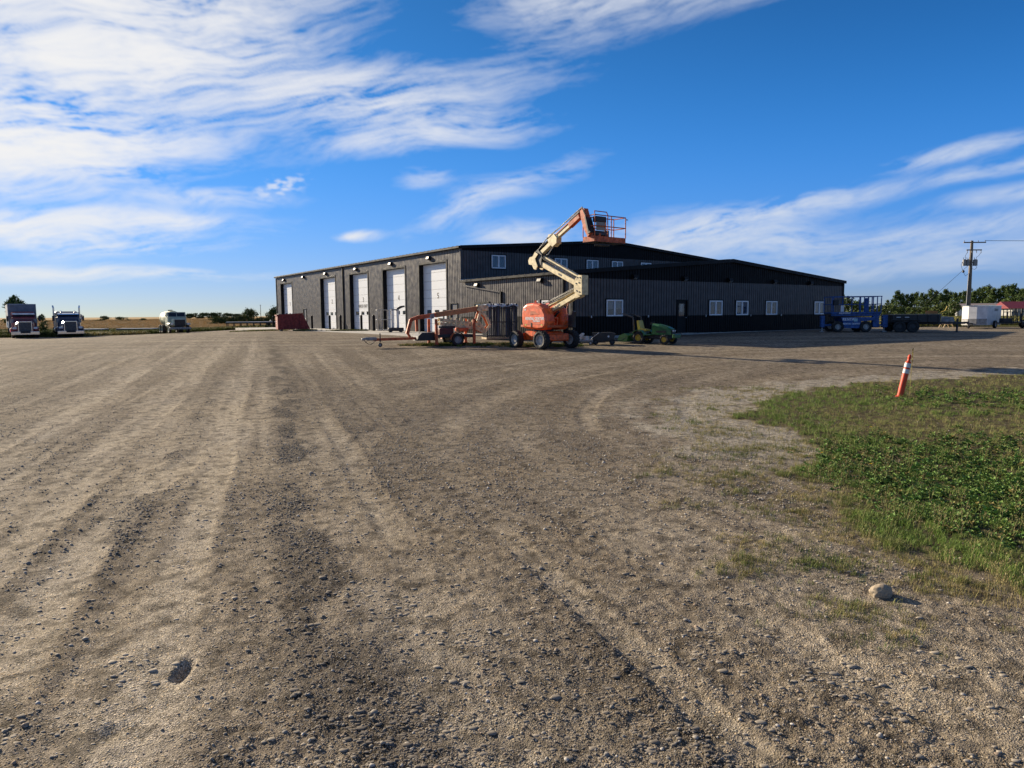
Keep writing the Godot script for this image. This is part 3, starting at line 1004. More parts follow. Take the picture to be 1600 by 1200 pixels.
	# trims
	var rake := func(o: Vector3, w: float, e: float, r: float, z: float) -> void:
		for sd in [[-0.15, w * 0.5], [w + 0.15, w * 0.5]]:
			var t := MB.new()
			var y0: float = e - 0.15 * r / (w * 0.5)
			t.beam(o + Vector3(sd[0], y0 - 0.02, z), o + Vector3(sd[1], e + r - 0.02, z), 0.05, 0.22)
			part("rake_trim", t, mats.black_trim, s)
	rake.call(Vector3.ZERO, TALL_W, TALL_E, TALL_R, 0.185)
	rake.call(Vector3.ZERO, LOW_W, LOW_E, LOW_R, LOW_L + 0.185)
	var gut := func(x: float, y: float, z0: float, z1: float, called: String) -> void:
		var t := MB.new()
		t.box(Vector3(x, y, (z0 + z1) * 0.5), Vector3(0.13, 0.16, z1 - z0), 0.02)
		part(called, t, mats.black_trim, s)
	gut.call(-0.20, TALL_E - 0.03, -TALL_L - 0.15, 0.16, "gutter")
	gut.call(-0.20, LOW_E - 0.03, 0.22, LOW_L + 0.16, "gutter")
	gut.call(LOW_W + 0.20, LOW_E - 0.03, 0.22, LOW_L + 0.16, "gutter")
	var flash := MB.new()
	flash.beam(Vector3(-0.15, LOW_E + 0.09, 0.10), Vector3(LOW_W * 0.5, LOW_E + LOW_R + 0.09, 0.10), 0.12, 0.06)
	flash.beam(Vector3(LOW_W + 0.15, LOW_E + 0.09, 0.10), Vector3(LOW_W * 0.5, LOW_E + LOW_R + 0.09, 0.10), 0.12, 0.06)
	part("flashing", flash, mats.steel, s)
	for cn in [[-0.012, LOW_L + 0.012, LOW_E], [LOW_W + 0.012, LOW_L + 0.012, LOW_E], [-0.012, -TALL_L - 0.012, TALL_E]]:
		var t := MB.new()
		t.box(Vector3(cn[0], cn[2] * 0.5 - 0.06, cn[1]), Vector3(0.16, cn[2] - 0.12, 0.16), 0.01)
		part("corner_trim", t, mats.black_trim, s)
	var t2 := MB.new()
	t2.box(Vector3(-0.012, (TALL_E + LOW_E) * 0.5 + 0.05, 0.012), Vector3(0.14, TALL_E - LOW_E - 0.3, 0.14), 0.01)
	part("corner_trim", t2, mats.wall_grey, s)
	for seg in [[0.07, 2.40], [3.84, 8.44], [9.47, 11.47], [12.91, 14.22], [15.66, 17.52], [18.96, 23.48], [24.92, 27.36]]:
		var ws := MB.new()
		ws.box(Vector3((seg[0] + seg[1]) * 0.5, 1.145, LOW_L + 0.02), Vector3(seg[1] - seg[0], 0.03, 0.05))
		part("wainscot_trim", ws, mats.black_trim, s)
	# downspouts
	var ds := MB.new()
	ds.box(Vector3(-0.09, TALL_E * 0.5 - 0.05, -22.06), Vector3(0.10, TALL_E - 0.12, 0.14), 0.01)
	part("downspout", ds, mats.black_trim, s)
	ds = MB.new()
	ds.box(Vector3(-0.09, 1.75, 11.45), Vector3(0.10, 3.5, 0.13), 0.01)
	part("downspout", ds, mats.black_trim, s)
	ds = MB.new()
	ds.beam(Vector3(-0.10, 3.33, 0.50), Vector3(-0.10, 2.74, 5.05), 0.10, 0.10, Vector3.UP, 0.01)
	part("downspout_elbow", ds, mats.wall_grey, s)
	ds = MB.new()
	ds.box(Vector3(-0.10, 1.40, 5.12), Vector3(0.10, 2.75, 0.13), 0.01)
	part("downspout", ds, mats.black_trim, s)
	# base of the walls
	var bs := MB.new()
	bs.box(Vector3(LOW_W * 0.5, -0.23, LOW_L + 0.02), Vector3(LOW_W + 0.06, 0.5, 0.12))
	bs.box(Vector3(0.0, -0.23, -15.9), Vector3(0.12, 0.5, 56.1))
	part("foundation", bs, mats.concrete, s)
	var number := 1
	for d in doors:
		overhead_door(s, d[0], d[1], str(number), number == 3)
		number += 1
	man_door(s, Vector3(0.0, 0.02, -33.55), W, 1.0, 2.12, false)
	man_door(s, Vector3(0.0, 0.02, -0.95), W, 1.0, 2.12, false)
	man_door(s, Vector3(8.955, 0.02, LOW_L), FZ, 1.01, 2.13, true)
	for a in tw:
		shop_window(s, Vector3((a[0] + a[1]) * 0.5, 5.10, 0.0), FZ, 1.24, 0.96, false, 0.0)
	var bl := [0.55, 0.0, 0.35, 0.0, 0.9]
	for i in 5:
		shop_window(s, Vector3((fw[i][0] + fw[i][1]) * 0.5, 1.625, LOW_L), FZ, 1.32, 0.97, false, bl[i])
	shop_window(s, Vector3(0.0, 1.62, 2.73), W, 1.82, 0.96, true, 0.0)
	shop_window(s, Vector3(0.0, 1.62, 9.475), W, 1.25, 0.96, false, 0.6)
	for z in [-40.5, -33.5, -26.6, -18.7, -11.2, -4.5]:
		wall_light(s, Vector3(-0.03, 5.55, z), W)
	for z in [2.3, 9.35]:
		wall_light(s, Vector3(-0.03, 3.28, z), W)
	for x in [4.68, 9.09, 13.5, 18.41, 22.88]:
		wall_light(s, Vector3(x, 3.47, LOW_L + 0.03), FZ)
	for x in [1.3, 5.9, 11.2, 15.9, 19.4]:
		var ob := MB.new()
		ob.box(Vector3(x, 1.12, LOW_L + 0.07), Vector3(0.09, 0.14, 0.08), 0.01)
		part("outlet_box", ob, mats.steel, s)
	# concrete apron before the doors
	var ap := MB.new()
	ap.box(Vector3(-2.6, -0.205, -19.5), Vector3(5.0, 0.41, 48.0), 0.01)
	var apron := structure("concrete_apron", ap.mesh(), mats.concrete)
	apron.position = SHOP_AT
	apron.rotation.y = SHOP_TURN
	# steel bollards that guard the door jambs
	var pm := MB.new()
	pm.lathe([Vector2(0.0, 0.0), Vector2(0.11, 0.0), Vector2(0.11, 1.28), Vector2(0.09, 1.34), Vector2(0.05, 1.37), Vector2(0.0, 1.38)], 14)
	var pmesh := pm.mesh()
	var bsp := [[-43.3, "black steel bollard at the far end of the building"], [-29.3, "black steel bollard on the far side of door two"], [-24.1, "black steel bollard on the near side of door two"], [-21.2, "black steel bollard on the far side of the wash bay door"], [-16.2, "black steel bollard on the near side of the wash bay door"], [-13.5, "black steel bollard on the far side of door four"]]
	var bf := Transform3D(Basis(Vector3.UP, SHOP_TURN), SHOP_AT)
	for q in bsp:
		var bo := MeshInstance3D.new()
		bo.name = numbered("bollard")
		bo.mesh = pmesh
		bo.material_override = mats.black_trim
		add_child(bo)
		bo.position = bf * Vector3(-0.75, 0.0, q[0])
		bo.set_meta("label", q[1]); bo.set_meta("category", "bollard"); bo.set_meta("group", "bollards beside the overhead doors")

# ---------------------------------------------------------------- loose stone and growing things
func pebble(seed_: int, rough := 0.22, sub := 0) -> ArrayMesh:
	var r := RandomNumberGenerator.new()
	r.seed = seed_
	var t := (1.0 + sqrt(5.0)) / 2.0
	var vs: Array[Vector3] = []
	for p in [Vector3(-1, t, 0), Vector3(1, t, 0), Vector3(-1, -t, 0), Vector3(1, -t, 0), Vector3(0, -1, t), Vector3(0, 1, t), Vector3(0, -1, -t), Vector3(0, 1, -t), Vector3(t, 0, -1), Vector3(t, 0, 1), Vector3(-t, 0, -1), Vector3(-t, 0, 1)]:
		vs.append(p.normalized())
	var fs := [[0, 11, 5], [0, 5, 1], [0, 1, 7], [0, 7, 10], [0, 10, 11], [1, 5, 9], [5, 11, 4], [11, 10, 2], [10, 7, 6], [7, 1, 8], [3, 9, 4], [3, 4, 2], [3, 2, 6], [3, 6, 8], [3, 8, 9], [4, 9, 5], [2, 4, 11], [6, 2, 10], [8, 6, 7], [9, 8, 1]]
	for s in sub:
		var nf := []
		var seen := {}
		for f in fs:
			var m := []
			for e in [[f[0], f[1]], [f[1], f[2]], [f[2], f[0]]]:
				var key := Vector2i(mini(e[0], e[1]), maxi(e[0], e[1]))
				if not seen.has(key):
					seen[key] = vs.size()
					vs.append((vs[e[0]] + vs[e[1]]).normalized())
				m.append(seen[key])
			nf.append([f[0], m[0], m[2]]); nf.append([f[1], m[1], m[0]]); nf.append([f[2], m[2], m[1]]); nf.append([m[0], m[1], m[2]])
		fs = nf
	var f2 := FastNoiseLite.new()
	f2.seed = seed_; f2.frequency = 0.7
	var pos: Array[Vector3] = []
	for p in vs:
		pos.append(p * (1.0 + f2.get_noise_3dv(p * 1.6) * rough * 2.0 + r.randf_range(-rough, rough) * (0.5 if sub == 0 else 0.08)) * Vector3(1.0, 0.68, 0.82))
	var nrm: Array[Vector3] = []
	nrm.resize(pos.size())
	for i in nrm.size(): nrm[i] = Vector3.ZERO
	for f in fs:
		var fn := (pos[f[1]] - pos[f[0]]).cross(pos[f[2]] - pos[f[0]])
		for k in 3: nrm[f[k]] += fn
	var b := MB.new()
	for f in fs:
		b.trin(pos[f[0]], pos[f[1]], pos[f[2]], nrm[f[0]], nrm[f[1]], nrm[f[2]])
	return b.mesh()

func stone_tone() -> Color:
	var q := rng.randf()
	var k := rng.randf_range(0.75, 1.25)
	if q < 0.52: return Color(0.37 * k, 0.32 * k, 0.25 * k)
	if q < 0.72: return Color(0.30 * k, 0.275 * k, 0.235 * k)
	if q < 0.86: return Color(0.33 * k, 0.25 * k, 0.18 * k)
	if q < 0.94: return Color(0.52 * k, 0.48 * k, 0.42 * k)
	return Color(0.15 * k, 0.14 * k, 0.13 * k)

func surface(x: float, d: float) -> float:
	return ground_y(x, d, makeup(x, d))

func make_gravel() -> void:
	var m := tinted("stone", 0.85, Color(0, 0, 0), 0.25)
	for kind in 2:
		var most: int = [230000, 200000][kind]
		var buf := PackedFloat32Array()
		buf.resize(most * 16)
		var k := 0
		for t in most:
			var r := 2.0 * exp(rng.randf() * log(18.0 / 2.0)) if kind == 0 else 5.5 * exp(rng.randf() * log(36.0 / 5.5))
			var a := deg_to_rad(rng.randf_range(-44.0, 44.0))
			var x := r * sin(a)
			var d := r * cos(a)
			var mk := makeup(x, d)
			var keep := 0.025 + 1.15 * mk.y * mk.y + 0.08 * (1.0 - mk.x)
			keep *= smooth(16.0, 9.0, r) if kind == 0 else smooth(5.0, 9.0, r) * smooth(34.0, 20.0, r)
			if mk.z > 0.45: keep *= 0.15
			if rng.randf() > keep:
				continue
			var s := 0.0026 * pow(1.0 - rng.randf() * 0.985, -0.36) * (0.80 + 0.085 * r)
			s = minf(s, 0.013)
			if kind == 1: s = rng.randf_range(0.006, 0.011) * pow(1.0 - rng.randf() * 0.97, -0.22)
			var b := Basis(Vector3(rng.randf() - 0.5, rng.randf() - 0.5, rng.randf() - 0.5).normalized(), rng.randf() * 0.7) * Basis(Vector3.UP, rng.randf() * TAU)
			b = b.scaled(Vector3(s, s * rng.randf_range(0.6, 1.1), s))
			var c := stone_tone()
			if mk.y > 0.6: c = c.lerp(Color(0.13, 0.115, 0.095), 0.45)
			put(buf, k, b, Vector3(x, ground_y(x, d, mk) + s * 0.10, -d), c)
			k += 1
		buf.resize(k * 16)
		stuff("gravel", "fine grey and tan gravel strewn over the yard" if kind == 0 else "coarser chips of gravel farther off across the yard", "gravel", pebble(40 + kind, 0.26), m, buf)
	# lumps of dried mud thrown up along the wheel paths
	var lumps := 46000
	var lb := PackedFloat32Array()
	lb.resize(lumps * 16)
	var kl := 0
	for t in lumps:
		var r := 1.9 * exp(rng.randf() * log(24.0 / 1.9))
		var a := deg_to_rad(rng.randf_range(-44.0, 44.0))
		var x := r * sin(a)
		var d := r * cos(a)
		var mk := makeup(x, d)
		var patch := smooth(0.08, 0.42, n_mid.get_noise_2d(x * 1.9 - 60.0, d * 1.9))
		if mk.z > 0.4 or rng.randf() > (patch * 0.55 + mk.y * 0.35) * smooth(24.0, 10.0, r):
			continue
		var s := rng.randf_range(0.004, 0.011) * pow(1.0 - rng.randf() * 0.97, -0.25)
		var g := rng.randf_range(0.8, 1.15)
		var c := Color(0.42 * g, 0.365 * g, 0.285 * g).lerp(Color(0.17 * g, 0.147 * g, 0.12 * g), mk.y)
		put(lb, kl, Basis(Vector3.UP, rng.randf() * TAU).scaled(Vector3(s * 1.5, s * rng.randf_range(0.45, 0.8), s)), Vector3(x, ground_y(x, d, mk), -d), c)
		kl += 1
	lb.resize(kl * 16)
	stuff("dirt_lumps", "crumbled lumps of dry dirt along the wheel tracks", "dirt", pebble(55, 0.34), m, lb)
	# single stones large enough to pick out
	var shapes := []
	var mats_s := []
	for i in 5:
		shapes.append(pebble(70 + i, 0.16, 1))
	for i in 5:
		mats_s.append(paint("stone%d" % i, [Color(0.42, 0.37, 0.30), Color(0.33, 0.285, 0.225), Color(0.27, 0.245, 0.21), Color(0.36, 0.27, 0.19), Color(0.52, 0.48, 0.42)][i], 0.85))
	var n := 0
	while n < 130:
		var r := 2.75 * exp(pow(rng.randf(), 1.5) * log(10.5 / 2.75))
		var a := deg_to_rad(rng.randf_range(-38.0, 38.0))
		var x := r * sin(a)
		var d := r * cos(a)
		var mk := makeup(x, d)
		if rng.randf() > 0.06 + 0.94 * mk.y or mk.z > 0.3:
			continue
		var s := rng.randf_range(0.008, 0.013) * pow(1.0 - 0.95 * rng.randf(), -0.22) * (0.85 + 0.06 * r)
		var o := MeshInstance3D.new()
		o.name = numbered("stone")
		o.mesh = shapes[n % 5]
		o.material_override = mats_s[rng.randi() % 5]
		o.transform = Transform3D(Basis(Vector3.UP, rng.randf() * TAU).scaled(Vector3(s, s * rng.randf_range(0.75, 1.0), s)), Vector3(x, ground_y(x, d, mk) + s * 0.16, -d))
		add_child(o)
		o.set_meta("label", "small rounded stone lying loose on the gravel yard")
		o.set_meta("category", "stone"); o.set_meta("group", "loose stones on the gravel")
		n += 1
	var rock := MeshInstance3D.new()
	rock.name = numbered("boulder")
	rock.mesh = pebble(91, 0.11, 3)
	var rm := paint("boulder", Color(0.40, 0.32, 0.22), 0.95)
	rm.albedo_texture = tex.dirt
	rm.uv1_scale = Vector3(0.8, 0.8, 0.8)
	rock.material_override = rm
	rock.transform = Transform3D(Basis(Vector3.UP, 0.5).scaled(Vector3(0.082, 0.082, 0.075)), Vector3(2.6, surface(2.6, 4.74) + 0.026, -4.74))
	add_child(rock)
	rock.set_meta("label", "round tan field stone, the largest, beside the grass"); rock.set_meta("category", "rock")

func blade(b: MB, o: Vector3, dir: Vector3, l: float, w: float, lean: float) -> void:
	var side := dir.cross(Vector3.UP).normalized() * w
	var p1 := o + Vector3.UP * l * 0.55 + dir * lean * l * 0.3
	var p2 := o + Vector3.UP * l * (1.0 - lean * 0.45) + dir * lean * l
	b.quad(o - side, o + side, p1 + side * 0.75, p1 - side * 0.75)
	b.tri(p1 - side * 0.75, p1 + side * 0.75, p2)

func tuft(seed_: int, count: int, spread: float, l0: float, l1: float, w: float) -> ArrayMesh:
	var r := RandomNumberGenerator.new()
	r.seed = seed_
	var b := MB.new()
	for i in count:
		var a := r.randf() * TAU
		var dir := Vector3(cos(a), 0, sin(a))
		var q := Vector3(r.randf_range(-1, 1), 0, r.randf_range(-1, 1)) * spread
		blade(b, q, dir, r.randf_range(l0, l1), w * r.randf_range(0.7, 1.3), r.randf_range(0.15, 0.95))
	return b.mesh()

func rosette(seed_: int, leaves: int, l: float, w: float) -> ArrayMesh:
	var r := RandomNumberGenerator.new()
	r.seed = seed_
	var b := MB.new()
	for i in leaves:
		var a := TAU * (i + r.randf() * 0.7) / leaves
		var dir := Vector3(cos(a), 0, sin(a))
		var side := Vector3(-sin(a), 0, cos(a))
		var h := r.randf_range(0.25, 1.1) * l
		var ll := l * r.randf_range(0.7, 1.2)
		var ww := w * r.randf_range(0.8, 1.2)
		var o := dir * ll * 0.15 + Vector3.UP * h * 0.6
		var m := o + dir * ll * 0.5 + Vector3.UP * h * 0.35
		var e := o + dir * ll + Vector3.UP * h * r.randf_range(-0.1, 0.3)
		var lift := Vector3.UP * ww * 0.35
		b.quad(o, m - side * ww + lift, e, m)
		b.quad(o, m, e, m + side * ww + lift)
		blade(b, dir * 0.003, dir, h * 0.6, 0.0012, 0.2)
	return b.mesh()

func grass_kind(x: float, d: float) -> Vector3:     # broad leaves, dry, tall
	x /= NEAR
	d /= NEAR
	var nz := n_mid.get_noise_2d(x * 0.6 + 3.0, d * 0.6) * 1.4 + n_mid.get_noise_2d(x * 2.0 + 3.0, d * 2.0) * 0.7
	var broad := smooth(4.2, 6.0, d + nz) * smooth(9.8, 7.6, d + nz) * smooth(2.9, 3.9, x) + 0.8 * smooth(11.6, 13.0, d + nz) * smooth(15.6, 13.6, d + nz) * smooth(6.6, 8.8, x)
	var dry := 0.75 * smooth(8.0, 9.6, d + nz) * smooth(12.4, 10.6, d + nz) * smooth(4.0, 6.0, x) + 0.8 * smooth(13.8, 16.0, d + nz)
	dry += 0.6 * smooth(0.15, 0.5, n_mid.get_noise_2d(x * 1.1 + 70.0, d * 1.1))
	return Vector3(clampf(broad, 0, 1), clampf(dry, 0, 1), 0)

func make_grass() -> void:
	var gm := tinted("grass_blade", 0.65, Color(0.5, 0.5, 0.4), 0.3)
	var lm := tinted("leaf", 0.48, Color(0.35, 0.4, 0.3), 0.22)
	var most := 84000
	var bufs := [PackedFloat32Array(), PackedFloat32Array()]
	var leafs := PackedFloat32Array()
	for q in bufs: q.resize(most * 16)
	leafs.resize(most * 16)
	var kk := [0, 0]
	var kl := 0
	for t in most:
		var r := 3.4 * exp(rng.randf() * log(34.0 / 3.4))
		var a := deg_to_rad(rng.randf_range(3.0, 56.0) if t % 8 != 0 else rng.randf_range(3.0, 80.0))
		var x := r * sin(a)
		var d := r * cos(a)
		var mk := makeup(x, d)
		if mk.z < 0.06:
			continue
		var gk := grass_kind(x, d)
		var dense := smooth(0.30, 0.85, mk.z)
		var patchy := smooth(0.0, 0.45, n_mid.get_noise_2d(x * 2.6, d * 2.6 + 40.0) + 0.02)
		if rng.randf() > maxf(dense * (0.55 + 0.45 * patchy), 0.85 * patchy * smooth(0.05, 0.28, mk.z)):
			continue
		var y := ground_y(x, d, mk)
		var big := 0.85 + 0.020 * r
		if rng.randf() < gk.x * dense * 0.66:
			var s := rng.randf_range(0.45, 1.6) * big
			var g := rng.randf_range(0.6, 1.5)
			var c := Color(0.100 * g, 0.190 * g, 0.048 * g).lerp(Color(0.17 * g, 0.21 * g, 0.06 * g), rng.randf() * 0.6)
			if rng.randf() < 0.08: c = Color(0.20, 0.17, 0.06)
			put(leafs, kl, Basis(Vector3.UP, rng.randf() * TAU).scaled(Vector3(s, s * rng.randf_range(0.8, 1.5), s)), Vector3(x, y, -d), c)
			kl += 1
			if rng.randf() < 0.6:
				continue
		var which := 0 if dense > 0.5 and rng.randf() < 0.8 else 1
		var s := rng.randf_range(0.5, 1.15) * big * lerpf(0.7, 0.9, dense)
		if gk.y > 0.4: s *= 0.75
		s *= lerpf(0.75, 1.0, clampf(n_mid.get_noise_2d(x * 1.3, d * 1.3) + 0.6, 0.0, 1.0))
		var green := clampf(dense * 1.1 - gk.y * 0.6 + rng.randf_range(-0.4, 0.2), 0.0, 1.0)
		var g := rng.randf_range(0.75, 1.3)
		var c := Color(0.370 * g, 0.300 * g, 0.140 * g).lerp(Color(0.145 * g, 0.225 * g, 0.045 * g), green)
		put(bufs[which], kk[which], Basis(Vector3.UP, rng.randf() * TAU).scaled(Vector3(s, s, s)), Vector3(x, y - 0.004, -d), c)
		kk[which] += 1
	# little islands of grass in the washed sand at the edge
	for c in 900:
		var r := 3.4 * exp(rng.randf() * log(20.0 / 3.4))
		var a := deg_to_rad(rng.randf_range(4.0, 52.0))
		var cx := r * sin(a)
		var cd := r * cos(a)
		var mk := makeup(cx, cd)
		if mk.z < 0.11 or mk.z > 0.62: continue
		var wide := rng.randf_range(0.03, 0.16)
		var shade := rng.randf()
		for q in int(rng.randf_range(5.0, 26.0) * (0.5 + wide * 6.0)):
			if kk[1] >= most: break
			var x := cx + rng.randfn() * wide * 1.5
			var d := cd + rng.randfn() * wide
			var s := rng.randf_range(0.55, 1.15) * (0.8 + 0.02 * r)
			var g := rng.randf_range(0.75, 1.3)
			put(bufs[1], kk[1], Basis(Vector3.UP, rng.randf() * TAU).scaled(Vector3(s, s, s)), Vector3(x, surface(x, d) - 0.004, -d), Color(0.30 * g, 0.245 * g, 0.11 * g).lerp(Color(0.105 * g, 0.150 * g, 0.034 * g), clampf(shade + rng.randf_range(-0.3, 0.3), 0.0, 1.0)))
			kk[1] += 1
	for w in 2:
		bufs[w].resize(kk[w] * 16)
	leafs.resize(kl * 16)
	stuff("grass", "rough green and straw coloured grass at the edge of the gravel", "grass", tuft(5, 16, 0.045, 0.045, 0.12, 0.0022), gm, bufs[0])
	stuff("thin_grass", "thin dry tufts of grass creeping into the gravel", "grass", tuft(6, 11, 0.03, 0.03, 0.075, 0.0018), gm, bufs[1])
	stuff("broad_weeds", "dark green broad leaved weeds growing through the grass", "ground cover", rosette(8, 8, 0.040, 0.015), lm, leafs)
	# taller bents gone to seed
	var sb := PackedFloat32Array()
	sb.resize(1500 * 16)
	var ks := 0
	for t in 9000:
		if ks >= 1500: break
		var r := 3.2 * exp(rng.randf() * log(24.0 / 3.2))
		var a := deg_to_rad(rng.randf_range(4.0, 54.0))
		var x := r * sin(a)
		var d := r * cos(a)
		var mk := makeup(x, d)
		if mk.z < 0.25 or rng.randf() > 0.25 + 0.5 * smooth(0.0, 0.4, n_mid.get_noise_2d(x * 1.4, d * 1.4 + 9.0)): continue
		var s := rng.randf_range(0.5, 1.1)
		var g := rng.randf_range(0.8, 1.2)
		put(sb, ks, Basis(Vector3.UP, rng.randf() * TAU).scaled(Vector3(s, s, s)), Vector3(x, ground_y(x, d, mk), -d), Color(0.34 * g, 0.28 * g, 0.13 * g))
		ks += 1
	sb.resize(ks * 16)
	var bent := MB.new()
	for k in 4:
		var dir := Vector3(cos(k * 1.7), 0, sin(k * 1.7))
		blade(bent, dir * 0.012, dir, 0.16 + 0.03 * k, 0.0011, 0.35)
		for q in 6:
			var a2 := q * 1.1
			blade(bent, dir * (0.03 + 0.004 * q) + Vector3(0, 0.105 + 0.02 * k + 0.007 * q, 0), Vector3(cos(a2), 0, sin(a2)), 0.016, 0.0022, 0.7)
	stuff("seed_bents", "thin straw coloured grass stalks gone to seed in the verge", "grass", bent.mesh(), gm, sb)
	# a few dandelions
	for q in [[4.48, 8.55, "yellow dandelion flower in the thick weeds, the nearest one"], [5.9, 11.3, "yellow dandelion flower at the edge of the dry grass"], [4.2, 9.3, "yellow dandelion flower beside the sandy washout"]]:
		var f := thing("dandelion", q[2], "flower", Vector3(q[0], surface(q[0], q[1]), -q[1]), 0.0, "dandelions in the grass")
		var st := MB.new()
		st.cyl(Vector3.ZERO, Vector3(0.01, 0.13, 0), 0.003, 0.002, 6)
		part("stem", st, paint("stem", Color(0.10, 0.15, 0.04), 0.7, 0.0, false), f)
		var hd := MB.new()
		for i in 16:
			var an := TAU * i / 16.0
			for ring in 2:
				var l := 0.022 - 0.008 * ring
				var dd := Vector3(cos(an + ring * 0.2), 0.25 + 0.5 * ring, sin(an + ring * 0.2)).normalized()
				var sd := Vector3(-sin(an), 0, cos(an)) * 0.004
				hd.quad(Vector3(0.01, 0.13, 0), Vector3(0.01, 0.13, 0) + dd * l * 0.7 + sd, Vector3(0.01, 0.13, 0) + dd * l, Vector3(0.01, 0.13, 0) + dd * l * 0.7 - sd)
		part("flower_head", hd, paint("dandelion_yellow", Color(0.72, 0.52, 0.03), 0.7, 0.0, false), f)

# ---------------------------------------------------------------- machines
# a wheel whose axle lies along local z
func wheel(parent: Node3D, at: Vector3, r: float, w: float, rim: Material, lugs := 0, steer := 0.0, rim_share := 0.58) -> Node3D:
	var n := Node3D.new()
	n.name = "wheel"
	n.position = at
	n.rotation.y = steer
	parent.add_child(n, true)
	var q := Transform3D(Basis(Vector3(1, 0, 0), Vector3(0, 0, 1), Vector3(0, -1, 0)), Vector3.ZERO)
	var t := MB.new()
	t.T = q
	var h := w * 0.5
	var ri := r * rim_share
	t.lathe([Vector2(ri, -h * 0.80), Vector2(r * 0.80, -h), Vector2(r * 0.94, -h * 0.92), Vector2(r, -h * 0.62), Vector2(r, h * 0.62), Vector2(r * 0.94, h * 0.92), Vector2(r * 0.80, h), Vector2(ri, h * 0.80)], 28)
	for i in lugs:
		for s in [-1.0, 1.0]:
			var a: float = TAU * (i + (0.0 if s < 0 else 0.5)) / lugs
			var d := Vector3(cos(a), 0, sin(a))
			var d2 := Vector3(cos(a + 0.22), 0, sin(a + 0.22))
			t.beam(d2 * (r * 1.0) + Vector3(0, s * h * 0.05, 0), d * (r * 0.99) + Vector3(0, s * h * 0.9, 0), r * 0.10, r * 0.09, d)
	part("tyre", t, mats.tyre, n)
	var b := MB.new()
	b.T = q
	b.lathe([Vector2(0.0, -h * 0.55), Vector2(ri * 0.55, -h * 0.55), Vector2(ri * 0.85, -h * 0.35), Vector2(ri * 1.0, -h * 0.82), Vector2(ri * 1.06, -h * 0.80)], 24)
	b.lathe([Vector2(ri * 1.06, h * 0.80), Vector2(ri * 1.0, h * 0.82), Vector2(ri * 0.85, h * 0.35), Vector2(ri * 0.55, h * 0.55), Vector2(0.0, h * 0.55)], 24)
	for i in 8:
		var a := TAU * i / 8.0
		for s in [-1.0, 1.0]:
			b.cyl(Vector3(cos(a) * ri * 0.38, s * h * 0.52, sin(a) * ri * 0.38), Vector3(cos(a) * ri * 0.38, s * h * 0.62, sin(a) * ri * 0.38), ri * 0.06, -1.0, 6)
	b.cyl(Vector3(0, -h * 0.68, 0), Vector3(0, h * 0.68, 0), ri * 0.22, -1.0, 12)
	part("rim", b, rim, n)
	return n

func machine_paints() -> void:
	mats.tyre = paint("tyre", Color(0.030, 0.029, 0.028), 0.85)
	mats.orange = paint("orange", Color(0.92, 0.135, 0.022), 0.45, 0.0, true, 0.3)
	mats.rust_orange = paint("rust_orange", Color(0.60, 0.130, 0.040), 0.6)
	mats.cream = paint("cream", Color(0.86, 0.71, 0.40), 0.5)
	mats.dark_metal = paint("dark_metal", Color(0.035, 0.035, 0.037), 0.5)
	mats.black_plastic = paint("black_plastic", Color(0.022, 0.022, 0.024), 0.45)
	mats.pale_rim = paint("pale_rim", Color(0.46, 0.45, 0.43), 0.55)
	mats.white_paint = paint("white_paint", Color(0.80, 0.80, 0.79), 0.4)
	mats.chrome = paint("chrome", Color(0.78, 0.78, 0.78), 0.12, 1.0, false)
	mats.grey_paint = paint("grey_paint", Color(0.34, 0.34, 0.33), 0.5)
	mats.green = paint("green", Color(0.028, 0.150, 0.032), 0.4, 0.0, true, 0.4)
	mats.yellow = paint("yellow", Color(0.66, 0.46, 0.060), 0.5)
	mats.blue = paint("blue", Color(0.026, 0.105, 0.330), 0.5)
	mats.dark_blue = paint("dark_blue", Color(0.022, 0.050, 0.120), 0.35, 0.0, true, 0.6)
	mats.maroon = paint("maroon", Color(0.230, 0.016, 0.035), 0.32, 0.0, true, 0.7)
	mats.bin_red = paint("bin_red", Color(0.270, 0.040, 0.036), 0.7)
	mats.wood = paint("wood", Color(0.46, 0.34, 0.20), 0.85)
	mats.pole_wood = paint("pole_wood", Color(0.20, 0.165, 0.125), 0.9)
	mats.white_print = paint("white_print", Color(0.85, 0.85, 0.85), 0.5, 0.0, false)
	mats.tarp = paint("tarp", Color(0.70, 0.69, 0.66), 0.55)
	for k in ["orange", "rust_orange", "cream", "grey_paint", "pale_rim", "bin_red", "blue", "tyre", "dark_metal", "green"]:
		mats[k].albedo_texture = tex.dirt
		mats[k].uv1_scale = Vector3(0.55, 0.55, 0.55)
	mats.windshield = paint("windshield", Color(0.030, 0.036, 0.044), 0.05, 0.0, false)
	mats.lamp_clear = paint("lamp_clear", Color(0.80, 0.82, 0.82), 0.12, 0.0, false)

func words(parent: Node3D, s: String, xf: Transform3D, h: float, m: Material, weight := 700) -> void:
	var t := TextMesh.new()
	t.text = s
	var f := SystemFont.new()
	f.font_names = PackedStringArray(["Droid Sans"])
	f.font_weight = weight
	t.font = f
	t.font_size = 64
	t.pixel_size = h / 46.0
	t.depth = 0.006
	var o := MeshInstance3D.new()
	o.name = "lettering"
	o.mesh = t
	o.material_override = m
	o.transform = xf
	o.set_meta("kind", "stuff")
	parent.add_child(o, true)

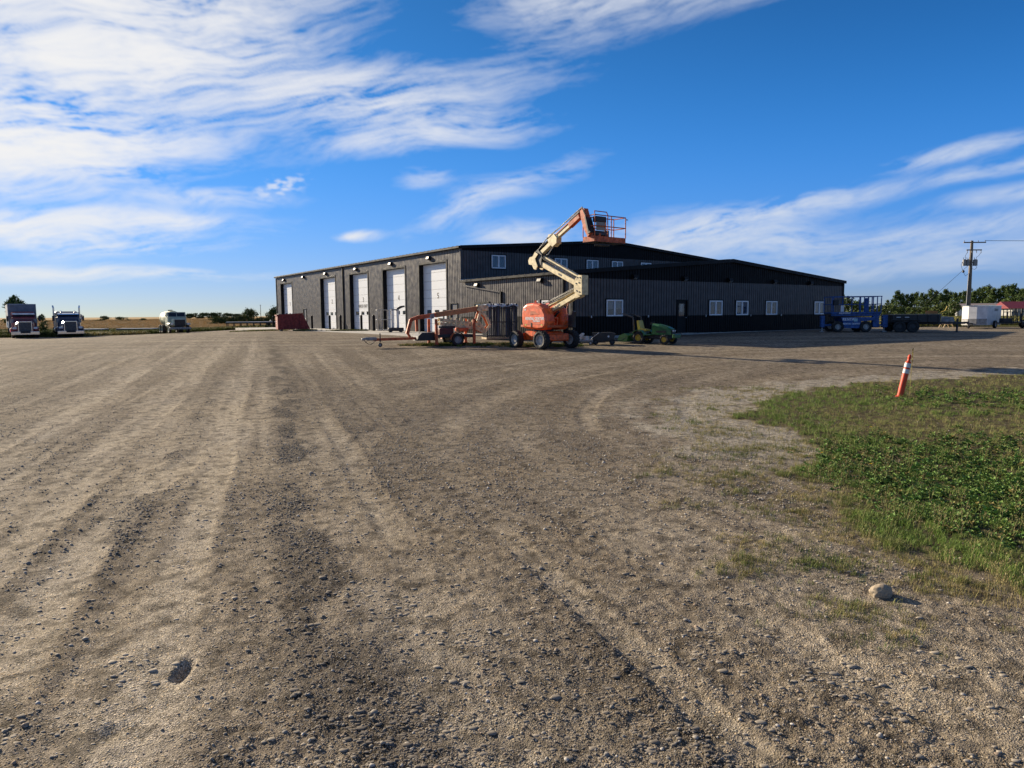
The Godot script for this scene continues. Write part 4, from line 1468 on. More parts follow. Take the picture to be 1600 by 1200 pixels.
func boom_lift() -> void:
	var t := thing("boom_lift", "orange articulated boom lift raised in a zigzag, its basket above the roofline", "boom lift", P(1.52, 33.1))
	# chassis: nose towards the right of the viewer
	var ch := Node3D.new()
	ch.name = "chassis"
	ch.rotation.y = -0.963
	t.add_child(ch, true)
	for q in [[1.0, 1.0, 0.12], [1.0, -1.0, 0.12], [-1.0, 1.0, 0.0], [-1.0, -1.0, 0.0]]:
		wheel(ch, Vector3(q[0] * 1.0, 0.415, q[1] * 0.88), 0.415, 0.34, mats.pale_rim, 18, q[2])
	var f := MB.new()
	f.box(Vector3(0, 0.62, 0), Vector3(1.95, 0.30, 0.92), 0.05)
	f.box(Vector3(0.98, 0.52, 0), Vector3(0.34, 0.34, 1.30), 0.05)
	f.box(Vector3(-0.98, 0.52, 0), Vector3(0.34, 0.34, 1.30), 0.05)
	f.prism([Vector2(-0.6, 0.40), Vector2(0.6, 0.40), Vector2(0.85, 0.60), Vector2(0.7, 0.80), Vector2(-0.7, 0.80), Vector2(-0.85, 0.60)], -0.52, 0.52)
	part("frame", f, mats.orange, ch)
	var sw := MB.new()
	sw.cyl(Vector3(0, 0.78, 0), Vector3(0, 1.02, 0), 0.48, 0.48, 28)
	part("swing_bearing", sw, mats.dark_metal, ch)
	# everything above turns with the boom, which points the way the chassis does
	var B := Transform3D(Basis(Vector3(0.571, 0, 0.821), Vector3.UP, Vector3(-0.821, 0, 0.571)), Vector3(0, 0.11, 0))
	var pl := MB.new(); pl.T = B
	pl.box(Vector3(0.15, 0.92, 0), Vector3(2.3, 0.12, 1.25), 0.02)
	part("turntable", pl, mats.rust_orange, t)
	for s in [1.0, -1.0]:
		# rounded cowl over tank and engine
		var rings := []
		for k in [[-0.02, 0.84], [0.03, 0.95], [0.12, 1.0], [0.34, 1.0], [0.42, 0.97], [0.48, 0.91], [0.52, 0.82]]:
			var ring := []
			var sc: float = k[1]
			for p in [Vector2(-0.60, 0.80), Vector2(0.55, 0.74), Vector2(0.98, 0.78), Vector2(1.16, 0.92), Vector2(1.20, 1.16), Vector2(1.12, 1.48), Vector2(0.92, 1.76), Vector2(0.58, 1.95), Vector2(0.10, 2.02), Vector2(-0.48, 1.99), Vector2(-0.76, 1.86), Vector2(-0.86, 1.60), Vector2(-0.86, 1.10), Vector2(-0.78, 0.88)]:
				ring.append(Vector3(0.20 + (p.x - 0.20) * sc, 1.38 + (p.y - 1.38) * sc, s * (0.20 + k[0])))
			if s < 0.0: ring.reverse()
			rings.append(ring)
		var hb := MB.new(); hb.T = B
		hb.loft(rings)
		var cowl := part("cowl", hb, mats.orange, t)
		if s > 0.0:
			var vent := MB.new(); vent.T = B
			vent.prism([Vector2(-0.10, 1.44), Vector2(-0.04, 1.64), Vector2(0.20, 1.62), Vector2(0.62, 1.48), Vector2(0.10, 1.48)], 0.722, 0.732)
			part("vent", vent, mats.rust_orange, cowl)
			var la := MB.new(); la.T = B
			la.box(Vector3(0.0, 0.99, 0.72), Vector3(0.08, 0.20, 0.04), 0.01)
			part("latch", la, mats.dark_metal, cowl)
			words(cowl, "RENTAL CENTER", B * Transform3D(Basis.IDENTITY, Vector3(0.25, 1.28, 0.724)), 0.135, mats.white_print)
			words(cowl, "EQUIPMENT", B * Transform3D(Basis.IDENTITY, Vector3(0.42, 1.16, 0.724)), 0.07, mats.white_print)
	var bc := MB.new(); bc.T = B
	bc.cyl(Vector3(-0.20, 1.96, 0.3), Vector3(-0.20, 2.14, 0.3), 0.05, 0.04, 10)
	part("beacon", bc, mats.orange, t)
	var ex := MB.new(); ex.T = B
	ex.box(Vector3(0.26, 2.00, 0.42), Vector3(0.20, 0.34, 0.12), 0.03)
	part("exhaust", ex, mats.black_plastic, t)
	# riser: two parallel arms up and forward
	var a1 := MB.new(); a1.T = B
	a1.beam(Vector3(-0.30, 1.64, 0.0), Vector3(2.60, 2.60, 0.0), 0.18, 0.12, Vector3.UP, 0.015)
	part("upper_riser_arm", a1, mats.cream, t)
	var a2 := MB.new(); a2.T = B
	a2.beam(Vector3(-0.05, 1.40, 0.0), Vector3(2.66, 2.36, 0.0), 0.24, 0.20, Vector3.UP, 0.015)
	a2.prism([Vector2(2.50, 2.16), Vector2(2.80, 2.24), Vector2(2.90, 2.40), Vector2(2.56, 2.50)], -0.14, 0.14)
	part("lower_riser_arm", a2, mats.cream, t)
	var cy := MB.new(); cy.T = B
	cy.cyl(Vector3(0.40, 1.05, 0.0), Vector3(1.18, 1.60, 0.0), 0.055, 0.055, 12)
	part("lift_cylinder", cy, mats.dark_metal, t)
	cy = MB.new(); cy.T = B
	cy.cyl(Vector3(1.18, 1.60, 0.0), Vector3(1.66, 1.94, 0.0), 0.032, 0.032, 10)
	part("cylinder_rod", cy, mats.chrome, t)
	var tb := MB.new(); tb.T = B
	tb.box(Vector3(1.50, 1.15, -0.50), Vector3(0.42, 0.60, 0.16), 0.03)
	tb.beam(Vector3(1.62, 0.95, -0.4), Vector3(1.80, 1.60, -0.4), 0.12, 0.16)
	part("counterweight_bracket", tb, mats.dark_metal, t)
	var hose := MB.new(); hose.T = B
	hose.tube([Vector3(1.55, 0.96, 0.10), Vector3(1.82, 1.20, 0.12), Vector3(1.92, 1.48, 0.12), Vector3(1.86, 1.72, 0.10), Vector3(1.96, 1.98, 0.08)], 0.022)
	part("hose", hose, mats.rust_orange, t)
	# upright link between riser and upper arms
	for s in [-1.0, 1.0]:
		var up := MB.new(); up.T = B
		up.prism([Vector2(2.46, 2.46), Vector2(2.66, 2.32), Vector2(2.98, 2.32), Vector2(2.98, 3.16), Vector2(2.74, 3.18), Vector2(2.52, 3.02), Vector2(2.44, 2.76)], s * 0.16 - 0.02, s * 0.16 + 0.02)
		part("upright_plate", up, mats.cream, t)
		for h in [Vector2(2.68, 3.08), Vector2(2.86, 3.06), Vector2(2.60, 2.82), Vector2(2.80, 2.84), Vector2(2.64, 2.50), Vector2(2.82, 2.44)]:
			var pin := MB.new(); pin.T = B
			pin.cyl(Vector3(h.x, h.y, s * 0.175), Vector3(h.x, h.y, s * 0.20), 0.034, 0.034, 10)
			part("pin", pin, mats.dark_metal, t)
	var ub := MB.new(); ub.T = B
	ub.box(Vector3(2.995, 2.74, 0), Vector3(0.03, 0.85, 0.34), 0.005)
	part("upright_back", ub, mats.cream, t)
	var lk := MB.new(); lk.T = B
	lk.box(Vector3(2.60, 2.54, 0), Vector3(0.18, 0.20, 0.30), 0.02)
	part("upright_link", lk, mats.dark_metal, t)
	# upper arms, back over the cowl
	var c1 := MB.new(); c1.T = B
	c1.beam(Vector3(2.72, 3.06, 0.0), Vector3(0.10, 4.16, 0.0), 0.18, 0.11, Vector3.UP, 0.015)
	part("upper_link_arm", c1, mats.cream, t)
	var c2 := MB.new(); c2.T = B
	c2.beam(Vector3(2.58, 2.80, 0.0), Vector3(-0.20, 3.90, 0.0), 0.24, 0.23, Vector3.UP, 0.015)
	part("lower_link_arm", c2, mats.cream, t)
	for s in [-1.0, 1.0]:
		var kn := MB.new(); kn.T = B
		kn.prism([Vector2(-0.92, 4.04), Vector2(-0.80, 4.19), Vector2(-0.56, 4.22), Vector2(-0.38, 4.42), Vector2(-0.15, 4.30), Vector2(-0.38, 4.10), Vector2(-0.19, 3.74), Vector2(-0.30, 3.58), Vector2(-0.47, 3.62), Vector2(-0.62, 3.82), Vector2(-0.86, 3.86)], s * 0.19 - 0.025, s * 0.19 + 0.025)
		part("knuckle_plate", kn, mats.cream, t)
	var kb := MB.new(); kb.T = B
	kb.prism([Vector2(-0.60, 4.10), Vector2(-0.20, 4.50), Vector2(0.08, 4.24), Vector2(0.0, 3.80), Vector2(-0.22, 3.66), Vector2(-0.46, 3.78)], -0.15, 0.15)
	part("knuckle", kb, mats.dark_metal, t)
	# main boom
	var O := Vector3(-0.62, 4.20, 0.0)
	var D := (Vector3(2.72, 5.80, 0.0) - O).normalized()
	var U := Vector3(-D.y, D.x, 0.0)
	var mb := MB.new(); mb.T = B
	mb.beam(O + D * 0.10 - U * 0.10, O + D * 2.00 - U * 0.06, 0.22, 0.20, U, 0.015)
	part("main_boom", mb, mats.cream, t)
	mb = MB.new(); mb.T = B
	mb.beam(O + D * 0.12 + U * 0.13, O + D * 1.80 + U * 0.13, 0.20, 0.10, U, 0.02)
	part("hose_carrier", mb, mats.black_plastic, t)
	mb = MB.new(); mb.T = B
	mb.prism([Vector2(0.48, 4.96), Vector2(0.60, 5.14), Vector2(0.98, 5.12), Vector2(1.18, 4.94), Vector2(1.16, 4.70), Vector2(0.88, 4.56), Vector2(0.60, 4.72)], -0.15, 0.15)
	part("boom_collar", mb, mats.cream, t)
	mb = MB.new(); mb.T = B
	mb.beam(O + D * 1.95 - U * 0.03, O + D * 3.00 - U * 0.05, 0.18, 0.17, U, 0.012)
	part("inner_boom", mb, mats.cream, t)
	mb = MB.new(); mb.T = B
	mb.beam(O + D * 1.70 + U * 0.11, O + D * 3.10 + U * 0.11, 0.12, 0.06, U, 0.01)
	part("hose_track", mb, mats.rust_orange, t)
	mb = MB.new(); mb.T = B
	mb.beam(O + D * 2.85 - U * 0.04, O + D * 3.66 - U * 0.03, 0.22, 0.24, U, 0.02)
	part("boom_nose", mb, mats.rust_orange, t)
	mb = MB.new(); mb.T = B
	mb.beam(O + D * 2.95 + U * 0.14, O + D * 3.72 + U * 0.14, 0.14, 0.09, U, 0.02)
	part("nose_cover", mb, mats.black_plastic, t)
	mb = MB.new(); mb.T = B
	mb.cyl(Vector3(-0.08, 3.88, 0.0), Vector3(0.36, 4.25, 0.0), 0.05, 0.05, 10)
	part("lift_cylinder", mb, mats.dark_metal, t)
	mb = MB.new(); mb.T = B
	mb.cyl(Vector3(0.36, 4.25, 0.0), Vector3(0.80, 4.62, 0.0), 0.028, 0.028, 8)
	part("cylinder_rod", mb, mats.chrome, t)
	# jib down to the basket
	mb = MB.new(); mb.T = B
	mb.prism([Vector2(2.74, 6.05), Vector2(3.04, 6.02), Vector2(3.16, 5.70), Vector2(3.46, 4.92), Vector2(3.28, 4.78), Vector2(3.05, 5.10), Vector2(2.86, 5.55)], -0.12, 0.12)
	part("jib", mb, mats.rust_orange, t)
	mb = MB.new(); mb.T = B
	mb.prism([Vector2(3.08, 5.66), Vector2(3.24, 5.62), Vector2(3.48, 4.96), Vector2(3.32, 4.90)], -0.145, 0.145)
	part("jib_cylinder", mb, mats.dark_metal, t)
	mb = MB.new(); mb.T = B
	mb.beam(Vector3(3.34, 4.86, 0.0), Vector3(3.60, 4.80, -0.35), 0.16, 0.24)
	part("platform_rotator", mb, mats.rust_orange, t)
	for e in [[Vector3(0.05, 1.95, 0.10), Vector3(1.30, 2.30, 0.12), Vector3(2.50, 2.66, 0.12), Vector3(2.74, 2.86, 0.10), Vector3(2.50, 3.12, 0.11), Vector3(1.30, 3.62, 0.12), Vector3(0.20, 4.08, 0.12), Vector3(-0.30, 4.50, 0.10)], [Vector3(-0.30, 4.52, 0.08), Vector3(0.50, 5.02, 0.14), Vector3(1.40, 5.40, 0.12), Vector3(2.40, 5.86, 0.12), Vector3(2.90, 6.10, 0.10), Vector3(3.20, 5.70, 0.15), Vector3(3.44, 5.02, 0.16)]]:
		for off in [0.0, 0.045]:
			var hs := MB.new(); hs.T = B
			var pts := []
			for p in e: pts.append(p + Vector3(0, -off, off * 0.4))
			hs.tube(pts, 0.016, 6)
			part("hydraulic_hose", hs, mats.black_plastic, t)
	for e in [[Vector3(1.30, 1.885, 0.123), 0.22, 0.09], [Vector3(0.75, 1.70, 0.123), 0.10, 0.08], [Vector3(1.40, 3.265, 0.123), 0.26, 0.08]]:
		var dc := MB.new(); dc.T = B * Transform3D(Basis(Vector3(0, 0, 1), 0.34 if e[0].y < 3.0 else -0.377), e[0])
		dc.box(Vector3.ZERO, Vector3(e[1], e[2], 0.004))
		part("decal", dc, mats.black_print if e[1] > 0.2 else mats.yellow, t)
	for e in [[0.80, 0.98], [-0.45, 0.98], [-0.48, 1.70]]:
		var dc := MB.new(); dc.T = B
		dc.box(Vector3(e[0], e[1], 0.724), Vector3(0.12, 0.08, 0.004))
		part("decal", dc, mats.white_paint if e[1] > 1.5 else mats.yellow, t)
	var seam := MB.new(); seam.T = B
	seam.box(Vector3(0.18, 1.02, 0.7225), Vector3(1.55, 0.012, 0.004))
	part("cowl_seam", seam, mats.dark_metal, t)
	var ant := MB.new(); ant.T = B
	ant.tube([Vector3(1.60, 0.98, 0.45), Vector3(1.66, 1.30, 0.45), Vector3(1.40, 1.34, 0.45)], 0.02, 8)
	part("hand_rail", ant, mats.rust_orange, t)
	basket(t)

func basket(t: Node3D) -> void:
	# long side runs to the right and away; own axes: x along the long side, z towards the viewer
	var n := Node3D.new()
	n.name = "basket"
	n.transform = Transform3D(Basis(Vector3(0.79, 0, -0.613), Vector3.UP, Vector3(0.613, 0, 0.79)), Vector3(3.58 - 1.52, 4.66, 33.1 - 30.1))
	t.add_child(n, true)
	var L := 1.90
	var W := 0.72
	var fl := MB.new()
	fl.box(Vector3(L * 0.5, 0.03, -W * 0.5), Vector3(L, 0.05, W), 0.01)
	fl.box(Vector3(L * 0.42, -0.06, -W * 0.5), Vector3(0.7, 0.12, 0.3), 0.02)
	part("floor", fl, mats.dark_metal, n)
	for e in [[Vector3(L * 0.5, 0.14, 0.0), Vector3(L, 0.23, 0.02)], [Vector3(L * 0.5, 0.14, -W), Vector3(L, 0.23, 0.02)], [Vector3(0.0, 0.14, -W * 0.5), Vector3(0.02, 0.23, W - 0.03)], [Vector3(L, 0.14, -W * 0.5), Vector3(0.02, 0.23, W - 0.03)]]:
		var b := MB.new()
		b.box(e[0], e[1], 0.004)
		part("toe_board", b, mats.rust_orange, n)
	var posts := [Vector2(0, 0), Vector2(0.78, 0), Vector2(1.00, 0), Vector2(L, 0), Vector2(0, -W), Vector2(0.7, -W), Vector2(1.4, -W), Vector2(L, -W)]
	for p in posts:
		var b := MB.new()
		b.cyl(Vector3(p.x, 0.25, p.y), Vector3(p.x, 1.14, p.y), 0.022, 0.022, 8)
		part("post", b, mats.rust_orange, n)
	for y in [0.68, 1.14]:
		for e in [[Vector3(0, y, 0), Vector3(L, y, 0)], [Vector3(0, y, -W), Vector3(L, y, -W)], [Vector3(0, y, 0), Vector3(0, y, -W)], [Vector3(L, y, 0), Vector3(L, y, -W)]]:
			var b := MB.new()
			b.cyl(e[0], e[1], 0.022, 0.022, 8)
			part("rail", b, mats.rust_orange, n)
	var hr := MB.new()
	hr.tube([Vector3(0, 1.14, 0), Vector3(0.02, 1.30, -0.05), Vector3(0.75, 1.30, -0.05), Vector3(0.80, 1.14, 0)], 0.02)
	part("hoop_rail", hr, mats.rust_orange, n)
	var cb := MB.new()
	cb.box(Vector3(0.44, 0.98, -0.16), Vector3(0.62, 0.24, 0.26), 0.03)
	part("control_box", cb, mats.black_plastic, n)
	var pn := MB.new()
	pn.box(Vector3(0.42, 0.68, -0.06), Vector3(0.56, 0.36, 0.03), 0.01)
	part("placard", pn, paint("placard", Color(0.36, 0.34, 0.29), 0.7), n)
	var bag := MB.new()
	bag.box(Vector3(0.40, 0.36, -0.18), Vector3(0.66, 0.26, 0.36), 0.08)
	part("tool_tray", bag, mats.black_plastic, n)
	var ds := MB.new()
	ds.box(Vector3(1.40, 0.45, -W + 0.05), Vector3(0.26, 0.34, 0.08), 0.02)
	part("document_box", ds, mats.dark_metal, n)
	var gt := MB.new()
	gt.cyl(Vector3(L, 1.06, 0.0), Vector3(L + 0.14, 1.06, 0.0), 0.02, 0.02, 8)
	part("gate_latch", gt, mats.rust_orange, n)

func tow_lift() -> void:
	var t := thing("towable_lift", "rusty orange towable boom lift on a trailer frame, boom folded flat", "boom lift", P(-3.0, 35.4), -2.74)
	# own axes: x towards the hitch, z away from the viewer
	for s in [-1.0, 1.0]:
		wheel(t, Vector3(0, 0.31, s * 0.76), 0.31, 0.21, mats.grey_paint, 0)
		var fe := MB.new()
		fe.T = Transform3D(Basis.IDENTITY, Vector3(0, 0.31, s * 0.76))
		for k in 7:
			var a0 := PI * k / 7.0
			var a1 := PI * (k + 1) / 7.0
			fe.beam(Vector3(cos(a0), sin(a0), 0) * 0.37, Vector3(cos(a1), sin(a1), 0) * 0.37, 0.26, 0.02, Vector3(cos(a0), sin(a0), 0))
		part("fender", fe, mats.rust_orange, t)
	var f := MB.new()
	f.box(Vector3(0.1, 0.48, 0), Vector3(2.0, 0.16, 1.1), 0.02)
	part("frame", f, mats.dark_metal, t)
	f = MB.new()
	f.box(Vector3(0.45, 0.64, 0), Vector3(0.75, 0.46, 0.9), 0.05)
	part("pedestal", f, paint("dark_red", Color(0.12, 0.020, 0.016), 0.5), t)
	f = MB.new()
	f.cyl(Vector3(0.30, 0.86, 0), Vector3(0.30, 0.98, 0), 0.42, 0.42, 24)
	part("turntable", f, mats.black_plastic, t)
	f = MB.new()
	f.box(Vector3(-0.45, 0.78, -0.10), Vector3(0.55, 0.20, 0.7), 0.05)
	part("engine_cover", f, mats.orange, t)
	f = MB.new()
	f.beam(Vector3(0.9, 0.40, 0), Vector3(4.05, 0.36, 0), 0.12, 0.13, Vector3.UP, 0.01)
	part("drawbar", f, mats.rust_orange, t)
	f = MB.new()
	f.box(Vector3(4.15, 0.40, 0), Vector3(0.50, 0.16, 0.22), 0.04)
	f.beam(Vector3(4.3, 0.44, 0), Vector3(4.62, 0.37, 0), 0.12, 0.12, Vector3.UP, 0.03)
	part("coupler", f, mats.grey_paint, t)
	var ch := MB.new()
	for s in [-0.09, 0.09]:
		var pts := []
		for k in 9:
			var u := k / 8.0
			pts.append(Vector3(3.95 + u * 0.55, 0.33 - 0.20 * sin(PI * u), s))
		ch.tube(pts, 0.010, 6)
	part("safety_chain", ch, mats.dark_metal, t)
	var j := MB.new()
	j.cyl(Vector3(3.75, 0.22, -0.12), Vector3(3.75, 0.66, -0.12), 0.03, 0.03, 10)
	j.beam(Vector3(3.75, 0.68, -0.20), Vector3(3.75, 0.68, -0.04), 0.02, 0.02)
	part("jockey_jack", j, mats.dark_metal, t)
	wheel(t, Vector3(3.75, 0.10, -0.12), 0.10, 0.06, mats.grey_paint, 0)
	var bx := MB.new()
	bx.prism([Vector2(1.06, 0.28), Vector2(1.98, 0.28), Vector2(1.94, 0.50), Vector2(1.76, 0.66), Vector2(1.06, 0.68)], -0.50, 0.42)
	part("battery_box", bx, mats.black_plastic, t)
	for q in [[1.06, -0.66], [-0.92, -0.66], [1.06, 0.66], [-0.92, 0.66]]:
		var o := MB.new()
		o.beam(Vector3(q[0], 0.13, q[1]), Vector3(q[0], 1.34, q[1]), 0.12, 0.13, Vector3(1, 0, 0), 0.01)
		o.box(Vector3(q[0], 0.10, q[1]), Vector3(0.18, 0.06, 0.18), 0.01)
		part("outrigger", o, mats.rust_orange, t)
		var br := MB.new()
		br.beam(Vector3(q[0], 0.50, q[1]), Vector3(q[0], 0.50, q[1] * 0.7), 0.10, 0.12)
		part("outrigger_hinge", br, mats.rust_orange, t)
	# folded booms
	var b := MB.new()
	b.beam(Vector3(1.80, 1.42, 0.0), Vector3(-0.30, 1.70, 0.0), 0.20, 0.20, Vector3.UP, 0.01)
	part("fly_boom", b, mats.rust_orange, t)
	b = MB.new()
	b.beam(Vector3(0.9, 1.535, 0.0), Vector3(-1.75, 1.90, 0.0), 0.26, 0.25, Vector3.UP, 0.01)
	part("main_boom", b, paint("faded_orange", Color(0.50, 0.235, 0.095), 0.6), t)
	b = MB.new()
	b.box(Vector3(-1.62, 1.88, 0.0), Vector3(0.6, 0.30, 0.28), 0.03)
	part("boom_end", b, mats.cream, t)
	b = MB.new()
	b.beam(Vector3(1.78, 1.44, 0.0), Vector3(2.18, 1.30, 0.0), 0.14, 0.16)
	b.beam(Vector3(2.16, 1.32, 0.0), Vector3(2.36, 0.62, 0.0), 0.14, 0.16)
	b.beam(Vector3(2.36, 0.66, 0.0), Vector3(2.22, 0.46, 0.0), 0.10, 0.10)
	part("jib", b, mats.rust_orange, t)
	b = MB.new()
	b.beam(Vector3(1.86, 1.38, 0.1), Vector3(1.84, 0.72, 0.1), 0.12, 0.12)
	part("rotator_arm", b, mats.rust_orange, t)
	b = MB.new()
	b.cyl(Vector3(1.10, 1.48, -0.14), Vector3(1.10, 1.48, -0.06), 0.125, 0.125, 18)
	part("reflector_disc", b, mats.grey_paint, t)
	for e in [[0.72, 1.30, -1.50, 1.02], [0.72, 1.10, -1.50, 0.82]]:
		for s in [-0.16, 0.16]:
			b = MB.new()
			b.beam(Vector3(e[0], e[1], s), Vector3(e[2], e[3], s), 0.05, 0.17)
			part("riser_arm", b, mats.cream, t)
	for x in [0.55, 0.35, 0.12, -0.10, -0.32, -0.54, -0.76, -0.98]:
		b = MB.new()
		b.beam(Vector3(x, 0.92 + 0.12 * x, -0.19), Vector3(x - 0.03, 1.40 + 0.12 * x, -0.19), 0.03, 0.09)
		part("riser_web", b, mats.cream, t)
	for e in [[-1.30, 1.84, -1.78, 1.42], [-1.78, 1.42, -1.98, 0.98], [-1.98, 0.98, -1.66, 0.62], [-1.10, 0.90, -1.66, 0.62], [-1.46, 1.72, -1.30, 1.20], [-1.30, 1.20, -1.70, 0.72]]:
		for s in [-0.18, 0.18]:
			b = MB.new()
			b.beam(Vector3(e[0], e[1], s), Vector3(e[2], e[3], s), 0.05, 0.14, Vector3.UP, 0.01)
			part("tower_link", b, mats.cream if s < 0 else mats.rust_orange, t)
	b = MB.new()
	b.cyl(Vector3(-0.8, 0.92, 0.0), Vector3(-1.5, 1.4, 0.0), 0.05, 0.05, 10)
	part("lift_cylinder", b, mats.dark_metal, t)

func mast_lift() -> void:
	var t := thing("mast_lift", "grey vertical mast lift with a guard rail standing before door four", "personnel lift", P(-9.45, 54.0), 0.35)
	var b := MB.new()
	b.box(Vector3(0.45, 0.22, 0), Vector3(1.15, 0.26, 0.76), 0.03)
	part("base", b, mats.dark_metal, t)
	for q in [[0.05, 0.3], [0.85, 0.3], [0.05, -0.3], [0.85, -0.3]]:
		wheel(t, Vector3(q[0], 0.1, q[1]), 0.10, 0.08, mats.grey_paint, 0)
	for x in [0.22, 0.62]:
		b = MB.new()
		b.box(Vector3(x, 1.02, 0), Vector3(0.20, 1.34, 0.22), 0.02)
		part("mast", b, mats.white_paint, t)
	b = MB.new()
	b.box(Vector3(0.42, 1.74, 0), Vector3(0.62, 0.10, 0.26), 0.02)
	part("mast_head", b, mats.grey_paint, t)
	b = MB.new()
	b.prism([Vector2(0.62, 1.72), Vector2(0.92, 1.86), Vector2(1.22, 1.98), Vector2(1.16, 2.06), Vector2(0.82, 2.02), Vector2(0.56, 1.84)], -0.10, 0.10)
	part("control_head", b, mats.dark_metal, t)
	b = MB.new()
	b.box(Vector3(-0.55, 0.20, 0), Vector3(0.95, 0.06, 0.66), 0.01)
	part("platform", b, mats.grey_paint, t)
	for q in [[-1.0, 0.31], [-0.62, 0.31], [-0.12, 0.31], [-1.0, -0.31], [-0.62, -0.31], [-0.12, -0.31]]:
		b = MB.new()
		b.cyl(Vector3(q[0], 0.22, q[1]), Vector3(q[0], 1.72, q[1]), 0.022, 0.022, 8)
		part("post", b, mats.pale_rim, t)
	for y in [0.98, 1.72]:
		for z in [-0.31, 0.31]:
			b = MB.new()
			b.cyl(Vector3(-1.0, y, z), Vector3(0.1, y, z), 0.022, 0.022, 8)
			part("rail", b, mats.pale_rim, t)
		b = MB.new()
		b.cyl(Vector3(-1.0, y, -0.31), Vector3(-1.0, y, 0.31), 0.022, 0.022, 8)
		part("rail", b, mats.pale_rim, t)

func scissor_lift() -> void:
	var t := thing("scissor_lift", "blue rough terrain scissor lift parked at the corner of the building", "scissor lift", P(22.9, 46.9), -0.12)
	for q in [[-1.15, 0.78], [0.62, 0.78], [-1.15, -0.78], [0.62, -0.78]]:
		wheel(t, Vector3(q[0], 0.36, q[1]), 0.36, 0.28, mats.pale_rim, 14, 0.0, 0.5)
	var b := MB.new()
	b.prism([Vector2(-0.72, 0.26), Vector2(0.22, 0.26), Vector2(0.34, 0.70), Vector2(1.2, 0.78), Vector2(1.2, 0.98), Vector2(-0.95, 0.98), Vector2(-0.80, 0.70)], -0.80, 0.80)
	part("chassis", b, mats.blue, t)
	for k in 4:
		for z in [-0.45, 0.45]:
			var s := MB.new()
			var y := 0.99 + 0.05 * k
			s.beam(Vector3(-1.3, y, z), Vector3(1.2, y + 0.045, z), 0.05, 0.035)
			part("scissor_arm", s, mats.dark_metal, t)
	b = MB.new()
	b.box(Vector3(0.0, 1.26, 0), Vector3(3.15, 0.12, 1.6), 0.02)
	b.box(Vector3(0.0, 1.14, 0.70), Vector3(3.1, 0.16, 0.08), 0.01)
	part("platform", b, mats.blue, t)
	for x in [-1.55, -0.95, -0.35, 0.25, 0.75, 1.05, 1.30, 1.55]:
		for z in [-0.78, 0.78]:
			if x > -1.0 and x < 0.2 and z > 0.0:
				continue
			b = MB.new()
			b.beam(Vector3(x, 1.30, z), Vector3(x, 2.34, z), 0.05, 0.05)
			part("post", b, mats.blue, t)
	for y in [1.84, 2.34]:
		for z in [-0.78, 0.78]:
			if y < 2.0 and z > 0.0:
				continue
			b = MB.new()
			b.beam(Vector3(-1.6, y, z), Vector3(1.6, y, z), 0.05, 0.05)
			part("rail", b, mats.blue, t)
		for x in [-1.58, 1.58]:
			b = MB.new()
			b.beam(Vector3(x, y, -0.78), Vector3(x, y, 0.78), 0.05, 0.05)
			part("rail", b, mats.blue, t)
	b = MB.new()
	b.box(Vector3(-1.25, 1.95, 0.55), Vector3(0.34, 0.36, 0.3), 0.03)
	part("control_box", b, mats.black_plastic, t)
	b = MB.new()
	b.box(Vector3(-0.82, 1.55, 0.60), Vector3(0.22, 0.42, 0.03), 0.005)
	part("placard", b, mats.white_paint, t)
	b = MB.new()
	b.box(Vector3(0.92, 1.75, 0.0), Vector3(0.22, 1.0, 0.2), 0.02)
	part("gate_post", b, mats.blue, t)
	# ladder and outrigger boxes at the right-hand end
	b = MB.new()
	b.box(Vector3(1.30, 0.72, 0.55), Vector3(0.40, 0.86, 0.30), 0.03)
	part("outrigger_box", b, mats.blue, t)
	b = MB.new()
	b.box(Vector3(1.92, 0.70, 0.45), Vector3(0.34, 0.80, 0.30), 0.03)
	part("outrigger_box", b, mats.blue, t)
	b = MB.new()
	b.box(Vector3(-2.02, 0.70, 0.45), Vector3(0.26, 0.78, 0.30), 0.03)
	part("outrigger_box", b, mats.blue, t)
	b = MB.new()
	b.beam(Vector3(1.2, 0.44, 0.4), Vector3(1.95, 0.44, 0.4), 0.16, 0.12)
	b.beam(Vector3(-1.0, 0.46, 0.4), Vector3(-2.0, 0.46, 0.4), 0.16, 0.12)
	part("outrigger_beam", b, mats.blue, t)
	for x in [-2.02, 1.92]:
		b = MB.new()
		b.cyl(Vector3(x, 0.0, 0.45), Vector3(x, 0.06, 0.45), 0.16, 0.14, 14)
		b.cyl(Vector3(x, 0.06, 0.45), Vector3(x, 0.34, 0.45), 0.04, 0.04, 8)
		part("outrigger_foot", b, mats.pale_rim, t)
	for k in 3:
		b = MB.new()
		b.beam(Vector3(1.52, 0.42 + k * 0.26, 0.62), Vector3(1.76, 0.42 + k * 0.26, 0.62), 0.03, 0.03)
		part("ladder_rung", b, mats.grey_paint, t)
	b = MB.new()
	b.box(Vector3(-0.02, 0.80, 0.803), Vector3(0.24, 0.20, 0.006))
	part("decal", b, paint("decal", Color(0.35, 0.52, 0.55), 0.5, 0.0, false), t)
	words(t, "EQUIPMENT", Transform3D(Basis.IDENTITY, Vector3(-0.72, 1.25, 0.80)), 0.09, mats.white_print)
	words(t, "RENTAL", Transform3D(Basis.IDENTITY, Vector3(-0.42, 0.84, 0.80)), 0.17, mats.white_print)
	words(t, "RENTAL CENTER", Transform3D(Basis.IDENTITY, Vector3(-0.28, 0.55, 0.80)), 0.10, mats.white_print)

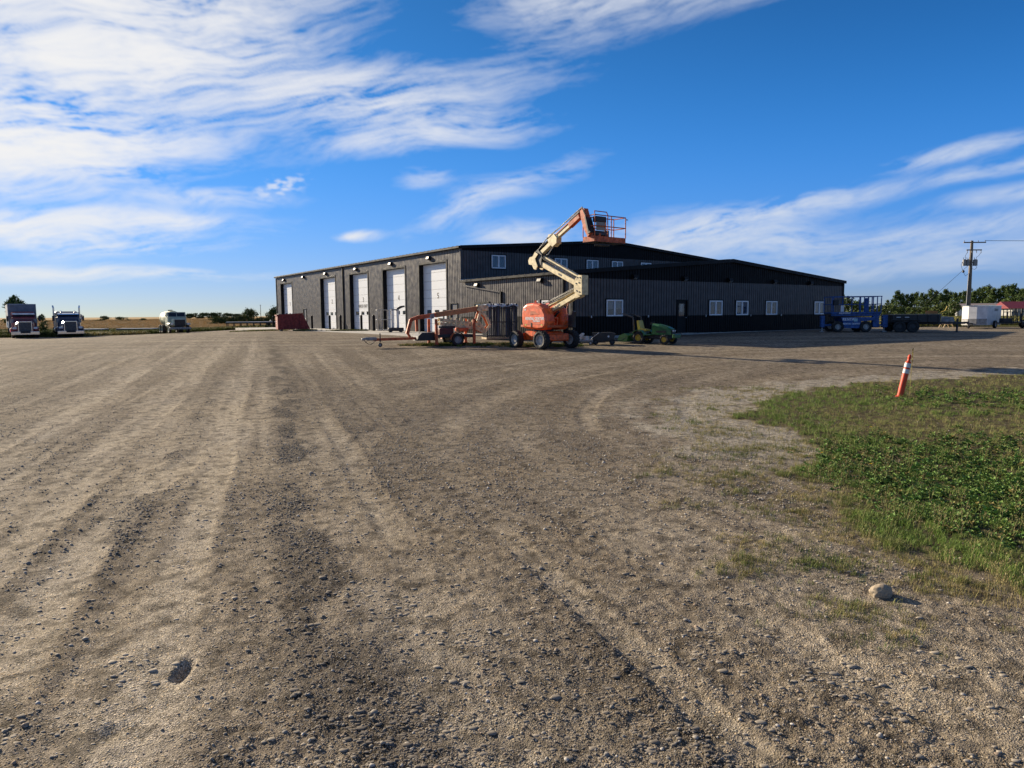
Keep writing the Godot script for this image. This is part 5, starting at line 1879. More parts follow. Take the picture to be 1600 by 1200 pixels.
func tractor() -> void:
	var t := thing("compact_tractor", "green compact tractor with yellow seat and wheels in front of the wing", "tractor", P(6.75, 35.6), -0.707)
	# own axes: x ahead, z towards the viewer
	for s in [-1.0, 1.0]:
		wheel(t, Vector3(0, 0.31, s * 0.44), 0.31, 0.26, mats.yellow, 16, 0.0, 0.5)
		wheel(t, Vector3(1.42, 0.235, s * 0.42), 0.235, 0.17, mats.yellow, 12, 0.0, 0.55)
		var fe := MB.new()
		fe.T = Transform3D(Basis.IDENTITY, Vector3(0, 0.31, s * 0.44))
		for k in 6:
			var a0 := 0.3 + 2.3 * k / 6.0
			var a1 := 0.3 + 2.3 * (k + 1) / 6.0
			fe.beam(Vector3(cos(a0), sin(a0), 0) * 0.39, Vector3(cos(a1), sin(a1), 0) * 0.39, 0.30, 0.035, Vector3(cos(a0), sin(a0), 0))
		part("fender", fe, mats.green, t)
	var b := MB.new()
	b.box(Vector3(0.7, 0.36, 0), Vector3(1.7, 0.22, 0.34), 0.03)
	b.box(Vector3(1.42, 0.27, 0), Vector3(0.10, 0.10, 0.75))
	part("frame", b, mats.dark_metal, t)
	b = MB.new()
	var rings := []
	for k in [[0.62, 0.47, 1.02, 0.27], [1.0, 0.46, 0.98, 0.27], [1.45, 0.45, 0.86, 0.25], [1.66, 0.46, 0.76, 0.20]]:
		var x: float = k[0]
		var w: float = k[3]
		rings.append([Vector3(x, k[1], w), Vector3(x, k[2] - 0.10, w), Vector3(x, k[2], w * 0.7), Vector3(x, k[2], -w * 0.7), Vector3(x, k[2] - 0.10, -w), Vector3(x, k[1], -w)])
		rings[-1].reverse()
	b.loft(rings)
	part("hood", b, mats.green, t)
	b = MB.new()
	b.box(Vector3(1.69, 0.58, 0), Vector3(0.06, 0.24, 0.34), 0.02)
	part("grille", b, mats.black_plastic, t)
	for s in [-1.0, 1.0]:
		b = MB.new()
		b.box(Vector3(1.715, 0.66, s * 0.10), Vector3(0.03, 0.07, 0.10), 0.01)
		part("headlight", b, mats.lamp_clear, t)
		b = MB.new()
		b.box(Vector3(1.15, 0.62, s * 0.275), Vector3(0.55, 0.10, 0.01))
		part("side_vent", b, mats.black_plastic, t)
	b = MB.new()
	b.box(Vector3(1.86, 0.40, 0), Vector3(0.16, 0.20, 0.62), 0.03)
	part("front_weight", b, mats.green, t)
	b = MB.new()
	b.box(Vector3(0.34, 0.46, 0), Vector3(0.62, 0.06, 0.95), 0.02)
	part("foot_deck", b, mats.green, t)
	b = MB.new()
	b.prism([Vector2(-0.20, 0.66), Vector2(0.26, 0.64), Vector2(0.28, 0.72), Vector2(-0.06, 0.78), Vector2(-0.18, 1.18), Vector2(-0.28, 1.16)], -0.22, 0.22)
	part("seat", b, mats.yellow, t)
	b = MB.new()
	b.box(Vector3(-0.02, 0.58, 0), Vector3(0.5, 0.16, 0.5), 0.03)
	part("seat_base", b, mats.black_plastic, t)
	b = MB.new()
	b.cyl(Vector3(0.62, 0.8, 0), Vector3(0.50, 1.02, 0), 0.025, 0.025, 8)
	for k in 14:
		var a0 := TAU * k / 14.0
		var a1 := TAU * (k + 1) / 14.0
		b.cyl(Vector3(0.50 + 0.08 * cos(a0), 1.03 + 0.06 * cos(a0), 0.17 * sin(a0)), Vector3(0.50 + 0.08 * cos(a1), 1.03 + 0.06 * cos(a1), 0.17 * sin(a1)), 0.014, 0.014, 6)
	part("steering_wheel", b, mats.black_plastic, t)
	for s in [-1.0, 1.0]:
		b = MB.new()
		b.beam(Vector3(-0.32, 0.5, s * 0.40), Vector3(-0.38, 1.36, s * 0.40), 0.06, 0.06)
		b.beam(Vector3(-0.38, 1.34, s * 0.40), Vector3(-1.0, 1.52, s * 0.40), 0.06, 0.06)
		part("roll_bar_leg", b, mats.dark_metal, t)
	b = MB.new()
	b.beam(Vector3(-1.0, 1.52, -0.42), Vector3(-1.0, 1.52, 0.42), 0.06, 0.06)
	part("roll_bar_top", b, mats.dark_metal, t)
	# tiller on the rear hitch
	b = MB.new()
	b.prism([Vector2(-0.62, 0.10), Vector2(-0.55, 0.42), Vector2(-0.80, 0.52), Vector2(-1.10, 0.40), Vector2(-1.18, 0.10)], -0.60, 0.60)
	part("tiller_hood", b, mats.green, t)
	for s in [-0.3, 0.3]:
		b = MB.new()
		b.beam(Vector3(-0.3, 0.34, s * 0.6), Vector3(-0.75, 0.28, s), 0.05, 0.06)
		part("hitch_arm", b, mats.dark_metal, t)
	b = MB.new()
	b.beam(Vector3(-0.25, 0.66, 0), Vector3(-0.8, 0.55, 0), 0.05, 0.05)
	part("top_link", b, mats.dark_metal, t)

func small_mower() -> void:
	var t := thing("lawn_mower", "white and silver walk behind mower beside the boom lift wheels", "lawn mower", P(3.72, 34.9), -0.3)
	var b := MB.new()
	b.box(Vector3(0, 0.17, 0), Vector3(0.78, 0.16, 0.50), 0.05)
	part("deck", b, mats.grey_paint, t)
	b = MB.new()
	b.cyl(Vector3(0.02, 0.25, 0), Vector3(0.02, 0.44, 0), 0.15, 0.12, 14)
	part("engine", b, mats.white_paint, t)
	b = MB.new()
	b.prism([Vector2(-0.40, 0.26), Vector2(-0.20, 0.26), Vector2(-0.10, 0.56), Vector2(-0.16, 0.60), Vector2(-0.36, 0.44)], -0.2, 0.2)
	part("grass_bag_front", b, mats.white_paint, t)
	for q in [[-0.3, 0.27], [0.3, 0.27], [-0.3, -0.27], [0.3, -0.27]]:
		wheel(t, Vector3(q[0], 0.10, q[1]), 0.10, 0.05, mats.white_paint, 0)
	for s in [-0.22, 0.22]:
		b = MB.new()
		b.cyl(Vector3(0.2, 0.22, s), Vector3(0.72, 0.62, s), 0.014, 0.014, 8)
		part("handle_bar", b, mats.chrome, t)
	b = MB.new()
	b.cyl(Vector3(0.72, 0.62, -0.22), Vector3(0.72, 0.62, 0.22), 0.014, 0.014, 8)
	part("handle_grip", b, mats.black_plastic, t)
	t = thing("yard_cart", "low black plastic dump cart between the mower and the tractor", "cart", P(4.62, 35.0), -0.15)
	b = MB.new()
	b.prism([Vector2(-0.52, 0.20), Vector2(0.50, 0.20), Vector2(0.60, 0.56), Vector2(0.36, 0.62), Vector2(-0.56, 0.60)], -0.36, 0.36)
	part("tub", b, mats.black_plastic, t)
	b = MB.new()
	b.box(Vector3(0.0, 0.17, 0), Vector3(0.9, 0.06, 0.5), 0.01)
	part("frame", b, mats.dark_metal, t)
	for q in [[-0.38, 0.33], [0.44, 0.33], [-0.38, -0.33], [0.44, -0.33]]:
		wheel(t, Vector3(q[0], 0.14, q[1]), 0.14, 0.08, mats.dark_metal, 0)
	b = MB.new()
	b.cyl(Vector3(0.26, 0.42, 0.36), Vector3(0.26, 0.42, 0.385), 0.05, 0.05, 12)
	part("badge", b, mats.white_paint, t)
	b = MB.new()
	b.tube([Vector3(0.5, 0.2, 0), Vector3(0.95, 0.22, 0), Vector3(1.1, 0.34, 0)], 0.02)
	part("tow_handle", b, mats.dark_metal, t)

func slat_rack() -> void:
	var t := thing("slat_rack", "tall dark rack of upright slats topped with white plastic sheeting", "rack", P(-0.70, 40.6), 0.30)
	for z in [-0.5, 0.5]:
		for k in 15:
			var b := MB.new()
			var hh := 1.80 + 0.14 * absf(sin(k * 2.3 + z))
			b.beam(Vector3(-0.86 + k * 0.123, 0.12, z), Vector3(-0.86 + k * 0.123 + 0.03 * sin(k * 5.1 + z), 0.12 + hh, z), 0.075, 0.045, Vector3(0, 0, 1), 0.006)
			part("slat", b, paint("slat_dark", Color(0.020, 0.023, 0.034), 0.4) if k % 4 != 1 else paint("slat_navy", Color(0.045, 0.060, 0.105), 0.5), t)
	for x in [-0.9, 0.9]:
		for k in 5:
			var b := MB.new()
			b.box(Vector3(x, 1.02, -0.4 + 0.2 * k), Vector3(0.045, 1.86, 0.075), 0.006)
			part("slat", b, mats.slat_dark, t)
	for y in [0.20, 1.0, 1.78]:
		for z in [-0.54, 0.54]:
			var b := MB.new()
			b.box(Vector3(0, y, z), Vector3(1.9, 0.05, 0.03), 0.005)
			part("cross_rail", b, mats.dark_metal, t)
	var p := MB.new()
	p.box(Vector3(0, 0.06, 0), Vector3(1.9, 0.11, 1.15), 0.01)
	part("pallet", p, mats.wood, t)
	# crumpled sheet, drawn as a bent skin with thickness
	var sh := MB.new()
	var r2 := RandomNumberGenerator.new()
	r2.seed = 12
	var g := []
	for i in 15:
		var row := []
		for k in 9:
			row.append(Vector3(-0.98 + 1.96 * i / 14.0, 1.99 + r2.randf_range(-0.035, 0.075) + (-0.10 if (k == 0 or k == 8) else 0.0), -0.60 + 1.2 * k / 8.0))
		g.append(row)
	for i in 14:
		for k in 8:
			sh.quad(g[i][k], g[i][k + 1], g[i + 1][k + 1], g[i + 1][k])
			var dn := Vector3(0, -0.02, 0)
			sh.quad(g[i][k] + dn, g[i + 1][k] + dn, g[i + 1][k + 1] + dn, g[i][k + 1] + dn)
	part("plastic_sheet", sh, mats.tarp, t)
	var st := MB.new()
	st.box(Vector3(0.32, 1.02, 0.0), Vector3(0.035, 2.02, 1.14))
	part("strap", st, mats.dark_metal, t)

func dumpster() -> void:
	var t := thing("dumpster", "rusty red steel waste bin with a sloping end near the far doors", "dumpster", P(-20.1, 63.5), 0.42)
	# own axes: x along the bin, z towards the viewer
	var b := MB.new()
	b.prism([Vector2(-1.25, 0.14), Vector2(1.55, 0.14), Vector2(0.92, 1.52), Vector2(-1.25, 1.38)], -0.95, 0.95)
	part("body", b, mats.bin_red, t)
	for x in [-1.1, -0.5, 0.1, 0.7]:
		b = MB.new()
		b.box(Vector3(x, 0.75, 0.98), Vector3(0.09, 1.15, 0.06), 0.01)
		part("stiffener", b, mats.bin_red, t)
	b = MB.new()
	b.beam(Vector3(-1.28, 1.40, 0.97), Vector3(0.95, 1.54, 0.97), 0.09, 0.09)
	b.beam(Vector3(-1.28, 1.40, -0.97), Vector3(0.95, 1.54, -0.97), 0.09, 0.09)
	b.beam(Vector3(-1.28, 1.40, -0.97), Vector3(-1.28, 1.40, 0.97), 0.09, 0.09)
	part("top_rim", b, mats.bin_red, t)
	b = MB.new()
	b.box(Vector3(-0.1, 1.50, 0), Vector3(2.1, 0.04, 1.8), 0.01)
	part("lid", b, mats.black_plastic, t)
	for x in [-0.9, 1.1]:
		b = MB.new()
		b.box(Vector3(x, 0.07, 0), Vector3(0.16, 0.15, 1.7), 0.01)
		part("skid", b, mats.dark_metal, t)
	for y in [0.65, 0.85, 1.05]:
		b = MB.new()
		b.box(Vector3(-1.262, y, 0.1), Vector3(0.02, 0.08, 1.0))
		part("painted_stripe", b, paint("stripe_pink", Color(0.48, 0.24, 0.20), 0.7), t)

func flatbed() -> void:
	var t := thing("dump_trailer", "black flatbed dump trailer loaded with planks beside the scissor lift", "trailer", P(27.2, 46.4), -0.22)
	# own axes: x towards the hitch on the right
	var b := MB.new()
	b.box(Vector3(-0.55, 0.90, 0), Vector3(2.9, 0.52, 2.0), 0.03)
	part("box", b, mats.black_plastic, t)
	for x in [-1.9, -1.4, -0.9, -0.4, 0.2, 0.8]:
		b = MB.new()
		b.box(Vector3(x, 0.92, 1.03), Vector3(0.08, 0.5, 0.06), 0.01)
		part("side_post", b, mats.dark_metal, t)
	b = MB.new()
	b.box(Vector3(-0.3, 0.58, 0), Vector3(3.0, 0.14, 0.9), 0.02)
	part("frame", b, mats.dark_metal, t)
	for x in [-1.55, -0.75]:
		for s in [-1.0, 1.0]:
			wheel(t, Vector3(x, 0.38, s * 1.12), 0.38, 0.22, mats.dark_metal, 0)
	for s in [-1.0, 1.0]:
		b = MB.new()
		b.box(Vector3(-1.15, 0.82, s * 1.13), Vector3(1.75, 0.05, 0.28), 0.01)
		part("fender", b, mats.dark_metal, t)
		b = MB.new()
		b.beam(Vector3(0.9, 0.60, s * 0.45), Vector3(2.7, 0.60, 0), 0.10, 0.14)
		part("drawbar", b, mats.dark_metal, t)
	b = MB.new()
	b.prism([Vector2(1.2, 0.68), Vector2(2.0, 0.68), Vector2(1.9, 1.0), Vector2(1.35, 1.04)], -0.3, 0.3)
	part("tool_box", b, mats.grey_paint, t)
	b = MB.new()
	b.cyl(Vector3(2.25, 0.0, 0), Vector3(2.25, 0.9, 0), 0.06, 0.06, 10)
	b.cyl(Vector3(2.25, 0.0, 0), Vector3(2.25, 0.03, 0), 0.13, 0.13, 12)
	part("jack", b, mats.dark_metal, t)
	b = MB.new()
	b.box(Vector3(2.75, 0.62, 0), Vector3(0.3, 0.12, 0.14), 0.03)
	part("coupler", b, mats.dark_metal, t)
	for k in 2:
		b = MB.new()
		b.box(Vector3(-1.6 + k * 0.5, 1.0, 1.065), Vector3(0.26, 0.05, 0.01))
		part("reflector", b, mats.white_paint, t)
	var deck := P(27.2, 46.4, 1.165)
	for k in 5:
		var p := MeshInstance3D.new()
		var pb := MB.new()
		pb.box(Vector3(-0.55, 0.02, -0.8 + k * 0.40), Vector3(3.05, 0.04, 0.30), 0.005)
		p.mesh = pb.mesh()
		p.name = numbered("plank")
		p.material_override = mats.wood
		p.position = deck
		p.rotation.y = -0.22
		add_child(p)
		p.set_meta("label", "pale plank laid across the black trailer, number %s from the viewer's side" % ["five", "four", "three", "two", "one"][k])
		p.set_meta("category", "plank"); p.set_meta("group", "planks on the dump trailer")
	var c := thing("crate", "small orange crate on the planks of the trailer", "crate", Vector3.ZERO, -0.22)
	c.position = P(27.2, 46.4, 1.205) + Basis(Vector3.UP, -0.22) * Vector3(0.55, 0, 0.4)
	b = MB.new()
	b.box(Vector3(0, 0.02, 0), Vector3(0.62, 0.03, 0.4))
	for s in [-1.0, 1.0]:
		b.box(Vector3(0, 0.12, s * 0.19), Vector3(0.62, 0.17, 0.02))
		b.box(Vector3(s * 0.30, 0.12, 0), Vector3(0.02, 0.17, 0.36))
	part("tub", b, paint("crate_orange", Color(0.55, 0.22, 0.05), 0.6), c)
	c = thing("yellow_strap_post", "yellow bent strap post at the front edge of the trailer deck", "post", P(27.2, 46.4, 0.70))
	c.position += Basis(Vector3.UP, -0.22) * Vector3(1.10, 0, 0.35)
	b = MB.new()
	b.tube([Vector3(0, 0, 0), Vector3(0.05, 0.36, 0), Vector3(0.28, 0.66, 0), Vector3(0.42, 0.98, 0)], 0.03)
	b.beam(Vector3(-0.25, 0.46, 0), Vector3(0.30, 0.68, 0), 0.05, 0.10)
	part("bar", b, mats.yellow, c)

func cargo_trailer() -> void:
	var t := thing("cargo_trailer", "white enclosed cargo trailer with a wedge nose and grey stone guard", "trailer", P(39.3, 59.0))
	# plan: nose towards the viewer
	var w := Vector2(0.77, 0.638)
	var s := Vector2(0.638, -0.77)
	var A := Vector2(-0.80, 0.55)
	var plan := [A, A + s * 0.62 - w * 0.45, A + s * 1.22 - w * 0.42, A + s * 1.85, A + s * 1.85 + w * 3.6, A + w * 3.6]
	var body := MB.new()
	var lowp := MB.new()
	for e in [[body, 0.82, 1.88], [lowp, 0.28, 0.82]]:
		var pts := []
		for p in plan: pts.append(Vector2(p.x, p.y))
		e[0].T = Transform3D(Basis(Vector3(1, 0, 0), Vector3(0, 0, -1), Vector3(0, 1, 0)), Vector3.ZERO)
		e[0].prism(pts, e[1], e[2])
	part("body", body, mats.white_paint, t)
	var lo2 := part("lower_body", lowp, mats.white_paint, t)
	var g := MB.new()
	for i in 3:
		var p: Vector2 = plan[i]
		var q: Vector2 = plan[i + 1]
		var n := Vector2((q - p).y, -(q - p).x).normalized() * 0.012
		if n.y > 0: n = -n
		g.beam(Vector3(p.x + n.x, 0.56, -(p.y + n.y)), Vector3(q.x + n.x, 0.56, -(q.y + n.y)), 0.02, 0.50)
	part("stone_guard", g, mats.grey_paint, lo2)
	var tr := MB.new()
	for i in 6:
		var p: Vector2 = plan[i]
		var q: Vector2 = plan[(i + 1) % 6]
		tr.beam(Vector3(p.x, 1.90, -p.y), Vector3(q.x, 1.90, -q.y), 0.06, 0.06)
	part("roof_trim", tr, mats.chrome, t)
	var ce := A + s * 0.92 + w * 1.9
	for k in [-1.0, 1.0]:
		var c: Vector2 = ce + s * k * 0.98
		wheel(t, Vector3(c.x, 0.33, -c.y), 0.33, 0.2, mats.white_paint, 0, atan2(w.y, w.x))
	var tg := MB.new()
	var nose := A + s * 0.92 - w * 0.42
	tg.beam(Vector3(nose.x, 0.40, -nose.y), Vector3(nose.x - w.x * 1.1, 0.40, -(nose.y - w.y * 1.1)), 0.10, 0.12)
	tg.cyl(Vector3(nose.x - w.x * 0.9, 0.0, -(nose.y - w.y * 0.9)), Vector3(nose.x - w.x * 0.9, 0.7, -(nose.y - w.y * 0.9)), 0.04, 0.04, 8)
	part("tongue", tg, mats.dark_metal, t)
	var lab := A + s * 1.862 + w * 2.2
	words(t, "CARGO", Transform3D(Basis(Vector3(w.x, 0, -w.y), Vector3.UP, Vector3(s.x, 0, -s.y)), Vector3(lab.x, 1.55, -lab.y)), 0.2, mats.grey_paint)
	# open utility trailer beyond it
	t = thing("utility_trailer", "black open utility trailer with barred sides and a raised ramp", "trailer", P(43.6, 58.6), 0.12)
	var b := MB.new()
	b.box(Vector3(0.6, 0.52, 0), Vector3(4.4, 0.10, 1.9), 0.01)
	part("deck", b, mats.wood, t)
	b = MB.new()
	for z in [-0.95, 0.95]:
		b.beam(Vector3(-1.6, 0.46, z), Vector3(2.8, 0.46, z), 0.08, 0.14)
	part("frame", b, mats.dark_metal, t)
	for z in [-0.95, 0.95]:
		for k in 12:
			b = MB.new()
			b.beam(Vector3(-1.6 + k * 0.4, 0.5, z), Vector3(-1.6 + k * 0.4, 1.35, z), 0.05, 0.05)
			part("side_bar", b, mats.dark_metal, t)
		b = MB.new()
		b.beam(Vector3(-1.6, 1.36, z), Vector3(2.8, 1.36, z), 0.06, 0.06)
		part("top_rail", b, mats.dark_metal, t)
	for k in 6:
		b = MB.new()
		b.beam(Vector3(-1.65, 0.5, -0.9 + k * 0.36), Vector3(-1.65, 1.62, -0.9 + k * 0.36), 0.04, 0.05)
		part("ramp_bar", b, mats.dark_metal, t)
	for x in [0.4, 1.2]:
		for z in [-1.1, 1.1]:
			wheel(t, Vector3(x, 0.34, z), 0.34, 0.2, mats.grey_paint, 0)
	b = MB.new()
	b.beam(Vector3(-1.6, 0.44, 0.4), Vector3(-3.0, 0.44, 0), 0.08, 0.12)
	b.beam(Vector3(-1.6, 0.44, -0.4), Vector3(-3.0, 0.44, 0), 0.08, 0.12)
	part("tongue", b, mats.dark_metal, t)
	b = MB.new()
	b.box(Vector3(-2.2, 0.66, 0.0), Vector3(0.8, 0.36, 0.6), 0.05)
	part("tongue_box", b, mats.black_plastic, t)
	# small wooden trestle by the weeds
	t = thing("trestle", "small weathered wooden trestle standing in front of the tall grass", "trestle", P(38.6, 61.8), 0.2)
	b = MB.new()
	b.box(Vector3(0, 0.72, 0), Vector3(0.75, 0.12, 0.5), 0.01)
	part("top_board", b, mats.wood, t)
	for q in [[-0.42, -0.16], [0.42, 0.16]]:
		for z in [-0.25, 0.25]:
			b = MB.new()
			b.beam(Vector3(q[0] * 1.25, 0, z), Vector3(q[1], 0.68, z), 0.05, 0.05)
			part("leg", b, mats.wood, t)
			b = MB.new()
			b.beam(Vector3(-q[0] * 0.8, 0.3, z * 1.12), Vector3(q[0] * 0.6, 0.34, z * 1.12), 0.03, 0.05)
			part("brace", b, mats.wood, t)

func power_pole() -> void:
	var t := thing("power_pole", "weathered wooden power pole with two crossarms and grey transformers", "utility pole", P(62.2, 95.0))
	var b := MB.new()
	b.cyl(Vector3(0, -0.1, 0), Vector3(0, 11.0, 0), 0.30, 0.17, 14)
	part("pole", b, mats.pole_wood, t)
	b = MB.new()
	b.cyl(Vector3(-0.36, 0, 0.1), Vector3(-0.24, 6.6, 0.1), 0.06, 0.06, 8)
	part("conduit", b, mats.grey_paint, t)
	for e in [[10.75, -1.25, 1.75], [9.75, -0.8, 1.25]]:
		b = MB.new()
		b.beam(Vector3(e[1], e[0], 0.2), Vector3(e[2], e[0], 0.2), 0.12, 0.14)
		part("crossarm", b, mats.pole_wood, t)
		for k in 4:
			b = MB.new()
			var x: float = lerpf(e[1] + 0.1, e[2] - 0.1, k / 3.0)
			if e[0] > 10.0:
				b.lathe([Vector2(0.03, 0.0), Vector2(0.05, 0.08), Vector2(0.03, 0.12), Vector2(0.05, 0.18), Vector2(0.0, 0.22)], 10)
				part("insulator", b, mats.grey_paint, t, Vector3(x, e[0] + 0.07, 0.2))
			else:
				b.cyl(Vector3(0, 0, 0), Vector3(0.06, -0.36, 0), 0.045, 0.03, 8)
				part("fuse_cutout", b, mats.grey_paint, t, Vector3(x, e[0] - 0.07, 0.2))
	for x in [-0.95, -0.48, 0.52]:
		b = MB.new()
		b.cyl(Vector3(x, 7.65, 0.12), Vector3(x, 8.45, 0.12), 0.28 if x > 0 else 0.22, -1.0, 16)
		b.cyl(Vector3(x, 8.45, 0.12), Vector3(x, 8.52, 0.12), 0.24, 0.10, 16)
		part("transformer", b, mats.grey_paint, t)
		for s in [-0.1, 0.1]:
			b = MB.new()
			b.cyl(Vector3(x + s, 8.48, 0.12), Vector3(x + s * 1.6, 8.78, 0.12), 0.035, 0.02, 8)
			part("bushing", b, mats.dark_metal, t)
	b = MB.new()
	b.beam(Vector3(-1.2, 8.1, 0.0), Vector3(0.8, 8.1, 0.0), 0.08, 0.12)
	part("transformer_bracket", b, mats.dark_metal, t)
	b = MB.new()
	b.lathe([Vector2(0.0, -0.2), Vector2(0.16, -0.1), Vector2(0.14, 0.1), Vector2(0.0, 0.2)], 10)
	part("junction_box", b, mats.dark_metal, t, Vector3(-1.0, 6.9, 0.1))
	for e in [[Vector3(-1.0, 8.5, 0.1), Vector3(-1.35, 7.8, 0.1), Vector3(-1.1, 7.0, 0.1), Vector3(-0.7, 6.3, 0.1), Vector3(-0.1, 6.7, 0.1)], [Vector3(0.6, 7.7, 0.1), Vector3(0.8, 7.4, 0.1), Vector3(0.5, 7.15, 0.1), Vector3(0.1, 7.3, 0.1)], [Vector3(1.15, 9.4, 0.2), Vector3(0.9, 9.0, 0.2), Vector3(0.6, 8.75, 0.15)], [Vector3(-0.7, 9.4, 0.2), Vector3(-0.9, 9.0, 0.2), Vector3(-0.9, 8.7, 0.15)]]:
		b = MB.new()
		b.tube(e, 0.022, 6)
		part("cable_loop", b, mats.dark_metal, t)
	# lines: one to the right, one stay to the ground at the left
	var o := P(62.2, 95.0)
	for k in 1:
		var w := MeshInstance3D.new()
		w.name = numbered("power_line")
		b = MB.new()
		var pts := []
		var p0 := o + Vector3(1.6, 10.97, 0.2)
		var p1 := o + Vector3(80.0, 10.9 + 0.6 * k, 14.0 - 30.0 * k)
		for i in 17:
			var u := i / 16.0
			pts.append(p0.lerp(p1, u) - Vector3(0, 1.0 * 4.0 * u * (1.0 - u) * 0.6, 0))
		b.tube(pts, 0.03, 5)
		w.mesh = b.mesh()
		w.material_override = mats.dark_metal
		add_child(w)
		w.set_meta("label", "power line running right from the top of the pole" if k == 0 else "second power line running right and away from the pole")
		w.set_meta("category", "wire"); w.set_meta("group", "power lines")
	var gw := MeshInstance3D.new()
	gw.name = numbered("guy_wire")
	b = MB.new()
	b.tube([o + Vector3(-0.1, 7.9, 0), Vector3(o.x - 8.6, land(o.x - 8.6, 95.0), -95.0)], 0.022, 5)
	gw.mesh = b.mesh()
	gw.material_override = mats.dark_metal
	add_child(gw)
	gw.set_meta("label", "thin guy wire slanting from the power pole to the ground"); gw.set_meta("category", "wire")

func delineator() -> void:
	var t := thing("delineator_post", "leaning orange tubular marker post with two white bands in the grass", "marker post", P(9.11, 16.2, -0.01))
	t.rotation = Vector3(0.02, 0, -0.185)
	t.scale = Vector3(1.18, 1.18, 1.18)
	var om := paint("marker_orange", Color(0.80, 0.075, 0.020), 0.5)
	var b := MB.new()
	b.lathe([Vector2(0.0, 0.0), Vector2(0.058, 0.0), Vector2(0.056, 0.50), Vector2(0.052, 0.72), Vector2(0.050, 0.74), Vector2(0.030, 0.755), Vector2(0.026, 0.80), Vector2(0.034, 0.83), Vector2(0.032, 0.86), Vector2(0.016, 0.885), Vector2(0.0, 0.89)], 20)
	part("tube", b, om, t)
	for y in [0.51, 0.63]:
		b = MB.new()
		b.lathe([Vector2(0.0555, y), Vector2(0.0585, y), Vector2(0.0565, y + 0.085), Vector2(0.0530, y + 0.085)], 20)
		part("reflective_band", b, mats.white_paint, t)
	b = MB.new()
	b.lathe([Vector2(0.0, 0.0), Vector2(0.10, 0.0), Vector2(0.09, 0.025), Vector2(0.06, 0.05)], 16)
	part("base", b, om, t)
	t = thing("weed_stalk", "thin yellow weed stalk rising behind the orange marker post", "weed", P(9.58, 16.6))
	b = MB.new()
	b.tube([Vector3.ZERO, Vector3(0.01, 0.5, 0), Vector3(0.03, 0.92, 0), Vector3(0.03, 1.12, 0)], 0.006, 5)
	part("stem", b, paint("straw", Color(0.36, 0.30, 0.08), 0.8), t)
	b = MB.new()
	var r2 := RandomNumberGenerator.new(); r2.seed = 4
	for k in 40:
		var y := r2.randf_range(0.75, 1.14)
		var a := r2.randf() * TAU
		blade(b, Vector3(0.02, y, 0), Vector3(cos(a), 0, sin(a)), r2.randf_range(0.03, 0.08), 0.006, 0.8)
	part("seed_head", b, mats.straw, t)

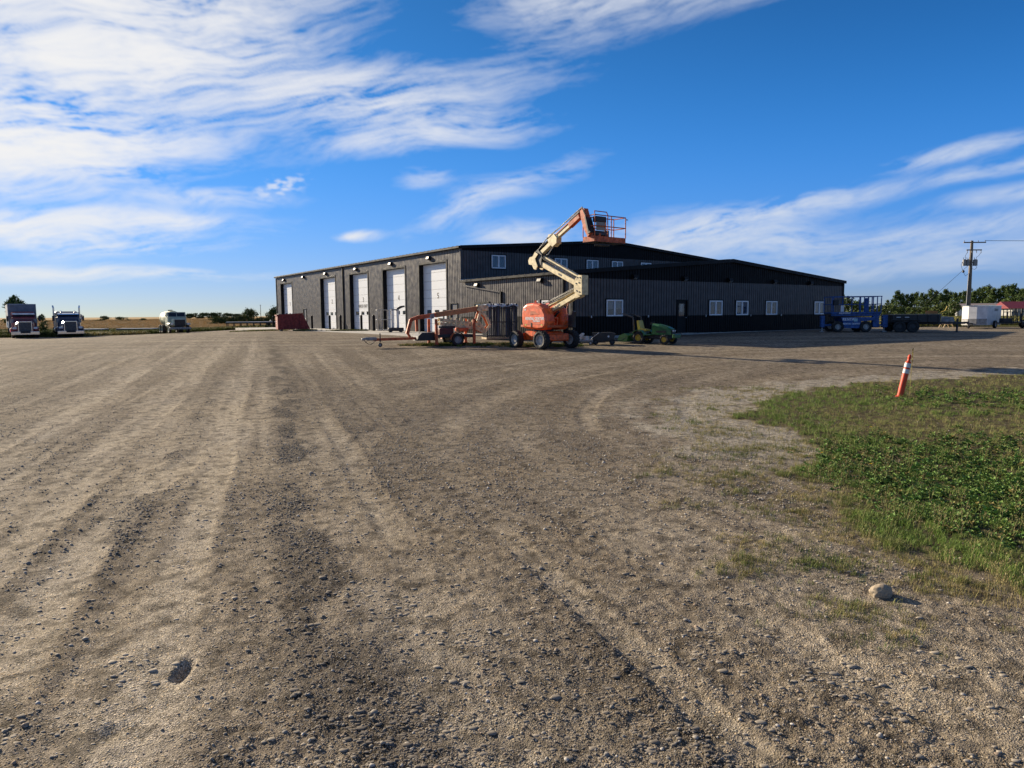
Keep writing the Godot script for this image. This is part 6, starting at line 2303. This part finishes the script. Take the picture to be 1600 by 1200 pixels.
# ---------------------------------------------------------------- trucks
func semi(t: Node3D, body: Material, accent: Material, stacks: bool) -> void:
	# own axes: x ahead, z to the side; the front bumper at x = 0
	var b := MB.new()
	for s in [-1.0, 1.0]:
		wheel(t, Vector3(-1.15, 0.50, s * 1.02), 0.50, 0.28, mats.chrome, 0)
		for x in [-5.3, -6.6]:
			wheel(t, Vector3(x, 0.50, s * 0.95), 0.50, 0.52, mats.chrome, 0)
	b.box(Vector3(-3.4, 0.62, 0), Vector3(6.9, 0.24, 0.85), 0.02)
	part("frame", b, mats.dark_metal, t)
	b = MB.new()
	b.box(Vector3(-0.10, 0.50, 0), Vector3(0.20, 0.36, 2.42), 0.05)
	part("bumper", b, mats.chrome, t)
	# hood and grille
	b = MB.new()
	var rings := []
	for k in [[-0.22, 0.62, 0.72, 1.62], [-1.2, 0.62, 0.80, 1.76], [-2.25, 0.66, 0.92, 1.86]]:
		var x: float = k[0]
		var w: float = k[2]
		rings.append([Vector3(x, k[1], -w), Vector3(x, k[3] - 0.18, -w), Vector3(x, k[3], -w * 0.72), Vector3(x, k[3], w * 0.72), Vector3(x, k[3] - 0.18, w), Vector3(x, k[1], w)])
		rings[-1].reverse()
	b.loft(rings)
	part("hood", b, body, t)
	b = MB.new()
	b.box(Vector3(-0.20, 1.13, 0), Vector3(0.06, 0.98, 1.06), 0.02)
	var gr := part("grille", b, mats.dark_metal, t)
	var sl := MB.new()
	for k in 11:
		sl.box(Vector3(-0.165, 1.13, -0.45 + 0.09 * k), Vector3(0.02, 0.9, 0.022))
	var slp := part("grille_bars", sl, mats.grey_paint, gr)
	slp.set_meta("kind", "stuff")
	b = MB.new()
	for s in [-1.0, 1.0]:
		b.box(Vector3(-0.19, 1.13, s * 0.56), Vector3(0.08, 1.08, 0.07), 0.01)
	b.box(Vector3(-0.19, 1.66, 0), Vector3(0.08, 0.09, 1.19), 0.01)
	b.box(Vector3(-0.19, 0.62, 0), Vector3(0.08, 0.06, 1.05), 0.01)
	part("grille_surround", b, mats.chrome, t)
	for s in [-1.0, 1.0]:
		b = MB.new()
		for k in 7:
			var a0 := PI * 0.04 + PI * 0.92 * k / 7.0
			var a1 := PI * 0.04 + PI * 0.92 * (k + 1) / 7.0
			b.beam(Vector3(-1.15 + cos(a0) * 0.66, 0.50 + sin(a0) * 0.60, s * 1.0), Vector3(-1.15 + cos(a1) * 0.66, 0.50 + sin(a1) * 0.60, s * 1.0), 0.40, 0.08, Vector3(cos(a0), sin(a0), 0))
		b.box(Vector3(-0.42, 0.92, s * 0.95), Vector3(0.40, 0.40, 0.48), 0.10)
		part("fender", b, accent, t)
		b = MB.new()
		b.box(Vector3(-0.22, 1.02, s * 0.88), Vector3(0.10, 0.20, 0.34), 0.04)
		part("headlight", b, mats.lamp_clear, t)
	# cab
	b = MB.new()
	b.box(Vector3(-3.15, 1.45, 0), Vector3(1.9, 1.50, 2.06), 0.10)
	b.prism([Vector2(-2.20, 1.80), Vector2(-2.55, 2.62), Vector2(-4.05, 2.66), Vector2(-4.05, 1.80)], -0.98, 0.98)
	part("cab", b, body, t)
	b = MB.new()
	b.box(Vector3(-4.75, 1.75, 0), Vector3(1.35, 2.0, 2.1), 0.12)
	part("sleeper", b, body, t)
	for s in [-1.0, 1.0]:
		b = MB.new()
		b.beam(Vector3(-2.205, 1.90, s * 0.46), Vector3(-2.46, 2.50, s * 0.44), 0.86, 0.03, Vector3(1, 0.4, 0))
		part("windshield", b, mats.windshield, t)
		b = MB.new()
		b.box(Vector3(-3.1, 2.12, s * 1.0), Vector3(0.85, 0.55, 0.06), 0.02)
		part("side_window", b, mats.windshield, t)
		b = MB.new()
		b.beam(Vector3(-2.5, 2.2, s * 1.05), Vector3(-2.4, 2.2, s * 1.36), 0.03, 0.03)
		b.box(Vector3(-2.38, 2.0, s * 1.38), Vector3(0.08, 0.56, 0.18), 0.02)
		part("mirror", b, mats.dark_metal, t)
		b = MB.new()
		b.cyl(Vector3(-2.9, 0.75, s * 0.98), Vector3(-4.3, 0.75, s * 0.98), 0.30, 0.30, 16)
		part("fuel_tank", b, mats.chrome, t)
		b = MB.new()
		b.cyl(Vector3(-2.05, 1.55, s * 1.0), Vector3(-2.05, 1.95, s * 1.0), 0.17, 0.17, 12)
		part("air_cleaner", b, mats.grey_paint, t)
		if stacks:
			b = MB.new()
			b.cyl(Vector3(-4.0, 0.9, s * 1.20), Vector3(-4.0, 3.15, s * 1.20), 0.085, 0.085, 10)
			b.cyl(Vector3(-4.0, 3.15, s * 1.20), Vector3(-4.22, 3.36, s * 1.24), 0.085, 0.085, 10)
			part("exhaust_stack", b, mats.chrome, t)
			b = MB.new()
			b.cyl(Vector3(-2.9, 2.66, s * 0.62), Vector3(-2.6, 2.74, s * 0.62), 0.05, 0.08, 10)
			part("air_horn", b, mats.chrome, t)
	b = MB.new()
	b.prism([Vector2(-2.42, 2.56), Vector2(-2.14, 2.46), Vector2(-2.13, 2.40), Vector2(-2.46, 2.50)], -0.96, 0.96)
	part("sun_visor", b, mats.chrome if stacks else mats.white_paint, t)
	b = MB.new()
	b.cyl(Vector3(-6.0, 0.86, 0), Vector3(-6.0, 0.94, 0), 0.45, 0.45, 16)
	part("fifth_wheel", b, mats.dark_metal, t)

func tank_truck() -> void:
	var t := thing("tank_truck", "pale green tank truck with a cream tank parked at the field edge", "truck", P(-36.6, 77.0), -0.90)
	var b := MB.new()
	var pale := paint("pale_green", Color(0.50, 0.56, 0.44), 0.5)
	var tank := paint("tank_cream", Color(0.66, 0.66, 0.44), 0.5)
	for s in [-1.0, 1.0]:
		wheel(t, Vector3(-0.9, 0.46, s * 0.95), 0.46, 0.26, pale, 0)
		for x in [-3.9, -5.0]:
			wheel(t, Vector3(x, 0.46, s * 0.88), 0.46, 0.48, pale, 0)
		b = MB.new()
		b.box(Vector3(-0.75, 1.0, s * 0.92), Vector3(1.2, 0.26, 0.44), 0.10)
		part("fender", b, pale, t)
		b = MB.new()
		b.cyl(Vector3(-0.16, 1.02, s * 0.84), Vector3(-0.10, 1.02, s * 0.84), 0.12, 0.12, 12)
		part("headlight", b, mats.lamp_clear, t)
	b = MB.new()
	b.box(Vector3(-2.9, 0.62, 0), Vector3(5.4, 0.22, 0.8), 0.02)
	part("frame", b, mats.dark_metal, t)
	b = MB.new()
	b.box(Vector3(-0.05, 0.55, 0), Vector3(0.16, 0.26, 2.2), 0.03)
	part("bumper", b, mats.grey_paint, t)
	b = MB.new()
	b.box(Vector3(-0.85, 1.22, 0), Vector3(1.35, 0.84, 1.40), 0.12)
	part("hood", b, pale, t)
	b = MB.new()
	b.box(Vector3(-0.15, 1.14, 0), Vector3(0.06, 0.70, 1.10), 0.02)
	part("grille", b, mats.dark_metal, t)
	b = MB.new()
	b.box(Vector3(-2.05, 1.30, 0), Vector3(1.3, 1.2, 1.95), 0.10)
	b.prism([Vector2(-1.42, 1.70), Vector2(-1.66, 2.34), Vector2(-2.70, 2.34), Vector2(-2.70, 1.70)], -0.95, 0.95)
	part("cab", b, pale, t)
	for s in [-1.0, 1.0]:
		b = MB.new()
		b.beam(Vector3(-1.435, 1.78, s * 0.44), Vector3(-1.61, 2.25, s * 0.43), 0.80, 0.03, Vector3(1, 0.4, 0))
		part("windshield", b, mats.windshield, t)
		b = MB.new()
		b.box(Vector3(-2.05, 2.0, s * 0.955), Vector3(0.75, 0.44, 0.04), 0.01)
		part("side_window", b, mats.windshield, t)
	b = MB.new()
	b.T = Transform3D(Basis(Vector3(0, 0, 1), Vector3(1, 0, 0), Vector3(0, 1, 0)), Vector3(-2.9, 1.62, 0))
	b.lathe([Vector2(0.0, -3.35), Vector2(0.55, -3.28), Vector2(0.86, -3.05), Vector2(0.88, -2.8), Vector2(0.88, -0.4), Vector2(0.86, -0.2), Vector2(0.5, -0.05), Vector2(0.0, 0.0)], 24)
	part("tank", b, tank, t)
	for x in [-3.6, -5.4]:
		b = MB.new()
		b.T = Transform3D(Basis(Vector3(0, 0, 1), Vector3(1, 0, 0), Vector3(0, 1, 0)), Vector3(x, 1.62, 0))
		b.lathe([Vector2(0.90, -0.04), Vector2(0.91, 0.0), Vector2(0.90, 0.04)], 24)
		part("tank_band", b, mats.grey_paint, t)
	b = MB.new()
	b.cyl(Vector3(-4.4, 2.45, 0), Vector3(-4.4, 2.62, 0), 0.25, 0.25, 14)
	part("hatch", b, tank, t)

func make_trucks() -> void:
	var turn := atan2(-0.80, 0.60)
	var t := thing("semi_truck", "maroon semi truck with a white sun visor and a box trailer behind", "truck", P(-49.8, 71.3), turn)
	semi(t, mats.maroon, mats.maroon, false)
	var dir := Vector3(cos(turn), 0, -sin(turn))
	var tr := thing("box_trailer", "white box trailer hitched behind the maroon semi truck", "trailer", P(-49.8, 71.3) - dir * 5.5, turn)
	var b := MB.new()
	b.box(Vector3(-5.2, 2.28, 0), Vector3(11.0, 2.6, 2.55), 0.03)
	part("box", b, paint("trailer_white", Color(0.66, 0.66, 0.64), 0.5), tr)
	b = MB.new()
	b.box(Vector3(0.312, 2.28, 0), Vector3(0.02, 2.5, 2.44))
	part("front_panel", b, paint("trailer_front", Color(0.20, 0.22, 0.26), 0.5), tr)
	b = MB.new()
	b.box(Vector3(-5.2, 0.92, 0), Vector3(10.6, 0.14, 1.2), 0.02)
	part("chassis", b, mats.dark_metal, tr)
	for s in [-1.0, 1.0]:
		for x in [-8.6, -9.8]:
			wheel(tr, Vector3(x, 0.50, s * 0.95), 0.50, 0.5, mats.grey_paint, 0)
		b = MB.new()
		b.beam(Vector3(-1.6, 0.0, s * 0.7), Vector3(-1.6, 0.9, s * 0.7), 0.12, 0.12)
		part("landing_leg", b, mats.dark_metal, tr)
	t = thing("semi_truck", "dark blue semi truck with tall twin exhaust stacks and chrome grille", "truck", P(-46.7, 73.8), turn)
	semi(t, mats.dark_blue, mats.dark_blue, true)
	tank_truck()
	# flat decks lying in the weeds
	var decks := [[-56.5, 92.0, 5.2, 0.1, "pale flat deck lying low in the weeds, the one nearest the trucks"], [-50.5, 94.0, 4.6, 0.05, "pale flat deck in the weeds between the trucks and the tank truck"], [-36.0, 98.0, 7.6, 0.30, "long white topped steel rack deck left of the shop building"], [-31.4, 101.0, 3.0, 0.2, "short white topped deck half hidden by the shop corner"]]
	for q in decks:
		var dk := thing("flat_deck", q[4], "deck", P(q[0], q[1]), q[3], "flat decks in the weeds")
		b = MB.new()
		var h := 0.55 if q[2] < 6.0 else 0.95
		b.box(Vector3(0, h, 0), Vector3(q[2], 0.10, 2.2), 0.02)
		part("deck_top", b, mats.tarp, dk)
		var k := 0
		while k * 0.9 <= q[2]:
			for z in [-1.0, 1.0]:
				b = MB.new()
				b.beam(Vector3(-q[2] * 0.5 + 0.1 + k * 0.86, 0, z), Vector3(-q[2] * 0.5 + 0.1 + k * 0.86, h - 0.05, z), 0.10, 0.10)
				part("post", b, mats.dark_metal, dk)
			k += 1
		b = MB.new()
		b.beam(Vector3(-q[2] * 0.5, h - 0.12, 1.05), Vector3(q[2] * 0.5, h - 0.12, 1.05), 0.08, 0.14)
		b.beam(Vector3(-q[2] * 0.5, h - 0.12, -1.05), Vector3(q[2] * 0.5, h - 0.12, -1.05), 0.08, 0.14)
		part("side_rail", b, mats.dark_metal, dk)
	var jk := thing("scrap_heap", "dark heap of scrap steel on the decks beside the shop", "scrap", P(-33.2, 98.5))
	for k in 9:
		b = MB.new()
		var r2 := RandomNumberGenerator.new(); r2.seed = 50 + k
		var o := Vector3(r2.randf_range(-1.4, 1.4), r2.randf_range(0.3, 1.2), r2.randf_range(-0.6, 0.6))
		b.beam(o, o + Vector3(r2.randf_range(-1, 1), r2.randf_range(-0.25, 0.35), r2.randf_range(-0.5, 0.5)), 0.35, 0.3)
		part("scrap_piece", b, mats.dark_metal if k % 3 else mats.grey_paint, jk)

# ---------------------------------------------------------------- trees, sheds and fields
func crown_mesh(seed_: int, h: float, w: float, base: float, leaves: int, leaf: float, kind: int, green: Color) -> ArrayMesh:
	var r := RandomNumberGenerator.new()
	r.seed = seed_
	var b := MB.new()
	b.colored = true
	# clumps along limbs
	var clumps := []
	var nc := 60 if kind == 0 else 22
	for i in nc:
		var u := r.randf()
		var y := lerpf(base, h, pow(u, 0.85))
		var fy := (y - base) / (h - base)
		var wide := w * (sin(PI * clampf(fy * 0.80 + 0.18, 0.0, 1.0)) if kind == 0 else sqrt(maxf(0.05, 1.0 - fy * fy)))
		var a := r.randf() * TAU
		var q := r.randf_range(0.25, 0.95) * wide
		clumps.append([Vector3(cos(a) * q, y, sin(a) * q), r.randf_range(0.12, 0.28) * w + 0.14])
	for i in leaves:
		var cl: Array = clumps[r.randi() % clumps.size()]
		var d := Vector3(r.randfn(), r.randfn() * 0.8, r.randfn()) * 0.52
		var o: Vector3 = cl[0] + d * cl[1]
		if o.y < 0.15: o.y = 0.15
		var n := Vector3(r.randfn(), r.randfn() + 0.4, r.randfn()).normalized()
		var x := n.cross(Vector3(r.randfn(), r.randfn(), r.randfn())).normalized()
		var y := n.cross(x)
		var s := leaf * r.randf_range(0.6, 1.4)
		var g := r.randf_range(0.6, 1.5)
		b.tint = Color(green.r * g * r.randf_range(0.85, 1.3), green.g * g, green.b * g)
		b.quad(o - x * s, o - y * s * 0.55, o + x * s, o + y * s * 0.55)
	return b.mesh()

func tree(called: String, label: String, cat: String, at: Vector3, h: float, mesh: Mesh, scale_: Vector3, turn: float, group: String, trunk: bool) -> void:
	var t := thing(called, label, cat, at, turn, group)
	h *= scale_.y
	if trunk:
		var b := MB.new()
		b.cyl(Vector3(0, -0.1, 0), Vector3(0.04, h * 0.5, 0), 0.02 * h + 0.03, 0.012 * h, 7)
		b.cyl(Vector3(0.04, h * 0.5, 0), Vector3(0, h * 0.93, 0.05), 0.012 * h, 0.004 * h, 6)
		for k in 5:
			var y := h * (0.30 + 0.11 * k)
			var a := k * 2.4
			b.cyl(Vector3(0.03, y, 0), Vector3(cos(a) * h * 0.13, y + h * 0.14, sin(a) * h * 0.13), 0.006 * h, 0.002 * h, 5)
		part("trunk", b, mats.bark, t)
	var c := MeshInstance3D.new()
	c.name = "crown"
	c.mesh = mesh
	c.material_override = tinted("foliage", 0.7, Color(0.35, 0.35, 0.25), 0.25)
	c.scale = scale_
	t.add_child(c, true)

func make_trees() -> void:
	mats.bark = paint("bark", Color(0.10, 0.085, 0.065), 0.9)
	var pop := []
	for i in 4:
		pop.append(crown_mesh(200 + i, 9.0, 2.3, 0.7, 3200, 0.20, 0, Color(0.070, 0.110, 0.036)))
	var bush := []
	for i in 4:
		bush.append(crown_mesh(220 + i, 2.6, 2.0, 0.2, 1100, 0.17, 1, Color(0.075, 0.105, 0.034)))
	var r2 := RandomNumberGenerator.new()
	r2.seed = 99
	# shelterbelt on the right: nearer and taller towards the right-hand edge
	var words_ := ["first", "second", "third", "fourth", "fifth", "sixth", "seventh", "eighth", "ninth", "tenth", "eleventh", "twelfth", "thirteenth", "fourteenth", "fifteenth", "sixteenth", "seventeenth", "eighteenth", "nineteenth", "twentieth", "twenty-first", "twenty-second", "twenty-third", "twenty-fourth", "twenty-fifth", "twenty-sixth", "twenty-seventh", "twenty-eighth", "twenty-ninth", "thirtieth", "thirty-first", "thirty-second", "thirty-third", "thirty-fourth", "thirty-fifth", "thirty-sixth", "thirty-seventh", "thirty-eighth"]
	var n := 38
	for k in n:
		var u := k / float(n - 1)
		var px := lerpf(1384.0, 1660.0, u)
		var d := lerpf(285.0, 215.0, u) + r2.randf_range(-3, 3)
		var x := (px - 800.0) / 1084.0 * d
		var s := r2.randf_range(0.90, 1.12) * lerpf(0.98, 1.06, u)
		if k < 2: s *= 0.72
		tree("poplar_tree", "poplar in the shelterbelt, %s tree counting from its end by the trailer" % words_[k], "tree", P(x, d), 9.0, pop[k % 4], Vector3(s, s, s), r2.randf() * TAU, "poplars in the shelterbelt", true)
	for k in 13:
		var u := k / 12.0
		var px := lerpf(1322.0, 1486.0, u)
		var d := lerpf(235.0, 200.0, u)
		var x := (px - 800.0) / 1084.0 * d
		var s := r2.randf_range(0.9, 1.5) * (1.75 if k < 3 else 1.0)
		tree("bush", "round bush below the poplars, %s counting from the scissor lift" % words_[k], "bush", P(x, d), 2.6, bush[k % 4], Vector3(s * 1.2, s, s), r2.randf() * TAU, "bushes below the shelterbelt", false)
	# left: trees behind the maroon truck
	var lt := [[-64.2, 84.0, 0.60, "tall bushy tree at the left edge beside the box trailer"], [-66.2, 93.0, 0.55, "green tree rising behind the roof of the box trailer"], [-64.6, 92.0, 0.46, "smaller tree peeping over the box trailer's right corner"], [-64.0, 95.0, 0.28, "low shrubby tree between the two semi trucks"]]
	for q in lt:
		tree("leafy_tree", q[3], "tree", P(q[0], q[1]), 9.0, pop[r2.randi() % 4], Vector3(q[2] * 1.2, q[2], q[2] * 1.2), r2.randf() * TAU, "trees behind the trucks", true)
	var far := [[-205.0, 350.0, 0.95, "dark tree clump on the far field edge, the larger"], [-196.0, 350.0, 0.8, "dark tree clump just right of the largest far clump"], [-186.0, 352.0, 0.5, "small round tree clump far off beside two others"]]
	for q in far:
		tree("far_clump", q[3], "tree", P(q[0], q[1]), 2.6, bush[r2.randi() % 4], Vector3(q[2] * 2.6, q[2], q[2] * 1.5), 0.0, "tree clumps on the far field", false)
	for k in 12:
		var x := lerpf(-268.0, -215.0, k / 11.0) * 1.0
		tree("far_clump", "low dark bluff of trees on the skyline, %s from its left end" % words_[k], "tree", P(x, 560.0), 2.6, bush[k % 4], Vector3(3.0, 1.1 + 0.5 * sin(k * 0.29), 2.0), 0.0, "far bluff on the skyline", false)
	for k in 15:
		var u := k / 14.0
		var d := 185.0
		var x := (lerpf(338.0, 432.0, u) - 800.0) / 1084.0 * d
		var tall := k in [8, 9, 13, 14]
		var s := r2.randf_range(0.55, 0.9)
		tree("bush", "dark bush in the hedge row left of the shop, %s from the field end" % words_[k], "bush", P(x, d), 2.6, bush[k % 4], Vector3(s * 1.5, s * (1.75 if tall else 0.9), s), r2.randf() * TAU, "hedge row left of the shop", false)
	# distant farm sheds
	var sh := thing("grey_shed", "low grey steel shed with a white door behind the cargo trailer", "shed", P(147.0, 218.0), -0.25)
	var b := MB.new()
	var sheet := paint("shed_grey", Color(0.30, 0.30, 0.29), 0.6)
	b.box(Vector3(-3.9, 1.45, 4.4), Vector3(8.7, 2.9, 0.2))
	b.box(Vector3(6.9, 1.45, 4.4), Vector3(2.7, 2.9, 0.2))
	b.box(Vector3(3.0, 2.72, 4.4), Vector3(5.1, 0.36, 0.2))
	b.box(Vector3(0, 1.45, -4.4), Vector3(16.5, 2.9, 0.2))
	for s in [-1.0, 1.0]:
		b.box(Vector3(s * 8.15, 1.45, 0), Vector3(0.2, 2.9, 8.6))
	part("wall", b, sheet, sh)
	b = MB.new()
	b.prism([Vector2(-4.8, 2.85), Vector2(4.8, 2.85), Vector2(0, 4.1)], -8.6, 8.6)
	var rp := part("roof", b, paint("shed_roof", Color(0.36, 0.29, 0.25), 0.6), sh)
	rp.rotation.y = PI / 2
	b = MB.new()
	b.box(Vector3(-5.6, 1.25, 4.55), Vector3(4.2, 2.4, 0.1), 0.02)
	part("door", b, mats.white_paint, sh)
	sh = thing("red_roof_shed", "red roofed shed with pale walls at the right edge", "shed", P(139.5, 188.0), -0.2)
	b = MB.new()
	b.box(Vector3(3.5, 1.2, 0), Vector3(19.0, 2.4, 9.0))
	part("wall", b, paint("shed_pale", Color(0.36, 0.36, 0.34), 0.6), sh)
	for k in 12:
		b = MB.new()
		b.box(Vector3(-5.2 + k * 1.6, 1.2, 4.53), Vector3(0.18, 2.3, 0.06))
		part("batten", b, mats.dark_metal, sh)
	b = MB.new()
	b.prism([Vector2(-5.0, 2.3), Vector2(5.0, 2.3), Vector2(0, 4.2)], -7.0, 14.0)
	rp = part("roof", b, paint("roof_red", Color(0.20, 0.026, 0.030), 0.5), sh)
	rp.rotation.y = PI / 2
	sh = thing("far_barn", "long pale farm building far off on the left skyline", "building", P(-330.0, 520.0), 0.2)
	b = MB.new()
	b.box(Vector3(0, 1.5, 0), Vector3(16.0, 3.0, 8.0))
	part("wall", b, paint("far_pale", Color(0.42, 0.44, 0.46), 0.7), sh)
	b = MB.new()
	b.prism([Vector2(-4.3, 2.9), Vector2(4.3, 2.9), Vector2(0, 4.2)], -8.2, 8.2)
	rp = part("roof", b, paint("far_roof", Color(0.36, 0.40, 0.44), 0.6), sh)
	rp.rotation.y = PI / 2
	sh = thing("far_pole", "thin bare pole standing in the hedge row left of the shop", "pole", P(-66.5, 185.0))
	b = MB.new()
	b.cyl(Vector3(0, 0, 0), Vector3(0, 5.2, 0), 0.09, 0.06, 7)
	b.box(Vector3(0, 5.1, 0), Vector3(0.5, 0.06, 0.06))
	part("pole", b, mats.pole_wood, sh)

func make_fields() -> void:
	# stubble field on the left, meadow on the right: sheets a little above the ground
	for side in 2:
		var az0 := -75.0 if side == 0 else 22.0
		var az1 := -11.0 if side == 0 else 62.0
		var r0 := 124.0 if side == 0 else 78.0
		var ang := 90
		var rows := []
		var r := r0
		while r < 1500.0:
			rows.append(r)
			r *= 1.035
		var b := MB.new()
		b.colored = true
		for j in rows.size() - 1:
			for i in ang:
				var q := []
				for e in [[j, i], [j, i + 1], [j + 1, i + 1], [j + 1, i]]:
					var a := deg_to_rad(lerpf(az0, az1, e[1] / float(ang)))
					var x: float = rows[e[0]] * sin(a)
					var d: float = rows[e[0]] * cos(a)
					q.append(Vector3(x, land(x, d) + 0.06, -d))
				var cx: float = q[0].x
				var cd: float = -q[0].z
				var t := n_mid.get_noise_2d(cx * 0.02, cd * 0.35) * 0.5 + n_mid.get_noise_2d(cx * 0.2, cd * 0.05) * 0.25
				var k := 1.0 + 0.35 * t
				b.tint = Color(0.40 * k, 0.275 * k, 0.135 * k) if side == 0 else Color(0.22 * k, 0.21 * k, 0.085 * k)
				b.quad(q[0], q[1], q[2], q[3])
		structure("field" if side == 0 else "meadow", b.mesh(), tinted("field_soil", 0.95, Color(0, 0, 0), 0.1))
	var gm := tinted("tall_blade", 0.75, Color(0.4, 0.4, 0.3), 0.2)
	var crop := tuft(31, 22, 0.35, 0.35, 0.75, 0.022)
	var weed := tuft(32, 26, 0.30, 0.22, 0.60, 0.026)
	# crop
	var most := 26000
	var buf := PackedFloat32Array()
	buf.resize(most * 16)
	var n := 0
	for k in most:
		var r := 118.0 * exp(rng.randf() * log(520.0 / 118.0))
		var a := deg_to_rad(rng.randf_range(-46.0, -13.0))
		var x := r * sin(a)
		var d := r * cos(a)
		if d < yard_end(x) + 12.0: continue
		var g := rng.randf_range(0.75, 1.25)
		var s := rng.randf_range(0.7, 1.1) * (0.7 + r * 0.0022)
		put(buf, n, Basis(Vector3.UP, rng.randf() * TAU).scaled(Vector3(s * 1.6, s * 0.75, s * 1.6)), Vector3(x, land(x, d), -d), Color(0.42 * g, 0.29 * g, 0.14 * g))
		n += 1
	buf.resize(n * 16)
	stuff("standing_crop", "ripe brown crop standing in the wide field on the left", "crop", crop, gm, buf)
	# weeds round the edge of the yard
	most = 30000
	buf = PackedFloat32Array()
	buf.resize(most * 16)
	n = 0
	for k in most:
		var x := 0.0
		var d := 0.0
		var g := rng.randf_range(0.7, 1.3)
		var c := Color(0.115 * g, 0.135 * g, 0.035 * g)
		var hi := 1.0
		if k % 3 == 0:
			x = rng.randf_range(26.0, 110.0)
			d = 66.5 + pow(rng.randf(), 1.4) * 90.0
			hi = 1.45
			c = c.lerp(Color(0.30 * g, 0.25 * g, 0.10 * g), rng.randf() * 0.9)
			if x / d > 1.0: continue
		else:
			x = rng.randf_range(-92.0, -24.0)
			d = yard_end(x) + pow(rng.randf(), 1.3) * 34.0 + rng.randf_range(-1.5, 1.0)
			if rng.randf() < smooth(0.1, 0.4, n_mid.get_noise_2d(x * 0.15, d * 0.15)): c = Color(0.34 * g, 0.29 * g, 0.13 * g)
		var s := rng.randf_range(0.6, 1.15) * hi
		put(buf, n, Basis(Vector3.UP, rng.randf() * TAU).scaled(Vector3(s * 1.4, s, s * 1.4)), Vector3(x, land(x, d) - 0.02, -d), c)
		n += 1
	buf.resize(n * 16)
	stuff("tall_weeds", "tall green and straw coloured weeds round the edge of the yard", "weeds", weed, gm, buf)
	# patches of weed by the lifts and the bin
	most = 2600
	buf = PackedFloat32Array()
	buf.resize(most * 16)
	n = 0
	for k in most:
		var spot: Array = [[-1.0, 35.2, 2.6, 0.55], [-3.6, 35.4, 1.6, 0.5], [-23.6, 66.0, 2.2, 1.2], [-18.6, 62.6, 0.8, 0.5], [1.6, 34.2, 1.6, 0.6], [-14.0, 60.2, 1.2, 0.25]][k % 6]
		var x: float = spot[0] + rng.randfn() * spot[2] * 0.5
		var d: float = spot[1] + rng.randfn() * spot[3] * 0.5
		var g := rng.randf_range(0.7, 1.3)
		var s := rng.randf_range(0.18, 0.42)
		put(buf, n, Basis(Vector3.UP, rng.randf() * TAU).scaled(Vector3(s, s * 0.85, s)), Vector3(x, land(x, d), -d), Color(0.11 * g, 0.14 * g, 0.03 * g) if rng.randf() < 0.65 else Color(0.33 * g, 0.29 * g, 0.13 * g))
		n += 1
	buf.resize(n * 16)
	stuff("yard_weeds", "patches of short weeds round the lifts and the red bin", "weeds", weed, gm, buf)

func _ready() -> void:
	rng.seed = 20240917
	# ---- camera
	var cam := Camera3D.new()
	cam.name = "camera"
	cam.position = EYE
	cam.rotation = Vector3(-0.0989, 0.0, 0.0)
	cam.rotate_object_local(Vector3(0, 0, 1), -0.0074)
	cam.fov = 57.93
	cam.near = 0.05
	cam.far = 6000.0
	add_child(cam)
	cam.current = true
	# ---- sky and exposure
	var env := Environment.new()
	env.background_mode = Environment.BG_SKY
	env.sky = make_sky()
	env.background_energy_multiplier = 0.526
	env.tonemap_mode = Environment.TONE_MAPPER_LINEAR
	env.tonemap_exposure = 1.90
	env.sdfgi_enabled = true
	env.ssao_enabled = true
	env.ssil_enabled = true
	var we := WorldEnvironment.new()
	we.environment = env
	we.name = "surroundings"
	add_child(we)
	# ---- sun: low, from the back left
	var sun := DirectionalLight3D.new()
	sun.name = "sun"
	sun.light_energy = 1.6
	sun.light_color = Color(1.0, 0.93, 0.82)
	sun.light_angular_distance = 0.5
	sun.shadow_enabled = true
	var to_sun := Vector3(cos(SUN_EL) * sin(SUN_AZ), sin(SUN_EL), -cos(SUN_EL) * cos(SUN_AZ))
	add_child(sun)
	sun.look_at_from_position(to_sun * 50.0, Vector3.ZERO, Vector3.UP)
	# ---- the place
	make_textures()
	make_ground()
	make_shop()
	make_gravel()
	make_grass()
	machine_paints()
	boom_lift()
	tow_lift()
	slat_rack()
	mast_lift()
	dumpster()
	tractor()
	small_mower()
	scissor_lift()
	flatbed()
	cargo_trailer()
	power_pole()
	delineator()
	make_trucks()
	make_fields()
	make_trees()
